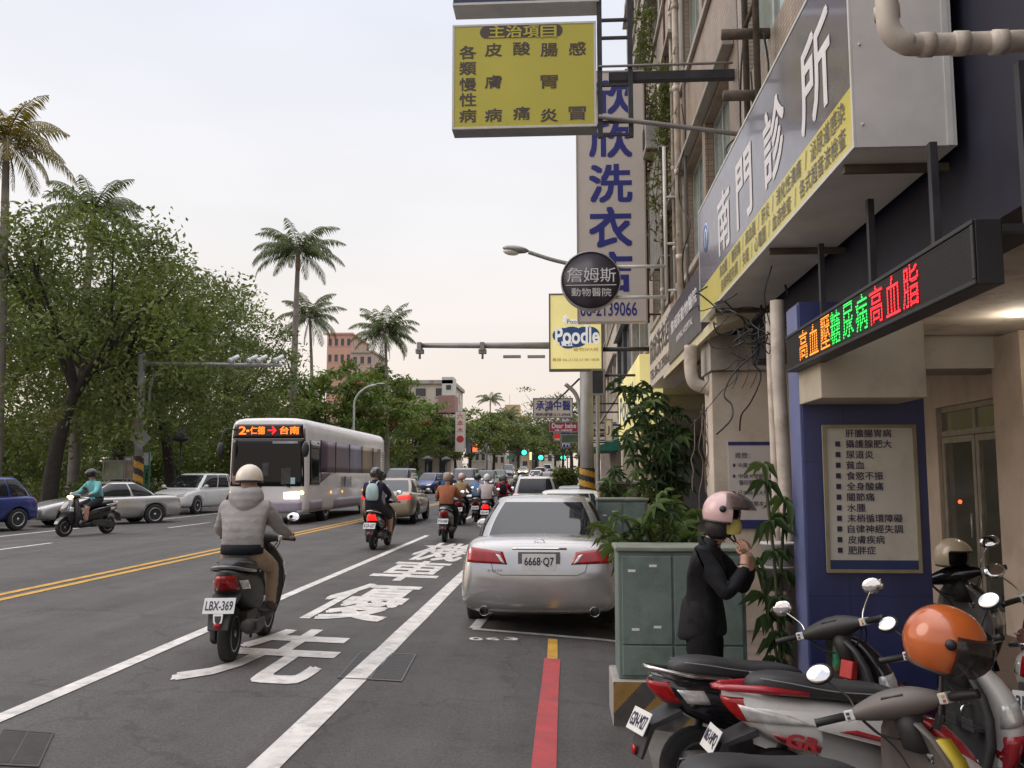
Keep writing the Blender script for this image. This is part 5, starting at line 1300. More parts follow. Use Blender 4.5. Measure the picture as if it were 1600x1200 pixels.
for i, (k, c_, px, Y, br, l) in enumerate((('sedan', P_red, 852, 78, True, 'red car with lit tail lights far down our side'), ('hatch', P_white, 838, 98, True, 'white car with lit tail lights far down the street'), ('suv', P_dark, 866, 108, True, 'dark car with lit tail lights far down the street'), ('van', P_grey, 795, 130, False, 'grey van far down the oncoming lane'), ('sedan', P_silver, 818, 150, False, 'silver car far down the oncoming lane'), ('sedan', P_dark, 780, 95, False, 'dark saloon coming toward us far beyond the riders'), ('hatch', P_gold, 848, 140, True, 'small tan car with lit tail lights near the traffic lights'), ('sedan', P_white, 858, 90, True, 'white saloon with lit tail lights behind the far red car'), ('suv', P_silver, 845, 120, True, 'silver car with lit tail lights in the far queue'), ('hatch', P_slate, 871, 88, False, 'slate hatchback beyond the shrub at the camera pole'), ('van', P_white, 856, 170, True, 'white van with lit tail lights at the end of the queue'))):
    car(k, c_, l, txp(px, Y), Y, RAD(90 if br else -90), None, br, heads=(i == 4), group='distant cars')

# ------------------------------------------------------------------ the bus
def bus(x, y, rz):
    t = T('city_bus', 'white and lilac city bus with an amber and red destination display coming toward us', 'bus', (x, y, zg(x)), rz)
    L, Wd, H, zb = 12.0, 1.26, 3.32, .32; b = B(); rings = []
    for (xx, s, dz) in ((-L / 2, .94, .05), (-L / 2 + .05, .985, .01), (-L / 2 + .2, 1, 0), (L / 2 - .5, 1, 0), (L / 2 - .16, .985, .01), (L / 2 - .03, .94, .05), (L / 2, .86, .14)):
        ring = []
        for (yy, zz) in ((0, zb), (.95, zb), (1, zb + .06), (1, 1.1), (1, 1.3), (.985, 2.7), (.97, 3.05), (.90, 3.24), (.75, H), (0, H)):
            ring.append(V((xx, -yy * Wd * s, zz - (dz if zz > 2 else -dz * .3))))
        rings.append(ring + [V((q.x, -q.y, q.z)) for q in reversed(ring[1:-1])])
    b.loft(rings); body = b.build('body', [mat('bus_white', (.70, .68, .68), .38, .0, var=.05, coat=.6, dirt=.2, dscale=1.5), M_black], t, sub=1); bake(body)
    c = B()
    for ax in (L / 2 - 2.55, -L / 2 + 3.3):
        for s in (-1, 1): c.lathe([(.60, 0), (.60, .5)], (ax, s * 1.36 - (.5 if s > 0 else 0), .48), (0, 1, 0), 30)
    co = c.build('cutter', [M_black, M_black]); k = body.modifiers.new('c', 'BOOLEAN'); k.object = co; k.solver = 'EXACT'
    try: k.material_mode = 'TRANSFER'
    except Exception: pass
    bake(body); bpy.data.objects.remove(co); tr = bvh(body)
    for ax in (L / 2 - 2.55, -L / 2 + 3.3):
        for s in (-1, 1):
            tm, rm = wheel_meshes(.49, .28, 10); w = link('wheel', tm, t, (ax, s * 1.06, .49)); link('rim', rm, w)
    def pat(name, m, cs, d, nu=10, nv=8, off=.012, par=t):
        b = B(); patch(b, tr, cs, d, nu, nv, off, 0, True, .03); return b.build(name, m, par)
    F, z = 9, 0
    pat('windscreen', mat('bus_glass', (.008, .009, .010), .06, var=0, spec=.3), [(F, 1.17, 1.18), (F, -1.17, 1.18), (F, -1.13, 2.64), (F, 1.13, 2.64)], (-1, 0, 0), 16, 10)
    dp = pat('destination_display', mat('display_black', (.012, .008, .008), .15, var=0), [(F, 1.13, 2.66), (F, -1.13, 2.66), (F, -1.08, 3.10), (F, 1.08, 3.10)], (-1, 0, 0), 16, 5, .015)
    b = B(); xf = tr.ray_cast(V((9, 0, 2.9)), V((-1, 0, 0)))[0].x + .03; uu = (0, 1, 0)
    for s, y0, y1, m in (('2', -.92, -.70, 0), ('-', -.68, -.60, 0), ('仁德', -.56, -.10, 0), ('→', .0, .26, 1), ('台南', .38, .98, 0)):
        b.text(s, (xf, y0, 2.79 if s != '-' else 2.87), uu, UZ, y1 - y0, .24 if s != '-' else .05, m, .02, .003)
    b.build('lettering', [mat('led_amber', (.02, .02, .02), .5, var=0, emit=2.6, ecol=(1, .17, .008)), mat('led_red_plain', (.02, .02, .02), .5, var=0, emit=2.6, ecol=(1, .01, .015))], dp)
    pat('skirt', mat('bus_lilac', (.30, .27, .33), .4, var=.06), [(F, 1.1, .36), (F, -1.1, .36), (F, -1.12, .72), (F, 1.12, .72)], (-1, 0, 0), 14, 4)
    for (x0, x1) in ((-5.85, -3.4), (-2.0, 2.75), (4.15, 5.6)):
        pat('side_skirt', mat('bus_lilac'), [(x0, 5, .40), (x1, 5, .40), (x1, 5, .74), (x0, 5, .74)], (0, -1, 0), 8, 3)
        pat('side_skirt', mat('bus_lilac'), [(x1, -5, .40), (x0, -5, .40), (x0, -5, .74), (x1, -5, .74)], (0, 1, 0), 8, 3)
    for s in (-1, 1):
        ys = [.55 * s, 1.02 * s]; a, c_ = (ys[1], ys[0]) if s > 0 else (ys[0], ys[1])
        pat('headlight', M_headlit if s > 0 else M_lens, [(F, a, .80), (F, c_, .80), (F, c_, 1.0 if s < 0 else .98), (F, a, 1.02)], (-1, 0, 0), 6, 4)
        hl = tr.ray_cast(V((9, s * 1.1, .98)), V((-1, 0, 0)))[0]
        if hl: b = B(); b.ell(hl, (.03, .07, .06), 12); b.build('fog_lamp', mat('lamp_yellow_lit', (.9, .8, .3), .2, var=0, emit=5, ecol=(1, .8, .25)), t)
        # side: door glass, long tinted mural windows
        d = (0, -s, 0); Yd = 5 * s
        def sp(name, m, x0, x1, z0, z1, zb2=None):
            cs = [(x0, Yd, zb2 or z0), (x1, Yd, z0), (x1, Yd, z1), (x0, Yd, z1)]
            if s > 0: cs = [cs[1], cs[0], cs[3], cs[2]]
            return pat(name, m, cs, d, 10, 5)
        sp('side_window', mat('bus_glass'), 4.55, 5.65, 1.22, 2.62)
        sp('mural_window', M_mural, -5.0, 4.48, 1.62, 2.66)
        sp('mural_window', M_mural, 3.2, 4.47, 1.28, 1.61, 1.58)
        b = B()
        for xx in (4.5, 2.6, .6, -1.4, -3.4): q = V((xx, s * 1.262, 2.14)); b.box(q, (.035, .02, 1.06))
        b.build('window_bar', M_black, t)
        b = B()
        for k in range(9): b.box((-5.55, s * 1.262, 1.7 + .1 * k), (.5, .015, .04))
        b.build('vent_louvre', M_signg, t)
        for xx in (3.9, 1.6, -1.6): b = B(); b.ell((xx - .75 if xx > 3 else xx, s * 1.26, .95), (.07, .015, .05), 10); b.build('side_marker', mat('lamp_orange_lit', (.8, .3, .05), .3, var=0, emit=2.5, ecol=(1, .3, .03)), t)
    b = B(); b.text('我♥台南', (1.9, 1.268, 1.08), (-1, 0, 0), UZ, 1.6, .42, 0, .0, .004); b.build('lettering', mat('ink_grey_soft', (.14, .13, .14), .5), t)
    b = B(); b.tube(smooth_path([(L / 2 - .1, 1.12, 2.95), (L / 2 + .35, 1.25, 2.9), (L / 2 + .45, 1.3, 2.55)], 4), .025, 6); b.ell((L / 2 + .45, 1.32, 2.3), (.07, .12, .24), 12); b.build('mirror', M_black, t)
    b = B(); b.tube(smooth_path([(L / 2 - .1, -1.12, 2.95), (L / 2 + .35, -1.25, 2.9), (L / 2 + .45, -1.3, 2.55)], 4), .025, 6); b.ell((L / 2 + .45, -1.32, 2.3), (.07, .12, .24), 12); b.build('mirror', M_black, t)
    b = B(); b.tube([(L / 2 + .03, .75, 1.15), (L / 2 - .02, .3, 1.3)], .015, 5); b.tube([(L / 2 + .03, -.15, 1.15), (L / 2 - .02, -.6, 1.3)], .015, 5); b.build('wiper', M_black, t)
    pat('visor_strip', mat('visor_pale', (.22, .24, .25), .3, var=.3, scale=3), [(F, .05, 2.46), (F, -.05 - .0, 2.46), (F, -.05, 2.47), (F, .05, 2.47)], (-1, 0, 0), 2, 2, .014) if False else None
    b = B()
    for y0, y1, z0_, z1_, m_ in ((.15, .95, 2.50, 2.57, 0), (-1.08, -.86, 1.24, 1.50, 1), (-.15, .05, 1.5, 1.9, 2), (.45, .75, 1.25, 1.75, 2), (-.55, -.3, 1.3, 1.75, 2)):
        xq = tr.ray_cast(V((9, (y0 + y1) / 2, (z0_ + z1_) / 2)), V((-1, 0, 0)))[0].x + .016; b.bb(xq, xq + .004, y0, y1, z0_, z1_, m_)
    b.build('cab_detail', [mat('visor_pale', (.30, .32, .34), .3, var=.3, scale=3), mat('cab_card', (.30, .16, .13), .6, var=.4, scale=9), mat('cab_dim', (.035, .036, .034), .3, var=.6, scale=5)], t)
    # driver and interior hints behind the windscreen stay dark: only the sticker shows
    b = B(); xq = tr.ray_cast(V((9, .78, 1.35)), V((-1, 0, 0)))[0]; b.box(xq + V((.016, 0, 0)), (.006, .22, .2)); b.build('sticker', mat('sticker_blue', (.35, .50, .58), .5), t)
    return t
def mural():
    m = bpy.data.materials.new('bus_mural'); m.use_nodes = True; n, l = m.node_tree.nodes, m.node_tree.links; p = n['Principled BSDF']; tc = n.new('ShaderNodeTexCoord'); sp = n.new('ShaderNodeSeparateXYZ'); l.new(tc.outputs['Object'], sp.inputs[0])
    t = n.new('ShaderNodeTexNoise'); t.inputs['Scale'].default_value = .8; l.new(tc.outputs['Object'], t.inputs['Vector'])
    ad = n.new('ShaderNodeMath'); ad.operation = 'MULTIPLY_ADD'; ad.inputs[1].default_value = .9; l.new(t.outputs[0], ad.inputs[0]); l.new(sp.outputs[0], ad.inputs[2])
    r = n.new('ShaderNodeMapRange'); r.inputs[1].default_value, r.inputs[2].default_value = -4.6, 5.0; l.new(ad.outputs[0], r.inputs[0])
    c = n.new('ShaderNodeValToRGB'); e = c.color_ramp.elements; e[0].color = (.10, .045, .035, 1); e[1].color = (.10, .07, .11, 1)
    for q, k in ((.22, (.11, .05, .04, 1)), (.30, (.26, .17, .05, 1)), (.38, (.12, .09, .13, 1)), (.50, (.16, .15, .26, 1)), (.62, (.08, .07, .13, 1)), (.75, (.13, .08, .11, 1))): z = e.new(q); z.color = k
    l.new(r.outputs[0], c.inputs[0]); l.new(c.outputs[0], p.inputs['Base Color']); p.inputs['Roughness'].default_value = .3; p.inputs['Specular IOR Level'].default_value = .35
    return m
M_mural = mural()
bus(txp(412, 27) , 27 + 6.0, RAD(-90))

# ------------------------------------------------------------------ street furniture, cabinets, far buildings
M_galv = mat('galvanised_steel', (.27, .265, .26), .5, .4, var=.12, scale=3, dirt=.25)
M_hzy = mat('hazard_yellow', (.48, .26, .02), .5, var=.2, scale=9, dirt=.4); M_hzk = mat('hazard_black', (.022, .021, .02), .6, var=.2)
def sleeve(parent, r, z0, z1, n=24, turns=3.0):
    """diagonal black and yellow reflective sleeve round a pole"""
    b = B(); rows = 22; N = n; vs = []
    for j in range(rows + 1):
        for i in range(N): vs.append((r * cos(2 * pi * i / N), r * sin(2 * pi * i / N), z0 + (z1 - z0) * j / rows))
    for j in range(rows):
        for i in range(N):
            k = (j / rows * turns * 2 + i / N * 2) % 2
            b.add([vs[j * N + i], vs[j * N + (i + 1) % N], vs[(j + 1) * N + (i + 1) % N], vs[(j + 1) * N + i]], [(0, 1, 2, 3)], 0 if k < 1 else 1, True)
    return b.build('hazard_sleeve', [M_hzy, M_hzk], parent)
def cctv(b, p, d, m=0):
    d = V(d).normalized(); b.tube([p, p + V((0, 0, .22))], .025, 6, m); q = p + V((0, 0, .28)); b.tube([q - d * .22, q + d * .22], .085, 10, m); b.tube([q + d * .2, q + d * .3], .105, 10, m)
# camera pole on our side
Yp_ = 21; x = P(917, 700, Y=Yp_).x; zt = P(0, 548, Y=Yp_).z; z0 = zg(x)
t = T('camera_pole', 'thick grey pole with a long bare arm, rising beyond the parked sedans', 'pole', (x, Yp_, z0))
b = B(); b.tube([(0, 0, 0), (0, 0, zt - z0 + .4)], [.175, .15], 18); b.tube([(.02, 0, zt - z0), (P(655, 550, Y=Yp_).x - x, 0, zt - z0 + .04)], [.09, .06], 10)
b.tube(smooth_path([(-.16, .1, 2.3), (-.16, .1, 3.3), (-.25, .1, 3.75), (-.5, .1, 4.0)], 5), .05, 8); b.build('pole', M_galv, t)
sleeve(t, .185, P(0, 766, Y=Yp_).z - z0, P(0, 732, Y=Yp_).z - z0, turns=2.0)
b = B()
for px in (656, 754): b = B(); q = P(px, 548, Y=Yp_) - V((x, Yp_, z0)); b.box(q + V((0, 0, .09)), (.1, .3, .2)); b.tube([q, q - V((0, 0, .2))], .03, 6); b.box(q - V((0, 0, .02)), (.18, .2, .1)); b.build('traffic_camera', [M_galv], t)
for px in (800, 838): b = B(); q = P(px, 554, Y=Yp_) - V((x, Yp_, z0)); b.box(q - V((0, 0, .05)), (.42, .12, .06)); b.build('sensor_bar', [M_galv], t)
# street lamp behind the round sign
Y = 23; xb = P(934, 700, Y=Y).x; q = P(800, 391, Y=Y); e_ = P(925, 424, Y=Y); z0 = zg(xb)
t = T('street_lamp', 'street lamp on a sloping arm behind the round grey sign', 'lamp', (xb, Y, z0)); o = V((xb, Y, z0))
b = B(); b.tube(smooth_path([V((0, 0, 0)), V((0, 0, e_.z - z0 - .5)), e_ - o, P(860, 405, Y=Y) - o, P(826, 394, Y=Y) - o], 6), .055, 8); b.build('pole', M_galv, t)
b = B(); R = Matrix.Rotation(RAD(8), 3, 'Y'); b.ell(q - o + V((.1, 0, .02)), (.36, .15, .10), 14, 0, R); b.build('lamp_head', M_galv, t); b = B(); b.ell(q - o + V((-.02, 0, -.05)), (.22, .12, .09), 14, 0, R); b.build('lens', mat('lamp_glass', (.5, .5, .45), .2, var=.1), t)
# camera pole on the park side
Y = 36; x = P(216, 740, Y=Y).x; z0 = zg(x) + .1; o = V((x, Y, z0)); zt = P(0, 553, Y=Y).z
t = T('camera_pole', 'grey striped pole on the park side carrying an arm of white cameras', 'pole', (x, Y, z0))
b = B(); b.tube([V((0, 0, 0)), V((P(222, 555, Y=Y).x - x, 0, zt - z0))], [.17, .14], 16); za = P(0, 570, Y=Y).z - z0
b.tube([(0, 0, za + .0), P(440, 571, Y=Y) - o], [.10, .07], 10); b.tube(smooth_path([P(233, 632, Y=Y) - o, P(234, 610, Y=Y) - o, P(240, 590, Y=Y) - o, P(255, 575, Y=Y) - o], 5), .06, 8); b.build('pole', M_galv, t)
sleeve(t, .20, P(0, 758, Y=Y).z - z0, P(0, 713, Y=Y).z - z0, turns=2.2)
b = B()
for px in (366, 395, 410, 436): b = B(); cctv(b, P(px, 570, Y=Y) - o, (-.5, -.8, -.5)); b.build('traffic_camera', mat('camera_white', (.55, .55, .55), .4), t)
b = B(); q = P(219, 685, Y=Y - .25); s = Y / 1380 * 18; b.prism([(-s, 0), (0, -s), (s, 0), (0, s)], q - o, UX, UZ, (0, .03, 0)); b.build('diamond_sign', M_galv, t)
b = B(); q = P(213, 662, Y=Y - .3); b.box(q - o, (.26, .2, .5)); b.build('control_box', mat('box_rust', (.20, .14, .12), .7, var=.3), t)
# bus stop flag, notice boards, garden lamp
def board(name, label, cat, x0, y0, x1, y1, Y, m, posts=True, depth=.1, frame=M_galv):
    a, c = P(x0, y1, Y=Y), P(x1, y0, Y=Y); zb = zg(a.x) + .1; t = T(name, label, cat, ((a.x + c.x) / 2, Y, zb)); b = B(); b.bb(a.x, c.x, Y, Y + depth, a.z, c.z); rel(b, t).build('panel', m, t)
    b = B(); frame_box(b, a.x - .03, c.x + .03, Y - .03, Y - .001, a.z - .03, c.z + .03, .06)
    if posts:
        for xx in (a.x + .05, c.x - .05): b.bb(xx - .03, xx + .03, Y + depth + .002, Y + depth + .06, zb, c.z)
    rel(b, t).build('frame', frame, t); return t
board('notice_board', 'greenish map board behind the silver two-door car', 'board', 161, 720, 193, 748, 37, mat('map_board', (.20, .22, .14), .5, var=.5, scale=1.5))
board('notice_board', 'narrow brown map board beside the striped pole on the park side', 'board', 195, 720, 211, 748, 37, mat('map_board_brown', (.24, .19, .14), .5, var=.5, scale=2))
board('bus_stop_flag', 'green framed bus stop timetable behind the striped pole', 'sign', 222, 706, 234, 728, 37.5, mat('timetable', (.45, .46, .45), .5, var=.3, scale=9), True, .1, mat('frame_green', (.02, .16, .12), .5))
board('notice_board', 'small white notice above the map boards', 'board', 195, 714, 206, 722, 38, M_pale)
Y = 41; q = P(283, 690, Y=Y); z0 = .3; t = T('garden_lamp', 'dark park lantern with a pale panel beside the twisted trunk', 'lamp', (q.x, Y, z0)); b = B()
b.tube([(0, 0, 0), (0, 0, 3.3)], .05, 8); b.lathe([(.05, 3.0), (.38, 3.12), (.40, 3.2), (.1, 3.45)], n=10); b.build('post', M_steel, t); b = B(); z = P(0, 677, Y=Y).z - z0; b.bb(-.2, .2, -.1, -.06, z - .28, z + .28); b.build('panel', M_galv, t)
# tall curved street lamp beside the bus
Y = 62; q = P(553, 720, Y=Y); z0 = zg(q.x); o = V((q.x, Y, z0)); t = T('street_lamp', 'slim street lamp with a curved arm rising behind the bus', 'lamp', o); b = B()
b.tube(smooth_path([V((0, 0, 0)), P(553, 650, Y=Y) - o, P(556, 622, Y=Y) - o, P(572, 606, Y=Y) - o, P(590, 601, Y=Y) - o], 6), .08, 8); b.build('pole', mat('pole_pale', (.45, .46, .42), .5), t); b = B(); b.ell(P(594, 600, Y=Y) - o, (.38, .15, .09), 10); b.build('lamp_head', M_galv, t)
for i, (px, Y, l) in enumerate(((668, 95, 'black post lamp in front of the pale building'), (697, 98, 'second black post lamp nearer the tall white sign'))):
    q = P(px, 730, Y=Y); t = T('garden_lamp', l, 'lamp', (q.x, Y, .2)); b = B(); b.tube([(0, 0, 0), (0, 0, 3.2)], .09, 6); b.lathe([(.1, 3.1), (.6, 3.3), (.55, 3.5), (.1, 3.75)], n=8); b.build('post', M_steel, t)
# traffic lights far off
for i, (px, py, Y, l) in enumerate(((819, 707, 92, 'green traffic light nearer than the others, beside the glowing yellow sign'), (845, 715, 120, 'green traffic light in the middle of the three far ones'), (880, 715, 118, 'green traffic light below the blue vertical sign'))):
    q = P(px, py, Y=Y); t = T('traffic_light', l, 'traffic light', (q.x, Y, q.z)); b = B(); w = .3 * Y / 92; b.bb(-w * 3, w, .02, .35, -w, w); side = -1 if i == 0 else 1
    b.tube([(w, .2, 0), (w + side * 3.2, .2, .05)], .06, 6) if side > 0 else b.tube([(-w * 3, .2, 0), (-w * 3 - 3, .2, .05)], .06, 6); xx = w + 3.2 if side > 0 else -w * 3 - 3; b.tube([(xx, .2, .3), (xx, .2, -q.z + zg(q.x))], .09, 6); b.build('housing', M_black, t)
    b = B(); b.ell((0, 0, 0), (w * .8, .08, w * .8), 14); b.build('green_lens', mat('signal_green', (.02, .5, .25), .3, var=0, emit=5, ecol=(.03, 1, .45)), t)
# green utility cabinets
M_cab = mat('cabinet_green', (.145, .19, .168), .55, var=.18, scale=2.5, bump=.08, dirt=.55, dscale=6, dcol=(.05, .075, .06)); M_cab2 = mat('cabinet_edge', (.20, .22, .18), .6, var=.15, dirt=.4)
def cabinet(label, x0, x1, y, d, z0, z1, split, plinth, stripes=True):
    t = T('utility_cabinet', label, 'cabinet', ((x0 + x1) / 2, y, zg(x0) - .03)); b = B(); b.bb(x0, x1, y, y + d, z0, z1); b.bb(x0 - .02, x1 + .02, y - .025, y + d, z1 + .002, z1 + .035, 1); rel(b, t).build('body', [M_cab, M_cab2], t, bevel=.008)
    b = B(); xs = [x0 + .02] + [x0 + (x1 - x0) * s for s in split] + [x1 - .02]; out = []
    for a, c in zip(xs, xs[1:]):
        for za, zb in ((z0 + .03, z0 + .24), (z0 + .25, z1 - .03)):
            q = B(); q.bb(a + .008, c - .008, y - .018, y - .001, za, zb); rel(q, t).build('door', M_cab, t, bevel=.005)
    for px, s in ((.14, .84), (.55, .88), (.2, .38), (.62, .40)):
        q = B(); xx = xs[0] + (xs[1] - xs[0]) * px; zz = z0 + (z1 - z0) * s; q.bb(xx, xx + .055, y - .020, y - .0185, zz, zz + .018); rel(q, t).build('sticker', M_pale, t)
    if plinth:
        zb = zg(x0) - .12; q = B(); q.bb(x0 - .05, x1 + .06, y - .07, y + d + .05, zb, z0 - .001); rel(q, t).build('plinth', M_conc, t, bevel=.015)
        q = B(); h = z0 - zb
        N = 26; xa_, xb_ = x0 - .045, x1 + .055
        for k in range(-3, 9):                           # slanting bands, cut into slices so that they end at the edges
            for j in range(N):
                z_0, z_1 = h * .99 * j / N, h * .99 * (j + 1) / N; a = xa_ + k * .19 + z_0 * .95; l, r_ = max(a, xa_), min(a + .19, xb_)
                if r_ - l > .004: q.quad((l, y - .073, zb + z_0), (r_, y - .073, zb + z_0), (r_, y - .073, zb + z_1), (l, y - .073, zb + z_1), k % 2)
        rel(q, t).build('hazard_stripes', [mat('hazard_ochre', (.26, .15, .035), .75, var=.3, scale=6, dirt=.6, dcol=(.25, .22, .18)), mat('hazard_worn_black', (.06, .055, .05), .75, var=.3, scale=6, dirt=.6, dcol=(.25, .22, .18))], t)
    return t
yc = 6.65; x0, x1 = P(966, 950, Y=yc).x, P(1166, 950, Y=yc).x
cabinet('grey green utility cabinet on a striped plinth behind the woman in black', x0, x1, yc, .45, P(0, 1048, Y=yc).z, P(0, 857, Y=yc).z, (.43,), True)
yc = 12.2; cabinet('second green utility cabinet farther back beside the silver sedan', P(934, 800, Y=yc).x, P(1012, 800, Y=yc).x, yc, .5, .1, P(0, 781, Y=yc).z, (.5,), True)
yc = 16.2; b = B(); a, c = P(936, 780, Y=yc), P(997, 752, Y=yc); b.bb(a.x, c.x, yc, yc + .5, -.05, c.z - .06, 0); b.bb(a.x - .03, c.x + .03, yc - .03, yc + .53, c.z - .058, c.z, 1)
tag(b.build('planter_wall', [mat('tile_pink', (.30, .19, .17), .6, var=.15, scale=6, dirt=.3), mat('cap_grey', (.30, .28, .25), .7)], origin=(a.x, yc, 0), bevel=.01), 'pinkish tiled planter block with a grey cap beyond the second cabinet', 'planter')
bush('shrub', 'rounded dark shrub at the foot of the camera pole', 'shrub', P(893, 740, Y=42).x, 42, .9, .7, .5, 1.3, 1000, .11, M_lf, 61)
# buildings across the street and at its far end
def block(label, x0, x1, y0, y1, top, wall, floors, nwin, face='front', first=1.0, mats=None, roof=None, trims=None):
    """simple building with recessed windows on the face toward us and on the road side"""
    t = T('apartment_building', label, 'building', ((x0 + x1) / 2, y0, 0)); b = B(); b.bb(x0, x1, y0, y1, 0, top); b.bb(x0 - .3, x1 + .3, y0 - .3, y1, top + .002, top + .5, 1); rel(b, t).build('wall', [wall, roof or M_plast2], t)
    h = (top - first) / floors; w = (x1 - x0) / nwin
    for i in range(floors):
        for k in range(nwin):
            za = first + h * (i + .3); a = x0 + w * (k + .25); b = B(); b.bb(a - .1, a + w * .5 + .1, y0 - .12, y0 - .002, za - .12, za - .002, 0); b.bb(a, a + w * .5, y0 - .06, y0 + .05, za, za + h * .45, 1)
            f = rel(b, t).build('window', [M_plast, mat('window_dark', (.05, .055, .06), .2, var=.2)], t)
    for k in range(max(2, floors)):
        za = first + h * (k + .3)
        for j in range(3):
            yy = y0 + 2 + j * (y1 - y0 - 3) / 3; b = B(); b.bb(x1 + .002, x1 + .06, yy, yy + 2, za, za + h * .45); rel(b, t).build('window', mat('window_dark'), t)
    return t
M_far1 = mat('stucco_pale', (.48, .42, .34), .8, var=.08, scale=.5); M_far2 = mat('brick_rose', (.27, .15, .13), .8, var=.1); M_far3 = mat('stucco_yellow', (.46, .35, .19), .8, var=.06); M_far4 = mat('brick_salmon', (.50, .29, .22), .8, var=.06)
Y = 118; xa, xb = P(560, 0, Y=Y).x, P(709, 0, Y=Y).x; zt = P(0, 604, Y=Y).z
t = block('pale corner building with rose tiled upper corner and balconies behind the street trees', xa, xb, Y, Y + 14, zt, M_far1, 4, 5, first=4.5)
b = B(); zr = P(0, 648, Y=Y).z; zq = P(0, 622, Y=Y).z; b.bb(xb - 1.6, xb + .6, Y - .6, Y + 3, zr, zq, 0); b.bb(xb - 1.2, xb + .35, Y - .3, Y + 3, zq + .002, zt + .9, 1); b.bb(xb - .6, xb + .05, Y - .34, Y - .302, zq + .8, zt - .2, 2)
for py in (656, 671, 686, 702): z = P(0, py, Y=Y).z; b.bb(xb - 1.6, xb + .8, Y - .8, Y - .1, z - .5, z + .4, 1)
rel(b, t).build('balcony', [M_far2, mat('balcony_white', (.5, .48, .44), .7), mat('window_dark')], t)
b = B(); b.bb(xa, xb, Y - 1.5, Y - .01, 5.0, 5.9); rel(b, t).build('canopy', M_plast2, t)
b = B()
for k in range(7): xx = xa + (xb - xa) * (k + .5) / 7; b.bb(xx - .5, xx + .5, Y - .06, Y - .002, .3, 4.2)
rel(b, t).build('entrance', mat('window_dark'), t)
hang('hanging_sign', 'tall white sign with red characters and a red disc on the pale corner building', 711, 643, 727, 706, 112, M_signw, (('六', .2, .05, .8, .18, 3), ('本', .2, .22, .8, .35, 3), ('木', .2, .40, .8, .52, 3), ('●', .15, .60, .85, .77, 3)), mount=xb, depth=.5)
hang('hanging_sign', 'narrow grey blue sign beside the tall white sign with red characters', 728, 688, 735, 708, 116, mat('sign_greyblue', (.16, .17, .24), .5), (), mount=None, depth=.4)
hang('lit_sign', 'glowing orange red sign behind the dark trees', 738, 694, 746, 706, 120, mat('sign_glow_red', (.6, .08, .03), .4, var=.6, scale=.6, emit=1.6, ecol=(1, .18, .06)), (), mount=None, depth=.4)
hang('lit_sign', 'glowing yellow green upright sign among the far traffic lights', 827, 706, 831, 719, 120, mat('sign_glow_yellow', (.6, .6, .2), .4, var=0, emit=.9, ecol=(.9, 1, .35)), (), mount=None, depth=.4)
hang('street_name_sign', 'small green street sign in front of the far shop houses', 792, 712, 802, 717, 140, mat('sign_green', (.02, .22, .12), .5), (), mount=None)
b = B()
Y = 255; xa, xb = P(785, 0, Y=Y).x, P(826, 0, Y=Y).x
block('ochre apartment block with a stair tower at the end of the street', xa, xb, Y, Y + 15, P(0, 655, Y=Y).z, M_far3, 6, 3, roof=M_far3)
b = B(); a, c = P(789, 655, Y=Y), P(812, 632, Y=Y); b.bb(a.x, c.x, Y + .5, Y + 6, a.z, c.z); b.bb(a.x + 1.2, a.x + 1.3, Y + 2, Y + 2.1, c.z, c.z + 3)
tag(b.build('stair_tower', M_far3, origin=(a.x, Y, a.z)), 'ochre roof tower on top of the ochre apartment block', 'tower')
Y = 230; xa, xb = P(523, 0, Y=Y).x, P(560, 0, Y=Y).x
block('salmon coloured high block showing above the trees beside the round palm', xa, xb, Y, Y + 20, P(0, 528, Y=Y).z, M_far4, 9, 4, roof=M_far4)
xa, xb = P(560, 0, Y=205).x, P(592, 0, Y=205).x
block('lower salmon and white block under the high salmon block', xa, xb, 205, 222, P(0, 556, Y=205).z, mat('stucco_peach', (.45, .33, .27), .8), 8, 3)
Y = 240; xa, xb = P(412, 0, Y=Y).x, P(436, 0, Y=Y).x
block('small salmon building seen under the branches behind the bus', xa, xb, Y, Y + 12, P(0, 628, Y=Y).z, M_far4, 5, 2, roof=M_far4)
for i, (px0, px1, Y, zt, m, l) in enumerate(((735, 762, 150, 9, M_plast2, 'grey shop house behind the glowing orange red sign'), (763, 790, 175, 9, M_far1, 'pale shop house between the two grey ones'), (791, 812, 215, 11, M_plast2, 'grey shop house next to the ochre apartment block'), (840, 872, 330, 16, M_far1, 'pale block closing the end of the street'), (812, 839, 340, 10, mat('panel_charcoal'), 'dark block closing the end of the street'))):
    block(l, P(px0, 0, Y=Y).x, P(px1, 0, Y=Y).x, Y, Y + 12, zt, m, 3, 3)

# ------------------------------------------------------------------ scooters
M_seat = mat('seat_vinyl', (.028, .028, .030), .5, var=.12, scale=5, bump=.12, bscale=220)
M_dkpl = mat('scooter_dark_plastic', (.030, .030, .031), .55, var=.2, scale=6, bump=.05, bscale=90, dirt=.25, dcol=(.09, .08, .07))
M_taupe = mat('taupe_plastic', (.115, .10, .092), .5, var=.12, scale=3, dirt=.5, bump=.05, bscale=160, dcol=(.16, .14, .12))
M_sred = mat('scooter_red', (.36, .018, .028), .25, var=.05, coat=.7)
M_swhite = mat('scooter_white', (.55, .54, .52), .3, var=.06, coat=.6, dirt=.35, dscale=6, dcol=(.25, .22, .19))
M_sblack = mat('scooter_gloss_black', (.010, .010, .013), .12, var=.1, coat=.8, dirt=.35, dscale=7, dcol=(.07, .065, .06))
M_sgrey = mat('scooter_grey', (.17, .17, .175), .35, .3, var=.06, coat=.5)
M_mirror = mat('mirror_silver', (.85, .85, .86), .03, 1, var=0)
M_orange = mat('lens_orange', (.55, .20, .03), .2, var=.1, coat=.6)
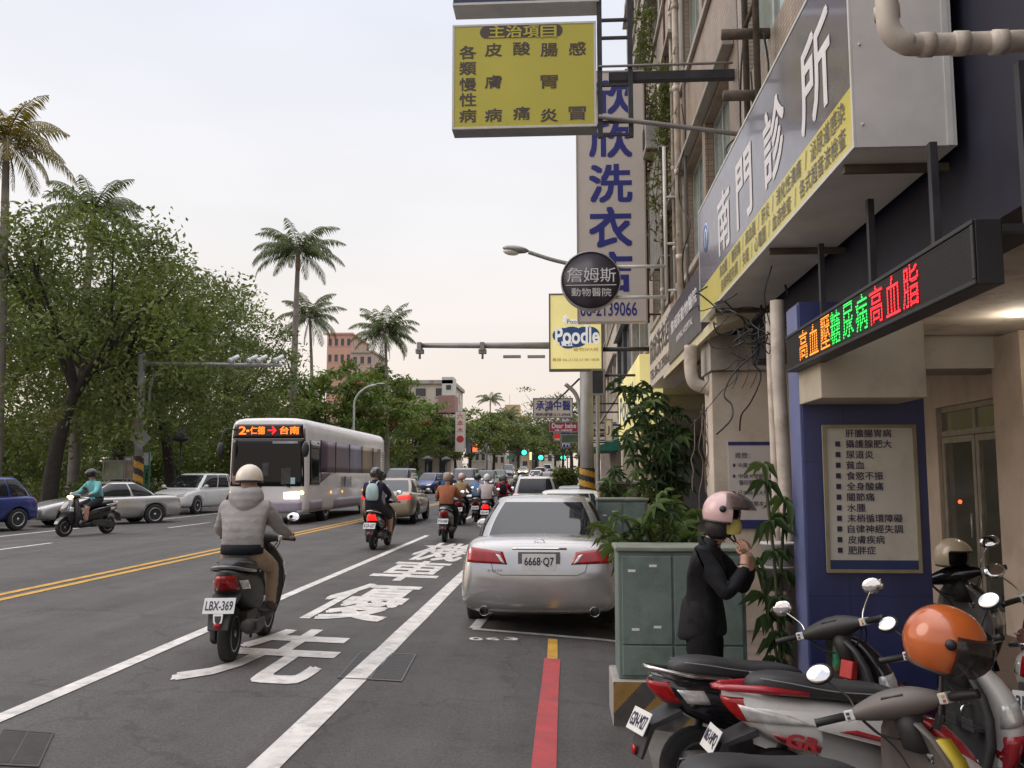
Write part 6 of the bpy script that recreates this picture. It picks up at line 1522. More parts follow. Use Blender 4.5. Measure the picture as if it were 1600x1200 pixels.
M_engine = mat('engine_grey', (.06, .058, .055), .6, .4, var=.3, scale=10, dirt=.4)
def sring(x, hw, z0, z1, n=16, e=2.8):
    c, h = (z0 + z1) / 2, (z1 - z0) / 2; out = []
    for j in range(n):
        a = 2 * pi * j / n; p, q = cos(a), sin(a); out.append(V((x, -hw * math.copysign(abs(p) ** (2 / e), p), c + h * math.copysign(abs(q) ** (2 / e), q))))
    return out
def scooter(label, x, y, rz, paint_, panel=None, steer=0, seat=M_seat, cover=None, plate_txt='MXZ-285', lit=True, front_lit=False, lean=0, near=False, group=None, z=None, rail=M_chrome, shield=None, tail_txt=None, s=1.0, name='parked_scooter', fairing=None, cowl_panel=None, mtilt=13):
    t = T(name, label, 'scooter', (x, y, zg(x) + climb(y) if z is None else z), rz, group); t.rotation_euler = (RAD(lean), 0, rz); t.scale = (s, s, s)
    cover = cover or paint_; panel = panel or paint_; fairing = fairing or paint_
    O = V((.42, 0, .98)); ax = V((-sin(RAD(26)), 0, cos(RAD(26)))); Q = Matrix.Rotation(RAD(steer), 3, ax)
    def st(b): b.v = [Q @ (p - O) + O for p in b.v]; return b
    # rear body, seat
    b = B(); b.loft([sring(*q) for q in ((-.90, .025, .74, .80), (-.86, .06, .68, .81), (-.76, .115, .585, .80), (-.6, .155, .50, .775), (-.4, .175, .43, .755), (-.18, .175, .37, .73), (.02, .155, .33, .69), (.12, .12, .32, .60), (.16, .07, .33, .5))])
    rb = b.build('rear_body', paint_, t, sub=1); bake(rb); tr = bvh(rb)
    b = B(); b.loft([sring(*q, 16, 3.2) for q in ((-.76, .03, .815, .835), (-.73, .085, .775, .875), (-.62, .135, .755, .90), (-.42, .15, .745, .875), (-.26, .15, .735, .835), (-.05, .145, .72, .825), (.08, .12, .70, .80), (.15, .07, .69, .755))])
    sb = b.build('seat', seat, t, sub=1)
    if near:
        b = B()
        for s_ in (-1, 1): b.tube(smooth_path([(-.70, s_ * .105, .865), (-.55, s_ * .147, .845), (-.3, s_ * .155, .80), (.02, s_ * .14, .775)], 4), .0035, 5)
        b.build('seat_piping', mat('piping_grey', (.22, .22, .22), .6), sb)
    # panel and stripes that follow the body
    for s_ in (-1, 1):
        def side(nm, m, pts, nu=10, nv=3, off=.006):
            cs = [(p, s_ * 2, q) for p, q in pts]
            if s_ > 0: cs = [cs[1], cs[0], cs[3], cs[2]]
            bb_ = B(); patch(bb_, tr, cs, (0, -s_, 0), nu, nv, off); return bb_.build(nm, m, t)
        if panel is not paint_:
            side('side_panel', panel, [(-.66, .55), (.02, .40), (.02, .66), (-.74, .71)])
            side('side_stripe', M_sred, [(-.60, .525), (-.05, .385), (-.10, .44), (-.66, .575)], off=.010)
            side('side_stripe', M_sblack, [(-.34, .535), (.0, .455), (.0, .475), (-.30, .575)], off=.010)
            side('side_stripe', M_sred, [(-.30, .595), (.01, .52), (.01, .54), (-.2, .60)], off=.010)
            lens = side('turn_signal', M_lens, [(-.78, .635), (-.42, .62), (-.56, .675), (-.83, .725)], off=.012)
        else:
            lens = side('turn_signal', M_lens, [(-.70, .63), (-.56, .62), (-.60, .70), (-.76, .71)], 5, 3)
    if panel is not paint_:
        b = B(); h = tr.ray_cast(V((-.3, -2, .50)), V((0, 1, 0)))[0]
        b.text('GR', (-.60, h.y + .008, .52), (1, -.05, -.2), (.45, 0, 1), .17, .072, 0, .05, .016); b.text('Racing', (-.44, h.y + .002, .46), (1, .02, -.28), (.2, 0, 1), .10, .022, 1, .0, .016)
        b.build('lettering', [M_sred, M_sblack], t)
    # tail
    b = B(); patch(b, tr, [(-3, -.11, .63), (-3, .11, .63), (-3, .085, .76), (-3, -.085, .76)][::1] if False else [(-3, .11, .63), (-3, -.11, .63), (-3, -.085, .76), (-3, .085, .76)], (1, 0, 0), 8, 4, .010)
    b.build('tail_light', M_taillit if lit else M_tail, t)
    b = B(); b.loft([[V((-.74, y_ * .12, .60)) for y_ in (-1, 1)] + [V((-.72, .12, .56)), V((-.72, -.12, .56))], [V((-.93, y_ * .10, .52)) for y_ in (-1, 1)] + [V((-.90, .10, .50)), V((-.90, -.10, .50))], [V((-1.0, y_ * .085, .33)) for y_ in (-1, 1)] + [V((-.98, .085, .32)), V((-.98, -.085, .32))]], sm=False)
    b.build('mudguard', M_dkpl, t, bevel=.006)
    plate(t, (-.965, 0, .525), (0, -1, 0), (.55, 0, 1), plate_txt, .26, .14)
    b = B(); b.lathe([(.032, 0), (.03, .012), (.01, .016)], (-1.0, 0, .365), (-1, 0, 0), 12); b.build('reflector', M_sred if not near else M_tail, t)
    b = B()
    if rail is M_sred:
        for s_ in (-1, 1): b.loft([sring(q[0], q[1], q[2], q[3], 8) for q in ((-.93, .01, .80, .82), (-.88, .022, .79, .83), (-.70, .024, .785, .83), (-.45, .018, .77, .80))]); b.v = [p + V((0, s_ * (.055 + .09 * min(1, max(0, (p.x + .93) / .3))), 0)) if k >= len(b.v) - 32 else p for k, p in enumerate(b.v)]
        b.loft([sring(-.95, .05, .80, .82, 8), sring(-.91, .075, .79, .83, 8), sring(-.88, .06, .795, .825, 8)])
    else: b.tube(smooth_path([(-.42, .165, .76), (-.66, .16, .79), (-.86, .09, .83), (-.91, 0, .84), (-.86, -.09, .83), (-.66, -.16, .79), (-.42, -.165, .76)], 5), .014, 7)
    b.build('grab_rail', rail, t)
    # floor, leg shield, nose
    b = B(); b.loft([sring(*q, 12, 5) for q in ((.08, .13, .24, .34), (.2, .165, .235, .30), (.40, .165, .235, .30), (.50, .15, .25, .34))]); b.loft([sring(*q, 12, 4) for q in ((-.3, .10, .24, .42), (0, .12, .20, .36), (.3, .11, .19, .25), (.5, .08, .22, .30))]); b.build('floorboard', M_dkpl, t)
    b = B(); prof = ((.47, .27, .17), (.535, .38, .20), (.565, .52, .225), (.565, .66, .225), (.545, .78, .20), (.51, .88, .15), (.48, .94, .09)); rings = []
    for (px, pz, hw) in prof:
        f = [V((px - .02 + .05 * (k / 4) ** 2 * -1 + 0, hw * k / 4, pz)) for k in range(-4, 5)]; bk = [p + V((.045, 0, .0)) for p in reversed(f)]; rings.append(f + bk)
    b.loft(rings); b.build('leg_shield', shield or M_dkpl, t)
    if near:
        b = B(); b.lathe([(.028, 0), (.028, .014), (.018, .016)], (.525, -.07, .80), (-1, 0, .2), 16); b.lathe([(.045, -.004), (.045, .004)], (.53, -.07, .80), (-1, 0, .2), 16); b.build('key_lock', M_chrome, t)
    b = B(); b.loft([sring2(z_, x0, x1, hw) for z_, x0, x1, hw in ((.26, .54, .62, .12), (.36, .55, .70, .17), (.50, .57, .76, .215), (.62, .575, .775, .22), (.74, .565, .755, .20), (.85, .53, .69, .15), (.93, .49, .61, .10), (.96, .48, .56, .06))])
    nose = b.build('front_cowl', fairing, t, sub=1); bake(nose); tn = bvh(nose)
    for s_ in (-1, 1):
        cs = [(.60, s_ * 2, .60), (.76, s_ * 2, .64), (.73, s_ * 2, .75), (.60, s_ * 2, .72)]
        if s_ > 0: cs = [cs[1], cs[0], cs[3], cs[2]]
        b = B(); patch(b, tn, cs, (0, -s_, 0), 6, 4, .006); b.build('turn_signal', M_lens, t)
        if fairing is not M_sred and panel is not paint_:
            cs = [(.58, s_ * 2, .34), (.76, s_ * 2, .46), (.77, s_ * 2, .58), (.58, s_ * 2, .56)]
            if s_ > 0: cs = [cs[1], cs[0], cs[3], cs[2]]
            b = B(); patch(b, tn, cs, (0, -s_, 0), 6, 4, .006); b.build('side_stripe', M_sred, t)
    if cowl_panel:
        for s_ in (-1, 1):
            cs = [(.56, s_ * 2, .52), (.76, s_ * 2, .56), (.74, s_ * 2, .72), (.56, s_ * 2, .84)]
            if s_ > 0: cs = [cs[1], cs[0], cs[3], cs[2]]
            b = B(); patch(b, tn, cs, (0, -s_, 0), 6, 4, .004); b.build('cowl_panel', cowl_panel, t)
    # steering: cover, bar, grips, levers, switches, mirrors, lamp, fork, wheel
    b = B()
    def hring(y_, cx, cz, rx, rz_): return [V((cx + rx * cos(2 * pi * k / 14), y_, cz + rz_ * sin(2 * pi * k / 14))) for k in range(14)]
    b.loft([hring(*q) for q in ((-.215, .40, 1.005, .022, .020), (-.205, .402, 1.006, .034, .030), (-.15, .42, 1.01, .055, .048), (-.08, .45, 1.015, .095, .068), (0, .462, 1.015, .118, .075), (.08, .45, 1.015, .095, .068), (.15, .42, 1.01, .055, .048), (.205, .402, 1.006, .034, .030), (.215, .40, 1.005, .022, .020))])
    st(b).build('handlebar_cover', cover, t, sub=1)
    b = B(); b.loft([sring2(z_, x0, x1, hw, 2.4) for z_, x0, x1, hw in ((.80, .46, .56, .07), (.88, .43, .55, .065), (.97, .40, .53, .06))]); b.build('steering_shroud', M_dkpl, t)
    if near:
        b = B(); b.box((.405, 0, 1.064), (.09, .10, .010), 0, Matrix.Rotation(RAD(-24), 3, 'Y')); st(b).build('instrument_panel', M_black, t)
    for s_ in (-1, 1):
        g0, g1 = V((.40, s_ * .19, 1.005)), V((.33, s_ * .36, 1.0)); d = (g1 - g0).normalized()
        b = B(); b.tube([g0 - d * .02, g0 + d * .06], .012, 8); st(b).build('handlebar', M_chrome, t)
        b = B(); b.tube([g0 + d * .055, g0 + d * .06, g1, g1 + d * .012], [.014, .019, .019, .021], 12); st(b).build('grip', M_black, t)
        b = B(); b.box(g0 + d * .035, (.045, .052, .05), 0, Matrix.Rotation(atan2(d.y, d.x), 3, 'Z')); sw = st(b).build('switch_box', M_swhite if near else M_dkpl, t, bevel=.006)
        if near:
            b = B(); q = g0 + d * .035; b.box(q + V((-.026, 0, .008)), (.008, .02, .012), 0); b.box(q + V((-.026, 0, -.011)), (.008, .02, .012), 1); st(b).build('button', [mat('button_yellow', (.5, .35, .03), .4), M_sred] if s_ < 0 else [M_dkpl, M_dkpl], sw)
        b = B(); b.tube(smooth_path([g0 + V((.05, 0, -.01)), g0 + V((.075, s_ * .06, -.012)), g1 + V((.065, -s_ * .02, -.01))], 4), .0065, 6); st(b).build('brake_lever', M_alu, t)
        m0 = g0 + V((.03, s_ * .01, .02)); m1 = V((.44, s_ * .30, 1.18)); b = B(); b.tube(smooth_path([m0, m0 + V((.02, s_ * .02, .06)), m1], 5), .006, 6)
        mR = Matrix.Rotation(RAD(mtilt), 3, 'Y'); b.ell(m1 + V((.006, s_ * .02, .03)), (.020, .074, .052), 16, 0, mR); mo = st(b).build('mirror', M_black if not near or rail is not M_chrome else M_chrome, t)
        b = B(); b.lathe([(.001, 0), (.03, .0005), (.058, .0015), (.062, .004)], m1 + V((-.0150, s_ * .02, .034)), mR @ V((1, 0, 0)), 24); c_ = m1 + V((-.015, s_ * .02, .034)); b.v = [p + V((0, 0, (p.z - c_.z) * -.3)) for p in b.v]; st(b).build('mirror_glass', M_mirror, mo)
    if near:                                             # brake hoses, throttle cable, bag hook
        b = B()
        for s_ in (-1, 1): b.tube(smooth_path([(.43, s_ * .20, 1.0), (.50, s_ * .17, .93), (.53, s_ * .09, .80), (.50, s_ * .04, .62)], 5), .0045, 5); b.tube(smooth_path([(.42, s_ * .19, .99), (.44, s_ * .13, .90), (.47, s_ * .05, .86)], 4), .0055, 5)
        st(b).build('cable', M_black, t); b = B(); b.tube(smooth_path([(.53, 0, .70), (.49, 0, .69), (.475, 0, .66), (.49, 0, .64)], 4), .008, 6); b.build('bag_hook', M_chrome, t)
        b = B(); b.bb(.455, .53, -.15, -.03, .575, .60); b.bb(.455, .462, -.15, -.03, .601, .64); b.bb(.455, .53, .03, .15, .575, .60); b.bb(.455, .462, .03, .15, .601, .64); b.build('pocket', M_dkpl, t, bevel=.006)
    b = B(); b.ell((.585, 0, .99), (.03, .11, .038), 14); st(b).build('headlight', M_headlit if front_lit else M_lens, t)
    b = B(); FA = V((.72, 0, .23))
    for s_ in (-1, 1): b.tube([V((.60, s_ * .075, .52)), FA + V((0, s_ * .075, 0))], .02, 7)
    st(b).build('fork', M_engine, t)
    b = B(); rings = []
    for k in range(9):
        a = RAD(20 + 130 * k / 8); c = FA + V((cos(a), 0, sin(a))) * .275; o2 = FA + V((cos(a), 0, sin(a))) * .262; w_ = .075
        rings.append([c + V((0, -w_ * .8, 0)), c + V((0, w_ * .8, 0)), o2 + V((0, w_, -.0)), o2 + V((0, -w_, 0))])
    b.loft(rings, sm=False); st(b).build('front_fender', fairing, t)
    tm, rm = wheel_meshes(.235, .11, 5)
    w = link('wheel', tm, t, Q @ (FA - O) + O); w.rotation_euler = Q.to_euler(); link('rim', rm, w)
    w = link('wheel', tm, t, (-.60, 0, .235)); link('rim', rm, w)
    # engine, exhaust, damper, stand
    b = B(); b.loft([[V((xx, .10 + k_ * .05, zz + dz)) for k_, dz in ((0, -h_), (1, -h_), (1, h_), (0, h_))] for xx, zz, h_ in ((-.70, .25, .06), (-.62, .25, .10), (-.3, .30, .085), (-.1, .31, .07), (.0, .32, .04))], sm=False); b.bb(-.45, -.05, -.11, .10, .22, .40); b.build('engine', M_engine, t, bevel=.015)
    b = B(); b.tube(smooth_path([(-.15, -.09, .22), (-.28, -.15, .20), (-.40, -.18, .26)], 4), .018, 7); b.lathe([(.03, 0), (.062, .05), (.068, .32), (.055, .40), (.02, .41)], (-.36, -.18, .26), (-1, 0, .16), 16); b.bb(-.70, -.42, -.26, -.245, .27, .36, 1); b.build('exhaust', [M_engine, M_dkpl], t)
    b = B(); b.tube([(-.60, .11, .27), (-.50, .11, .52)], .014, 6); b.lathe([(.03, .05), (.03, .22)], (-.60, .11, .27), (.1, 0, .25), 10); b.build('damper', M_engine, t)
    b = B(); up = name == 'scooter'
    for s_ in (-1, 1): b.tube([(-.22, s_ * .10, .22), (-.44, s_ * .14, .18) if up else (-.30, s_ * .17, .02)], .012, 6)
    if not up: b.tube([(-.30, -.17, .02), (-.30, .17, .02)], .01, 6)
    b.build('stand', M_engine, t)
    return t
def sring2(z_, x0, x1, hw, e=2.6, n=18):
    c, h = (x0 + x1) / 2, (x1 - x0) / 2; out = []
    for j in range(n):
        a = 2 * pi * j / n; p, q = cos(a), sin(a); out.append(V((c + h * math.copysign(abs(p) ** (2 / e), p), hw * math.copysign(abs(q) ** (2 / e), q), z_)))
    return out
PK = 'scooters parked in front of the clinic'
blk = scooter('glossy black parked scooter with a plain black seat and a chrome tail rail', 1.23, 5.24, RAD(18), M_sblack, None, 38, plate_txt='GSN-M27', lit=False, near=True, group=PK, cover=M_dkpl, z=-.09, s=.9, mtilt=-2, lean=-3)
red = scooter('red and white parked scooter with racing letters on its side panel', 1.60, 4.74, RAD(5), M_swhite, mat('panel_white', (.56, .55, .53), .3, var=.05, coat=.5, dirt=.15), 40, plate_txt='063-HPQ', lit=False, near=True, group=PK, cover=M_sgrey, z=-.09, rail=M_sred, fairing=M_swhite, s=.9, lean=-3)
tau = scooter('parked scooter with a taupe handlebar cover and a yellow trim strip', 1.07, 3.72, RAD(24), M_dkpl, None, 38, plate_txt='NVK-530', lit=False, near=True, group=PK, z=-.16, cover=M_taupe, shield=M_taupe, fairing=M_sred, cowl_panel=mat('panel_white'), s=.9, lean=-3, rail=M_dkpl)
b = B(); b.loft([[V((x_ - .04, -w0 - .012, z_)), V((x_ - .035, -w0 + .05, z_ + .005)), V((x_ + .03, -w0 + .04, z_)), V((x_ + .04, -w0 - .012, z_))] for x_, z_, w0 in ((.50, .30, .18), (.55, .42, .205), (.57, .56, .225), (.565, .68, .222), (.545, .79, .195), (.51, .88, .15))]); b.build('trim', mat('trim_yellow', (.50, .38, .03), .35, var=.1), tau)
wht = scooter('white parked scooter with a brown seat, red tail lights and plate 3HN-021', 2.98, 5.75, RAD(58), M_swhite, None, 30, seat=mat('seat_brown', (.075, .03, .022), .5, var=.15), plate_txt='3HN-021', lit=False, near=True, group=PK, z=0, s=.95)
dk = scooter('dark parked scooter by the clinic door with a cream helmet on it', 2.62, 6.75, RAD(35), M_sblack, None, 35, plate_txt='LCU-806', lit=False, near=True, group=PK, z=0, shield=M_sgrey, s=.95)
edge = scooter('black parked scooter showing only a handlebar and flat mirror near the clinic door', 3.22, 4.50, RAD(172), M_sblack, None, 10, plate_txt='MGB-112', lit=False, near=True, group=PK, z=0)
# bottle and odds and ends in the black scooter's front pocket
o = blk.matrix_basis @ V((.47, .06, .72)); t = T('drink_bottle', 'green labelled drink bottle with a white cap in the black scooter pocket', 'bottle', o)
b = B(); b.lathe([(.001, 0), (.031, .004), (.032, .02), (.030, .08), (.032, .14), (.028, .165), (.014, .19), (.013, .20)], n=18); b.build('bottle', mat('bottle_pet', (.10, .06, .03), .1, var=.1, spec=.6), t); b = B(); b.lathe([(.0325, .03), (.0328, .14)], n=18, cap=False); b.build('label_wrap', mat('label_green', (.02, .13, .06), .4, var=.6, scale=30), t); b = B(); b.lathe([(.016, .198), (.016, .222), (.013, .225)], n=14); b.build('cap', M_pale, t)
o = blk.matrix_basis @ V((.46, -.05, .70)); b = B(); b.box((0, 0, .05), (.05, .09, .10)); q = b.build('carton', mat('carton_red', (.45, .03, .03), .5, var=.2, scale=20), bevel=.006); q.location = o; q.rotation_euler = (0, .2, .5); tag(q, 'small red carton beside the bottle in the black scooter pocket', 'carton')

# ------------------------------------------------------------------ helmets
def helmet(name, label, parent, c, r, m, yaw=0, pitch=0, open_=68, low=-38, visor='clear', roll=0, lining=True):
    """open-face helmet; front along +x before yaw"""
    if parent: h = bpy.data.objects.new(name, None); C.objects.link(h); h.parent = parent; h.location = c
    else: h = T(name, label, 'helmet', c)
    h.rotation_euler = Euler((roll, pitch, yaw), 'XYZ'); b = B(); n, k = 36, 18; idx = {}; vs = []; fs = []
    def pt(i, j, f=1.0):
        a = 2 * pi * i / n; e_ = RAD(low) + (pi / 2 - RAD(low)) * j / k; q = cos(e_); sx = 1.12 if cos(a) > 0 else 1.05
        return V((r * f * q * cos(a) * sx, r * f * q * sin(a) * .93, r * f * sin(e_) * 1.02))
    for f, rev in ((1, 0), (.86, 1)):
        base = len(vs)
        for j in range(k + 1):
            for i in range(n): vs.append(pt(i, j, f))
        for j in range(k):
            for i in range(n):
                a = (2 * pi * (i + .5) / n + pi) % (2 * pi) - pi; e_ = low + (90 - low) * (j + .5) / k
                lim = open_ if e_ < 18 else 0
                if abs(math.degrees(a)) < lim: continue
                q = [base + j * n + i, base + j * n + (i + 1) % n, base + (j + 1) * n + (i + 1) % n, base + (j + 1) * n + i]
                fs.append((tuple(reversed(q)) if rev else tuple(q), rev))
    b.add(vs, [f for f, _ in fs], 0, True); b.m = [r_ for _, r_ in fs]
    b.build('shell', [m, M_black], h)
    b = B(); pts = []
    for s_ in range(n + 1):
        a = RAD(open_) + (2 * pi - 2 * RAD(open_)) * s_ / n; q = cos(RAD(low)); sx = 1.12 if cos(a) > 0 else 1.05; pts.append(V((r * q * cos(a) * sx, r * q * sin(a) * .93, r * sin(RAD(low)) * 1.02)))
    b.tube(pts, .009, 6); pts = [V((r * cos(RAD(18)) * cos(RAD(a)) * 1.12, r * cos(RAD(18)) * sin(RAD(a)) * .93, r * sin(RAD(18)) * 1.02)) for a in range(-int(open_), int(open_) + 1, 8)]; b.tube(pts, .008, 6); b.build('edge_trim', M_black, h)
    if visor:
        b = B(); N, K = 18, 6; vs = []
        for j in range(K + 1):
            for i in range(N + 1):
                a = RAD(-78 + 156 * i / N); e_ = RAD((26 - 62 * j / K) if visor != 'up' else (62 - 50 * j / K)); f = 1.10 + (.18 * (j / K) if visor == 'up' else .05 * sin(pi * j / K)); vs.append(V((r * f * cos(e_) * cos(a) * 1.14, r * f * cos(e_) * sin(a) * .95, r * f * sin(e_))))
        b.add(vs, [(j * (N + 1) + i, j * (N + 1) + i + 1, (j + 1) * (N + 1) + i + 1, (j + 1) * (N + 1) + i) for j in range(K) for i in range(N)], 0, True)
        b.build('visor', mat('visor_smoke', (.015, .014, .014), .12, var=.0, alpha=.86) if visor != 'up' else mat('visor_brown', (.05, .04, .036), .15, var=0, alpha=.7), h)
        b = B()
        for s_ in (-1, 1): b.lathe([(.022, 0), (.02, .012)], (r * .12, s_ * r * .93, r * .22), (0, s_, 0), 12)
        b.build('visor_pivot', M_black, h)
    return h
oh = helmet('motorcycle_helmet', 'orange open-face helmet with a dark visor hung on the red scooter', None, P(1474, 1003, Y=3.75), .146, mat('helmet_orange', (.46, .105, .022), .22, var=.12, scale=4, coat=.8, dirt=.12), RAD(-20), RAD(14), 66, -42, 'dark', RAD(6))
b = B()
for a, e_ in ((170, 30), (178, 2), (172, -32)):
    R = Matrix.Rotation(RAD(a), 3, 'Z') @ Matrix.Rotation(RAD(-e_), 3, 'Y'); b.ell(R @ V((.147, 0, 0)), (.004, .018, .013), 10, 0, R)
b.build('sticker', M_pale, oh)
b = B(); b.tube(smooth_path([(.02, .10, -.08), (.03, .06, -.18), (.05, .02, -.30), (.05, .02, -.36)], 4), .010, 6); b.box((.05, .02, -.33), (.03, .02, .06)); b.build('chin_strap', M_black, oh)
helmet('motorcycle_helmet', 'cream and black helmet resting on the dark scooter by the clinic door', None, dk.matrix_basis @ V((.40, 0, 1.16)), .135, mat('helmet_cream', (.50, .42, .30), .3, var=.06, coat=.6), RAD(-60), 0, 66, -30, None)

# ------------------------------------------------------------------ people
from mathutils import noise as NZ
M_skin = mat('skin', (.42, .24, .165), .55, var=.08, scale=9)
def cloth(name, c=None, bump=.35, bs=26, rough=.85): return MATS[name] if name in MATS else mat(name, c, rough, var=.14, scale=7, bump=bump, bscale=bs, spec=.2)
def skin_body(parent, J, bones, mats, wr=.0, sub=1, seed=0, fingers=()):
    """one continuous skinned surface over the joints; each bone names the material of its stretch; fingers are chains rooted in the palm"""
    names = list(J); me = bpy.data.meshes.new('body'); vs = [V(J[n][0]) for n in names]; rad = [J[n][1] for n in names]; es = [(names.index(a), names.index(c)) for a, c, _ in bones]; em = [m for _, _, m in bones]; roots = [0]
    for ch, m in fingers:
        k = len(vs); roots.append(k)
        for p, r in ch: vs.append(V(p)); rad.append(r)
        for q in range(len(ch) - 1): es.append((k + q, k + q + 1)); em.append(m)
    me.from_pydata([tuple(v) for v in vs], es, []); o = bpy.data.objects.new('body', me); C.objects.link(o)
    o.modifiers.new('k', 'SKIN').use_smooth_shade = True
    for i, r in enumerate(rad):
        d = me.skin_vertices[0].data[i]; d.radius = r if isinstance(r, tuple) else (r, r); d.use_root = i in roots
    k = o.modifiers.new('s', 'SUBSURF'); k.levels = k.render_levels = sub
    bake(o); me = o.data; me.materials.clear()
    for m in mats: me.materials.append(m)
    if wr:
        for v in me.vertices:
            n = NZ.noise_vector(V(v.co) * 5 + V((seed, 0, 0))) * wr + NZ.noise_vector(V((v.co.x * 6, v.co.y * 6, v.co.z * 22 + seed))) * wr * .7; v.co += n
    seg = [(vs[a], vs[c], m, rad[a] if not isinstance(rad[a], tuple) else rad[a][0], rad[c] if not isinstance(rad[c], tuple) else rad[c][0]) for (a, c), m in zip(es, em)]
    for f in me.polygons:
        c = f.center; best = (9e9, 0)
        for a, d, m, ra, rb in seg:
            ab = d - a; t = max(0, min(1, (c - a).dot(ab) / max(ab.length_squared, 1e-9))); q = ((a + ab * t) - c).length / (ra + (rb - ra) * t + .01)
            if q < best[0]: best = (q, m)
        f.material_index = best[1]; f.use_smooth = True
    o.name = 'body'; o.parent = parent; return o
def rider(label, x, y, rz, jacket, trousers, helm, shoes=None, group=None, s=1.0, lean=.0, near=False, pack=None, bare=False, passenger=False, visor='dark', z=None, hood=False, mask=False, seed=0, low=-38, fat=1.0):
    """someone astride a scooter; local frame as the scooter's"""
    t = T('person', label, 'person', (x, y, zg(x) + climb(y) if z is None else z), rz, group); t.scale = (s, s, s)
    dx = -.38 if passenger else 0; dz = .06 if passenger else 0
    J = {'pelvis': ((-.27 + dx, 0, .90 + dz), .155), 'waist': ((-.25 + dx + lean * .3, 0, 1.04 + dz), .150), 'chest': ((-.20 + dx + lean * .7, 0, 1.22 + dz), .165), 'collar': ((-.17 + dx + lean, 0, 1.35 + dz), .10), 'neck': ((-.15 + dx + lean, 0, 1.43 + dz), .055), 'head': ((-.12 + dx + lean, 0, 1.55 + dz), .090), 'crown': ((-.115 + dx + lean, 0, 1.61 + dz), .075)}
    for n_ in ('pelvis', 'waist', 'chest'): J[n_] = (J[n_][0], J[n_][1] * fat)
    bones = [('pelvis', 'waist', 0), ('waist', 'chest', 0), ('chest', 'collar', 0), ('collar', 'neck', 2), ('neck', 'head', 2), ('head', 'crown', 2)]; fing = []
    for n, q in (('l', 1), ('r', -1)):
        hx, hz, hy = (.31, 1.035, .31) if not passenger else (-.12, 1.0, .15)
        J.update({'sh' + n: ((-.18 + dx + lean, q * .185, 1.32 + dz), .082), 'el' + n: ((.0 + dx * .8 + lean * .6, q * .285, 1.10 + dz), .064), 'wr' + n: ((hx - .07, q * (hy - .005), hz + .02), .043), 'ha' + n: ((hx, q * hy, hz), .036),
            'hi' + n: ((-.22 + dx, q * .105, .88 + dz), .115), 'kn' + n: ((.20 + dx * .75, q * (.17 if not passenger else .24), .74 - dz), .078), 'an' + n: ((.22 + dx * .7 if not passenger else .0, q * .165 if not passenger else q * .22, .40 - dz), .052), 'he' + n: ((.20 + dx * .7 if not passenger else -.03, q * .165 if not passenger else q * .22, .355 - dz), .045), 'to' + n: ((.36 + dx * .7 if not passenger else .15, q * .175 if not passenger else q * .23, .335 - dz), .04)})
        bones += [('chest', 'sh' + n, 0), ('sh' + n, 'el' + n, 0), ('el' + n, 'wr' + n, 0), ('wr' + n, 'ha' + n, 2), ('pelvis', 'hi' + n, 1), ('hi' + n, 'kn' + n, 1), ('kn' + n, 'an' + n, 2 if bare else 1), ('an' + n, 'he' + n, 3), ('he' + n, 'to' + n, 3)]
        if near:
            for k in range(4):
                a = V((hx + .022, q * (hy - .030 + .021 * k), hz + .012)); fing.append(([(a, .0105), (a + V((.038, 0, -.004)), .0105), (a + V((.046, 0, -.030)), .0095), (a + V((.022, 0, -.048)), .0085)], 2))
            a = V((hx - .01, q * (hy - .03), hz)); fing.append(([(a, .012), (a + V((.02, -q * .022, -.012)), .011), (a + V((.035, -q * .015, -.032)), .0095)], 2))
    skin_body(t, J, bones, [jacket, trousers, M_skin, shoes or M_black], .011 if near else .008, 2 if near else 1, seed, fing)
    hc = V(J['head'][0]) + V((.005, 0, .035)); helmet('helmet', None, t, hc, .135, helm, 0, RAD(4), 66, low, visor)
    if hood:
        b = B(); c = V(J['collar'][0]); rings = []
        for k in range(7):
            f = k / 6; w_ = .125 + .045 * sin(pi * f); zz = c.z + .135 - .21 * f; xx = c.x - .055 - .085 * sin(pi * (.2 + .75 * f)); rings.append([V((xx + .11 * (abs(cos(a)) - 0) * (1 if k < 6 else 1), w_ * sin(a), zz + .03 * abs(sin(a)) - .05 * f * (1 - abs(sin(a))))) for a in [(-pi / 2 + pi * i / 12) for i in range(13)]] + [V((xx + .03 + .11 * abs(cos(a)), w_ * .82 * sin(a), zz + .01 + .03 * abs(sin(a)) - .05 * f * (1 - abs(sin(a))))) for a in [(pi / 2 - pi * i / 12) for i in range(13)]])
        for rg in rings:
            for i, p in enumerate(rg): p.x = c.x - .02 - (p.x - (c.x - .14)) * 0 - .125 * cos(-pi / 2 + pi * (i if i < 13 else 25 - i) / 12) * (1 if i < 13 else .75) * (.85 + .25 * sin(pi * rings.index(rg) / 6))
        b.loft(rings); b.build('hood', jacket, t, sub=1)
        b = B(); c = V(J['pelvis'][0]); rings = []
        for k, (zz, r) in enumerate(((.985, .172), (.945, .180), (.90, .178), (.895, .16))): rings.append([c + V((r * .95 * cos(2 * pi * i / 20), r * 1.08 * sin(2 * pi * i / 20), zz - .90 - 0)) for i in range(20)])
        b.loft(rings); b.build('hem', cloth('hem_black', (.014, .014, .018)), t)
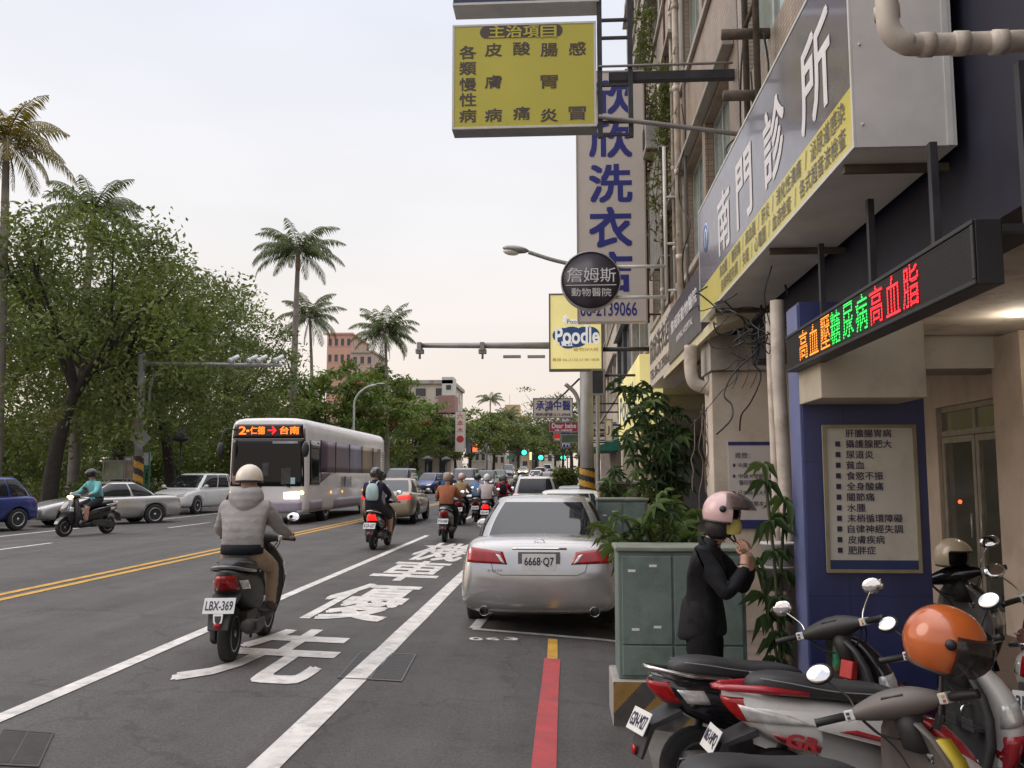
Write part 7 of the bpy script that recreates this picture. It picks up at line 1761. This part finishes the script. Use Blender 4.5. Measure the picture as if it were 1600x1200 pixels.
    if pack:
        b = B(); c = V(J['chest'][0]); b.loft([[c + V((-.165 - d_ * sin(pi * f) * .9, w_ * yy, zz)) for yy, f in ((-1, .1), (-.8, .45), (0, .6), (.8, .45), (1, .1))] + [c + V((-.13, w_ * yy, zz)) for yy in (1, -1)] for zz, w_, d_ in ((-.23, .11, .07), (-.2, .14, .13), (-.02, .145, .15), (.1, .12, .10), (.15, .06, .05))]); b.build('backpack', pack, t, sub=1)
        b = B()
        for q in (-1, 1): b.tube(smooth_path([c + V((-.15, q * .07, .12)), c + V((-.02, q * .10, .19)), c + V((.13, q * .11, .06)), c + V((.02, q * .15, -.14))], 5), .016, 6)
        b.build('strap', pack, t)
    return t
def ride(x, y, rz, sc, rd, **k):
    s_ = sc.pop('s', 1.0); return_ = scooter(x=x, y=y, rz=rz, s=s_, name='scooter', group='scooters being ridden', **sc)
    rd = rd if isinstance(rd, list) else [rd]
    for q in rd: rider(x=x, y=y, rz=rz, s=s_, group='scooter riders', **q)
    return return_
p0 = G(345, 1025)
lbx = ride(p0.x + .09, 7.75 + .62, RAD(90 + 6), dict(label='dark red and black scooter with plate LBX-369 ridden away from us', paint_=M_dkpl, panel=None, plate_txt='LBX-369', lit=False, near=True, steer=-4, rail=M_sgrey, cover=M_dkpl, fairing=M_sblack),
    dict(label='rider in a grey hooded jacket, beige trousers and a cream half helmet', fat=1.12, jacket=cloth('jacket_grey', (.30, .285, .28), .5, 18), trousers=cloth('trousers_beige', (.36, .27, .19)), helm=mat('helmet_cream_matt', (.66, .59, .49), .35, var=.04, coat=.3), shoes=cloth('boots_brown', (.10, .075, .06)), near=True, hood=True, visor=None, low=-12, seed=3, lean=.03))
b = B(); b.prism([(-.042, .05), (-.036, -.02), (0, -.058), (.036, -.02), (.042, .05), (0, .062)], (-1.0, 0, .415), (0, -1, 0), (.2, 0, 1), (.006, 0, 0)); b.prism([(-.026, .03), (-.022, -.012), (0, -.034), (.022, -.012), (.026, .03)], (-1.008, 0, .415), (0, -1, 0), (.2, 0, 1), (.006, 0, 0), 1); b.build('emblem', [M_chrome, M_dkpl], lbx)
q = G(607, 850)
ride(q.x, 19.8, RAD(90 - 2), dict(label='black scooter with a bright lit tail lamp carrying two people beside the champagne sedan', paint_=M_sblack, lit=True, plate_txt='KGR-627'),
    [dict(label='front rider in a white sleeved top and dark helmet on the two-up scooter', jacket=cloth('top_white', (.45, .44, .44)), trousers=cloth('shorts_dark', (.03, .03, .035)), helm=mat('helmet_black', (.02, .02, .022), .25, var=.05, coat=.6), bare=True, seed=5),
     dict(label='passenger in a navy jersey wearing a pale blue backpack', jacket=cloth('jersey_navy', (.025, .022, .05)), trousers=cloth('shorts_dark'), helm=mat('helmet_black'), bare=True, passenger=True, pack=cloth('pack_pale_blue', (.38, .50, .50)), seed=6)])
q = G(702, 843)
ride(q.x, 22.6, RAD(90), dict(label='small dark scooter with a grey tail ridden by the person in orange', paint_=M_sgrey, lit=False, plate_txt='P10-068', fairing=M_dkpl),
    dict(fat=1.05, label='rider in a rust orange hooded jacket and tan helmet', jacket=cloth('jacket_rust', (.33, .12, .065)), trousers=cloth('trousers_navy', (.02, .022, .035)), helm=mat('helmet_tan', (.27, .20, .15), .45, var=.08), seed=8, hood=False))
def pair(px, Y, l1, l2, jk, tr_, hm, sc=M_dkpl, lit=True, pack=None, seed=1, bare=False, s=1.0):
    ride(txp(px, Y), Y, RAD(90), dict(label=l1, paint_=sc, lit=lit, plate_txt='NBA-%03d' % (seed * 37 % 1000), s=s), dict(label=l2, jacket=jk, trousers=tr_, helm=hm, pack=pack, seed=seed, bare=bare))
H_w = mat('helmet_white', (.55, .54, .53), .3, var=.05, coat=.5); H_k = mat('helmet_black'); H_p = mat('helmet_pink', (.56, .36, .34), .35, var=.05, coat=.5); H_b = mat('helmet_blue', (.03, .09, .28), .3, var=.05, coat=.5); H_g = mat('helmet_grey', (.12, .12, .125), .4)
T_d = cloth('trousers_navy')
pair(722, 30, 'scooter under the rider in the khaki jacket', 'rider in a khaki jacket and pale pink helmet just beyond the orange jacket', cloth('jacket_khaki', (.30, .20, .10)), T_d, H_p, M_dkpl, False, seed=11)
pair(762, 28.5, 'scooter with a lit red tail lamp under the rider in the white hooded top', 'rider in a pinkish white hooded top and white helmet', cloth('hoodie_white', (.48, .41, .41)), T_d, H_w, M_sblack, True, seed=12)
pair(747, 32, 'scooter under the rider in the light blue jacket', 'rider in a light blue jacket and dark helmet beside the white hooded top', cloth('jacket_blue', (.14, .24, .42)), T_d, H_k, M_dkpl, False, seed=13)
pair(787, 33, 'scooter under the rider in red and black', 'rider in a red and black jacket and dark helmet', cloth('jacket_red', (.30, .018, .03)), T_d, H_g, M_dkpl, False, cloth('pack_black', (.012, .012, .018)), seed=14)
pair(696, 37, 'scooter under the rider with the blue helmet', 'rider with a blue helmet and dark blue backpack', cloth('jacket_dark', (.03, .03, .05)), T_d, H_b, M_dkpl, False, cloth('pack_blue', (.03, .12, .30)), seed=15)
pair(706, 42, 'scooter half hidden behind the khaki jacket', 'rider with a white helmet half hidden behind the rider with the blue helmet', cloth('jacket_dark'), T_d, H_w, M_dkpl, False, seed=16)
pair(806, 44, 'scooter beyond the red and black rider', 'rider with a white helmet and black backpack beside the white sport utility car', cloth('vest_mono', (.12, .12, .12)), T_d, H_w, M_dkpl, False, cloth('pack_black'), seed=17)
pair(814, 50, 'scooter farther ahead beside the white sport utility car', 'rider with a white helmet and no backpack farther ahead beside the white car', cloth('jacket_dark'), T_d, H_w, M_dkpl, True, seed=18)
pair(833, 62, 'scooter far ahead above the white sport utility car roof', 'rider with a pale helmet far ahead above the white sport utility car roof', cloth('jacket_grey'), T_d, H_w, M_dkpl, True, seed=19)
pair(846, 70, 'scooter under the rider with the far cream helmet', 'rider with a cream helmet far ahead in our lane', cloth('jacket_dark'), T_d, mat('helmet_cream'), M_dkpl, True, seed=20)
# the oncoming rider on the left
q = G(122, 830)
ride(txp(124, 22.5), 22.5, RAD(-90 - 20), dict(label='black scooter with a lit headlamp coming toward us past the silver two-door car', paint_=M_sblack, lit=False, front_lit=True, plate_txt='MCU-577'),
    dict(label='oncoming rider in a turquoise jacket, shorts and a dark full helmet', jacket=cloth('jacket_turquoise', (.16, .42, .43)), trousers=cloth('shorts_dark'), helm=mat('helmet_dark_pattern', (.05, .05, .055), .35, var=.6, scale=16), bare=True, seed=22, lean=.08))

# the woman in black fastening her pink helmet
wx, wy, wz = P(1098, 900, Y=5.95).x, 5.95, -.15
t = T('person', 'woman in a black suit and yellow mask fastening a pink helmet beside the green cabinet', 'person', (wx, wy, wz), RAD(-24)); t.scale = (1.06, 1.06, 1.04)
J = {'pelvis': ((0, 0, .86), .125), 'waist': ((.0, 0, 1.02), .118), 'chest': ((.015, 0, 1.20), .130), 'collar': ((.055, 0, 1.33), .080), 'neck': ((.085, 0, 1.40), .045), 'head': ((.145, 0, 1.49), .078), 'crown': ((.15, 0, 1.55), .072)}
bones = [('pelvis', 'waist', 0), ('waist', 'chest', 0), ('chest', 'collar', 0), ('collar', 'neck', 2), ('neck', 'head', 2), ('head', 'crown', 2)]; fing = []
for n, q in (('l', 1), ('r', -1)):
    J.update({'sh' + n: ((.045, q * .150, 1.29), .068), 'el' + n: ((.205, q * .215, 1.06), .055), 'cu' + n: ((.262, q * .10, 1.205), .045), 'wr' + n: ((.272, q * .075, 1.25), .029), 'ha' + n: ((.272, q * .048, 1.31), .034), 'hi' + n: ((.0, q * .085, .82), .108), 'kn' + n: ((.02, q * .09, .46), .070), 'an' + n: ((-.02, q * .09, .09), .048), 'he' + n: ((-.03, q * .09, .04), .042), 'to' + n: ((.13, q * .10, .035), .036)})
    bones += [('chest', 'sh' + n, 0), ('sh' + n, 'el' + n, 0), ('el' + n, 'cu' + n, 0), ('cu' + n, 'wr' + n, 2), ('wr' + n, 'ha' + n, 2), ('pelvis', 'hi' + n, 1), ('hi' + n, 'kn' + n, 1), ('kn' + n, 'an' + n, 1), ('an' + n, 'he' + n, 3), ('he' + n, 'to' + n, 3)]
    h = V((.272, q * .048, 1.32))
    for k in range(4):
        a = h + V((.018 - .016 * k, q * .012, .012 - .004 * abs(k - 1))); L = (.9, 1, .95, .75)[k]
        fing.append(([(a, .0095), (a + V((-.004, -q * .006, .036 * L)), .0095), (a + V((-.022, -q * .018, .058 * L)), .0085), (a + V((-.040, -q * .026, .060 * L)), .0075)], 2))
    a = h + V((-.016, q * .004, -.012)); fing.append(([(a, .0115), (a + V((-.026, -q * .004, .014)), .0105), (a + V((-.045, -q * .010, .034)), .0085)], 2))
M_suit = cloth('suit_black', (.012, .012, .014), .3, 22, .75)
skin_body(t, J, bones, [M_suit, cloth('trousers_black', (.009, .009, .011), .3, 20), M_skin, M_black], .011, 2, 9, fing)
# jacket skirt, lapel, collar
b = B(); rings = []
for zz, rx, ry, ox in ((1.06, .122, .135, .0), (.96, .132, .15, -.004), (.86, .142, .165, -.010), (.79, .146, .168, -.014), (.785, .135, .155, -.014)):
    rings.append([V((ox + rx * cos(2 * pi * i / 24), ry * sin(2 * pi * i / 24), zz + .02 * cos(2 * pi * i / 24 * 1) * (1 if zz < .8 else 0))) for i in range(24)])
b.loft(rings); b.v = [v + NZ.noise_vector(v * 8) * .014 for v in b.v]; b.build('jacket_skirt', M_suit, t, sub=1)
b = B(); b.tube(smooth_path([(.02, .075, 1.37), (-.005, 0, 1.395), (.02, -.075, 1.37), (.10, -.07, 1.30), (.145, -.02, 1.20)], 5), .016, 7); b.build('collar', M_suit, t)
b = B(); b.tube([V((.2705, -.082, 1.235)), V((.272, -.079, 1.248))], .034, 14); b.build('wristwatch', M_black, t)
hd = bpy.data.objects.new('head_details', None); hd = t
# hair, mask, eyes under the helmet
b = B(); b.loft([[V((.145 + sx * r * cos(a) - (.02 if z_ < 1.5 else 0), r * 1.0 * sin(a), z_)) for a in [RAD(62 + 236 * i / 20) for i in range(21)]] + [V((.145 + sx * r * .8 * cos(a) - (.01 if z_ < 1.5 else 0), r * .8 * sin(a), z_)) for a in [RAD(298 - 236 * i / 20) for i in range(21)]] for z_, r, sx in ((1.395, .075, 1.0), (1.42, .092, 1.08), (1.47, .097, 1.1), (1.54, .095, 1.08), (1.59, .07, 1))]); b.v = [v + NZ.noise_vector(v * 20) * .006 for v in b.v]; b.build('hair', mat('hair_black', (.012, .010, .009), .45, var=.3, scale=40), t)
b = B(); N = 10; rows = []
for j in range(6):
    zz = 1.425 + .018 * j; rows.append([V((.150 + (.088 + .012 * sin(pi * j / 5) * cos(a) ** 2) * cos(a), .076 * sin(a), zz)) for a in [RAD(-78 + 156 * i / N) for i in range(N + 1)]])
b.add([p for r in rows for p in r], [(j * 11 + i, j * 11 + i + 1, (j + 1) * 11 + i + 1, (j + 1) * 11 + i) for j in range(5) for i in range(N)], 0, True)
for q in (-1, 1): b.tube([V((.165, q * .076, 1.50)), V((.11, q * .083, 1.50))], .0022, 4); b.tube([V((.165, q * .075, 1.435)), V((.11, q * .083, 1.48))], .0022, 4)
b.build('face_mask', cloth('mask_yellow', (.50, .44, .13), .2, 40), t)
b = B(); b.ell((.228, 0, 1.505), (.016, .011, .022), 10); b.build('nose', M_skin, t)
for q in (-1, 1):
    b = B(); b.ell((.213, q * .031, 1.527), (.010, .014, .006), 10); b.build('eye', M_black, t); b = B(); b.tube(smooth_path([(.219, q * .015, 1.543), (.219, q * .032, 1.548), (.208, q * .048, 1.542)], 3), .0028, 4); b.build('eyebrow', mat('hair_black'), t)
hm = helmet('helmet', None, t, (.148, 0, 1.555), .132, mat('helmet_pale_pink', (.60, .40, .39), .3, var=.05, coat=.5), 0, RAD(6), 62, -24, 'up')
b = B()
for q in (-1, 1): b.tube(smooth_path([(.13, q * .105, 1.52), (.165, q * .090, 1.44), (.20, q * .03, 1.385), (.205, 0, 1.378)], 5), .006, 5)
b.build('chin_strap', M_black, t)

# quilted bands of the near rider's jacket
m = MATS['jacket_grey']; n, l = m.node_tree.nodes, m.node_tree.links; p = n['Principled BSDF']
tc = n.new('ShaderNodeTexCoord'); wv = n.new('ShaderNodeTexWave'); wv.bands_direction = 'Z'; wv.inputs['Scale'].default_value = 4.6; wv.inputs['Distortion'].default_value = 1.6; wv.inputs['Detail'].default_value = 3; wv.inputs['Detail Scale'].default_value = 1.5
bp = n.new('ShaderNodeBump'); bp.inputs['Strength'].default_value = .35; bp.inputs['Distance'].default_value = .006
l.new(tc.outputs['Object'], wv.inputs['Vector']); l.new(wv.outputs['Fac'], bp.inputs['Height'])
for k in list(p.inputs['Normal'].links): l.new(k.from_socket, bp.inputs['Normal'])
l.new(bp.outputs[0], p.inputs['Normal'])
b = B(); a_, c_ = P(905, 592, Y=21), P(800, 660, Y=60); b.tube([a_ + (c_ - a_) * (i / 12) - V((0, 0, .5 * sin(pi * i / 12))) for i in range(13)], .025, 5)
tag(b.build('overhead_wire', M_black, origin=a_), 'overhead wire slanting from the camera pole down the street', 'wire')
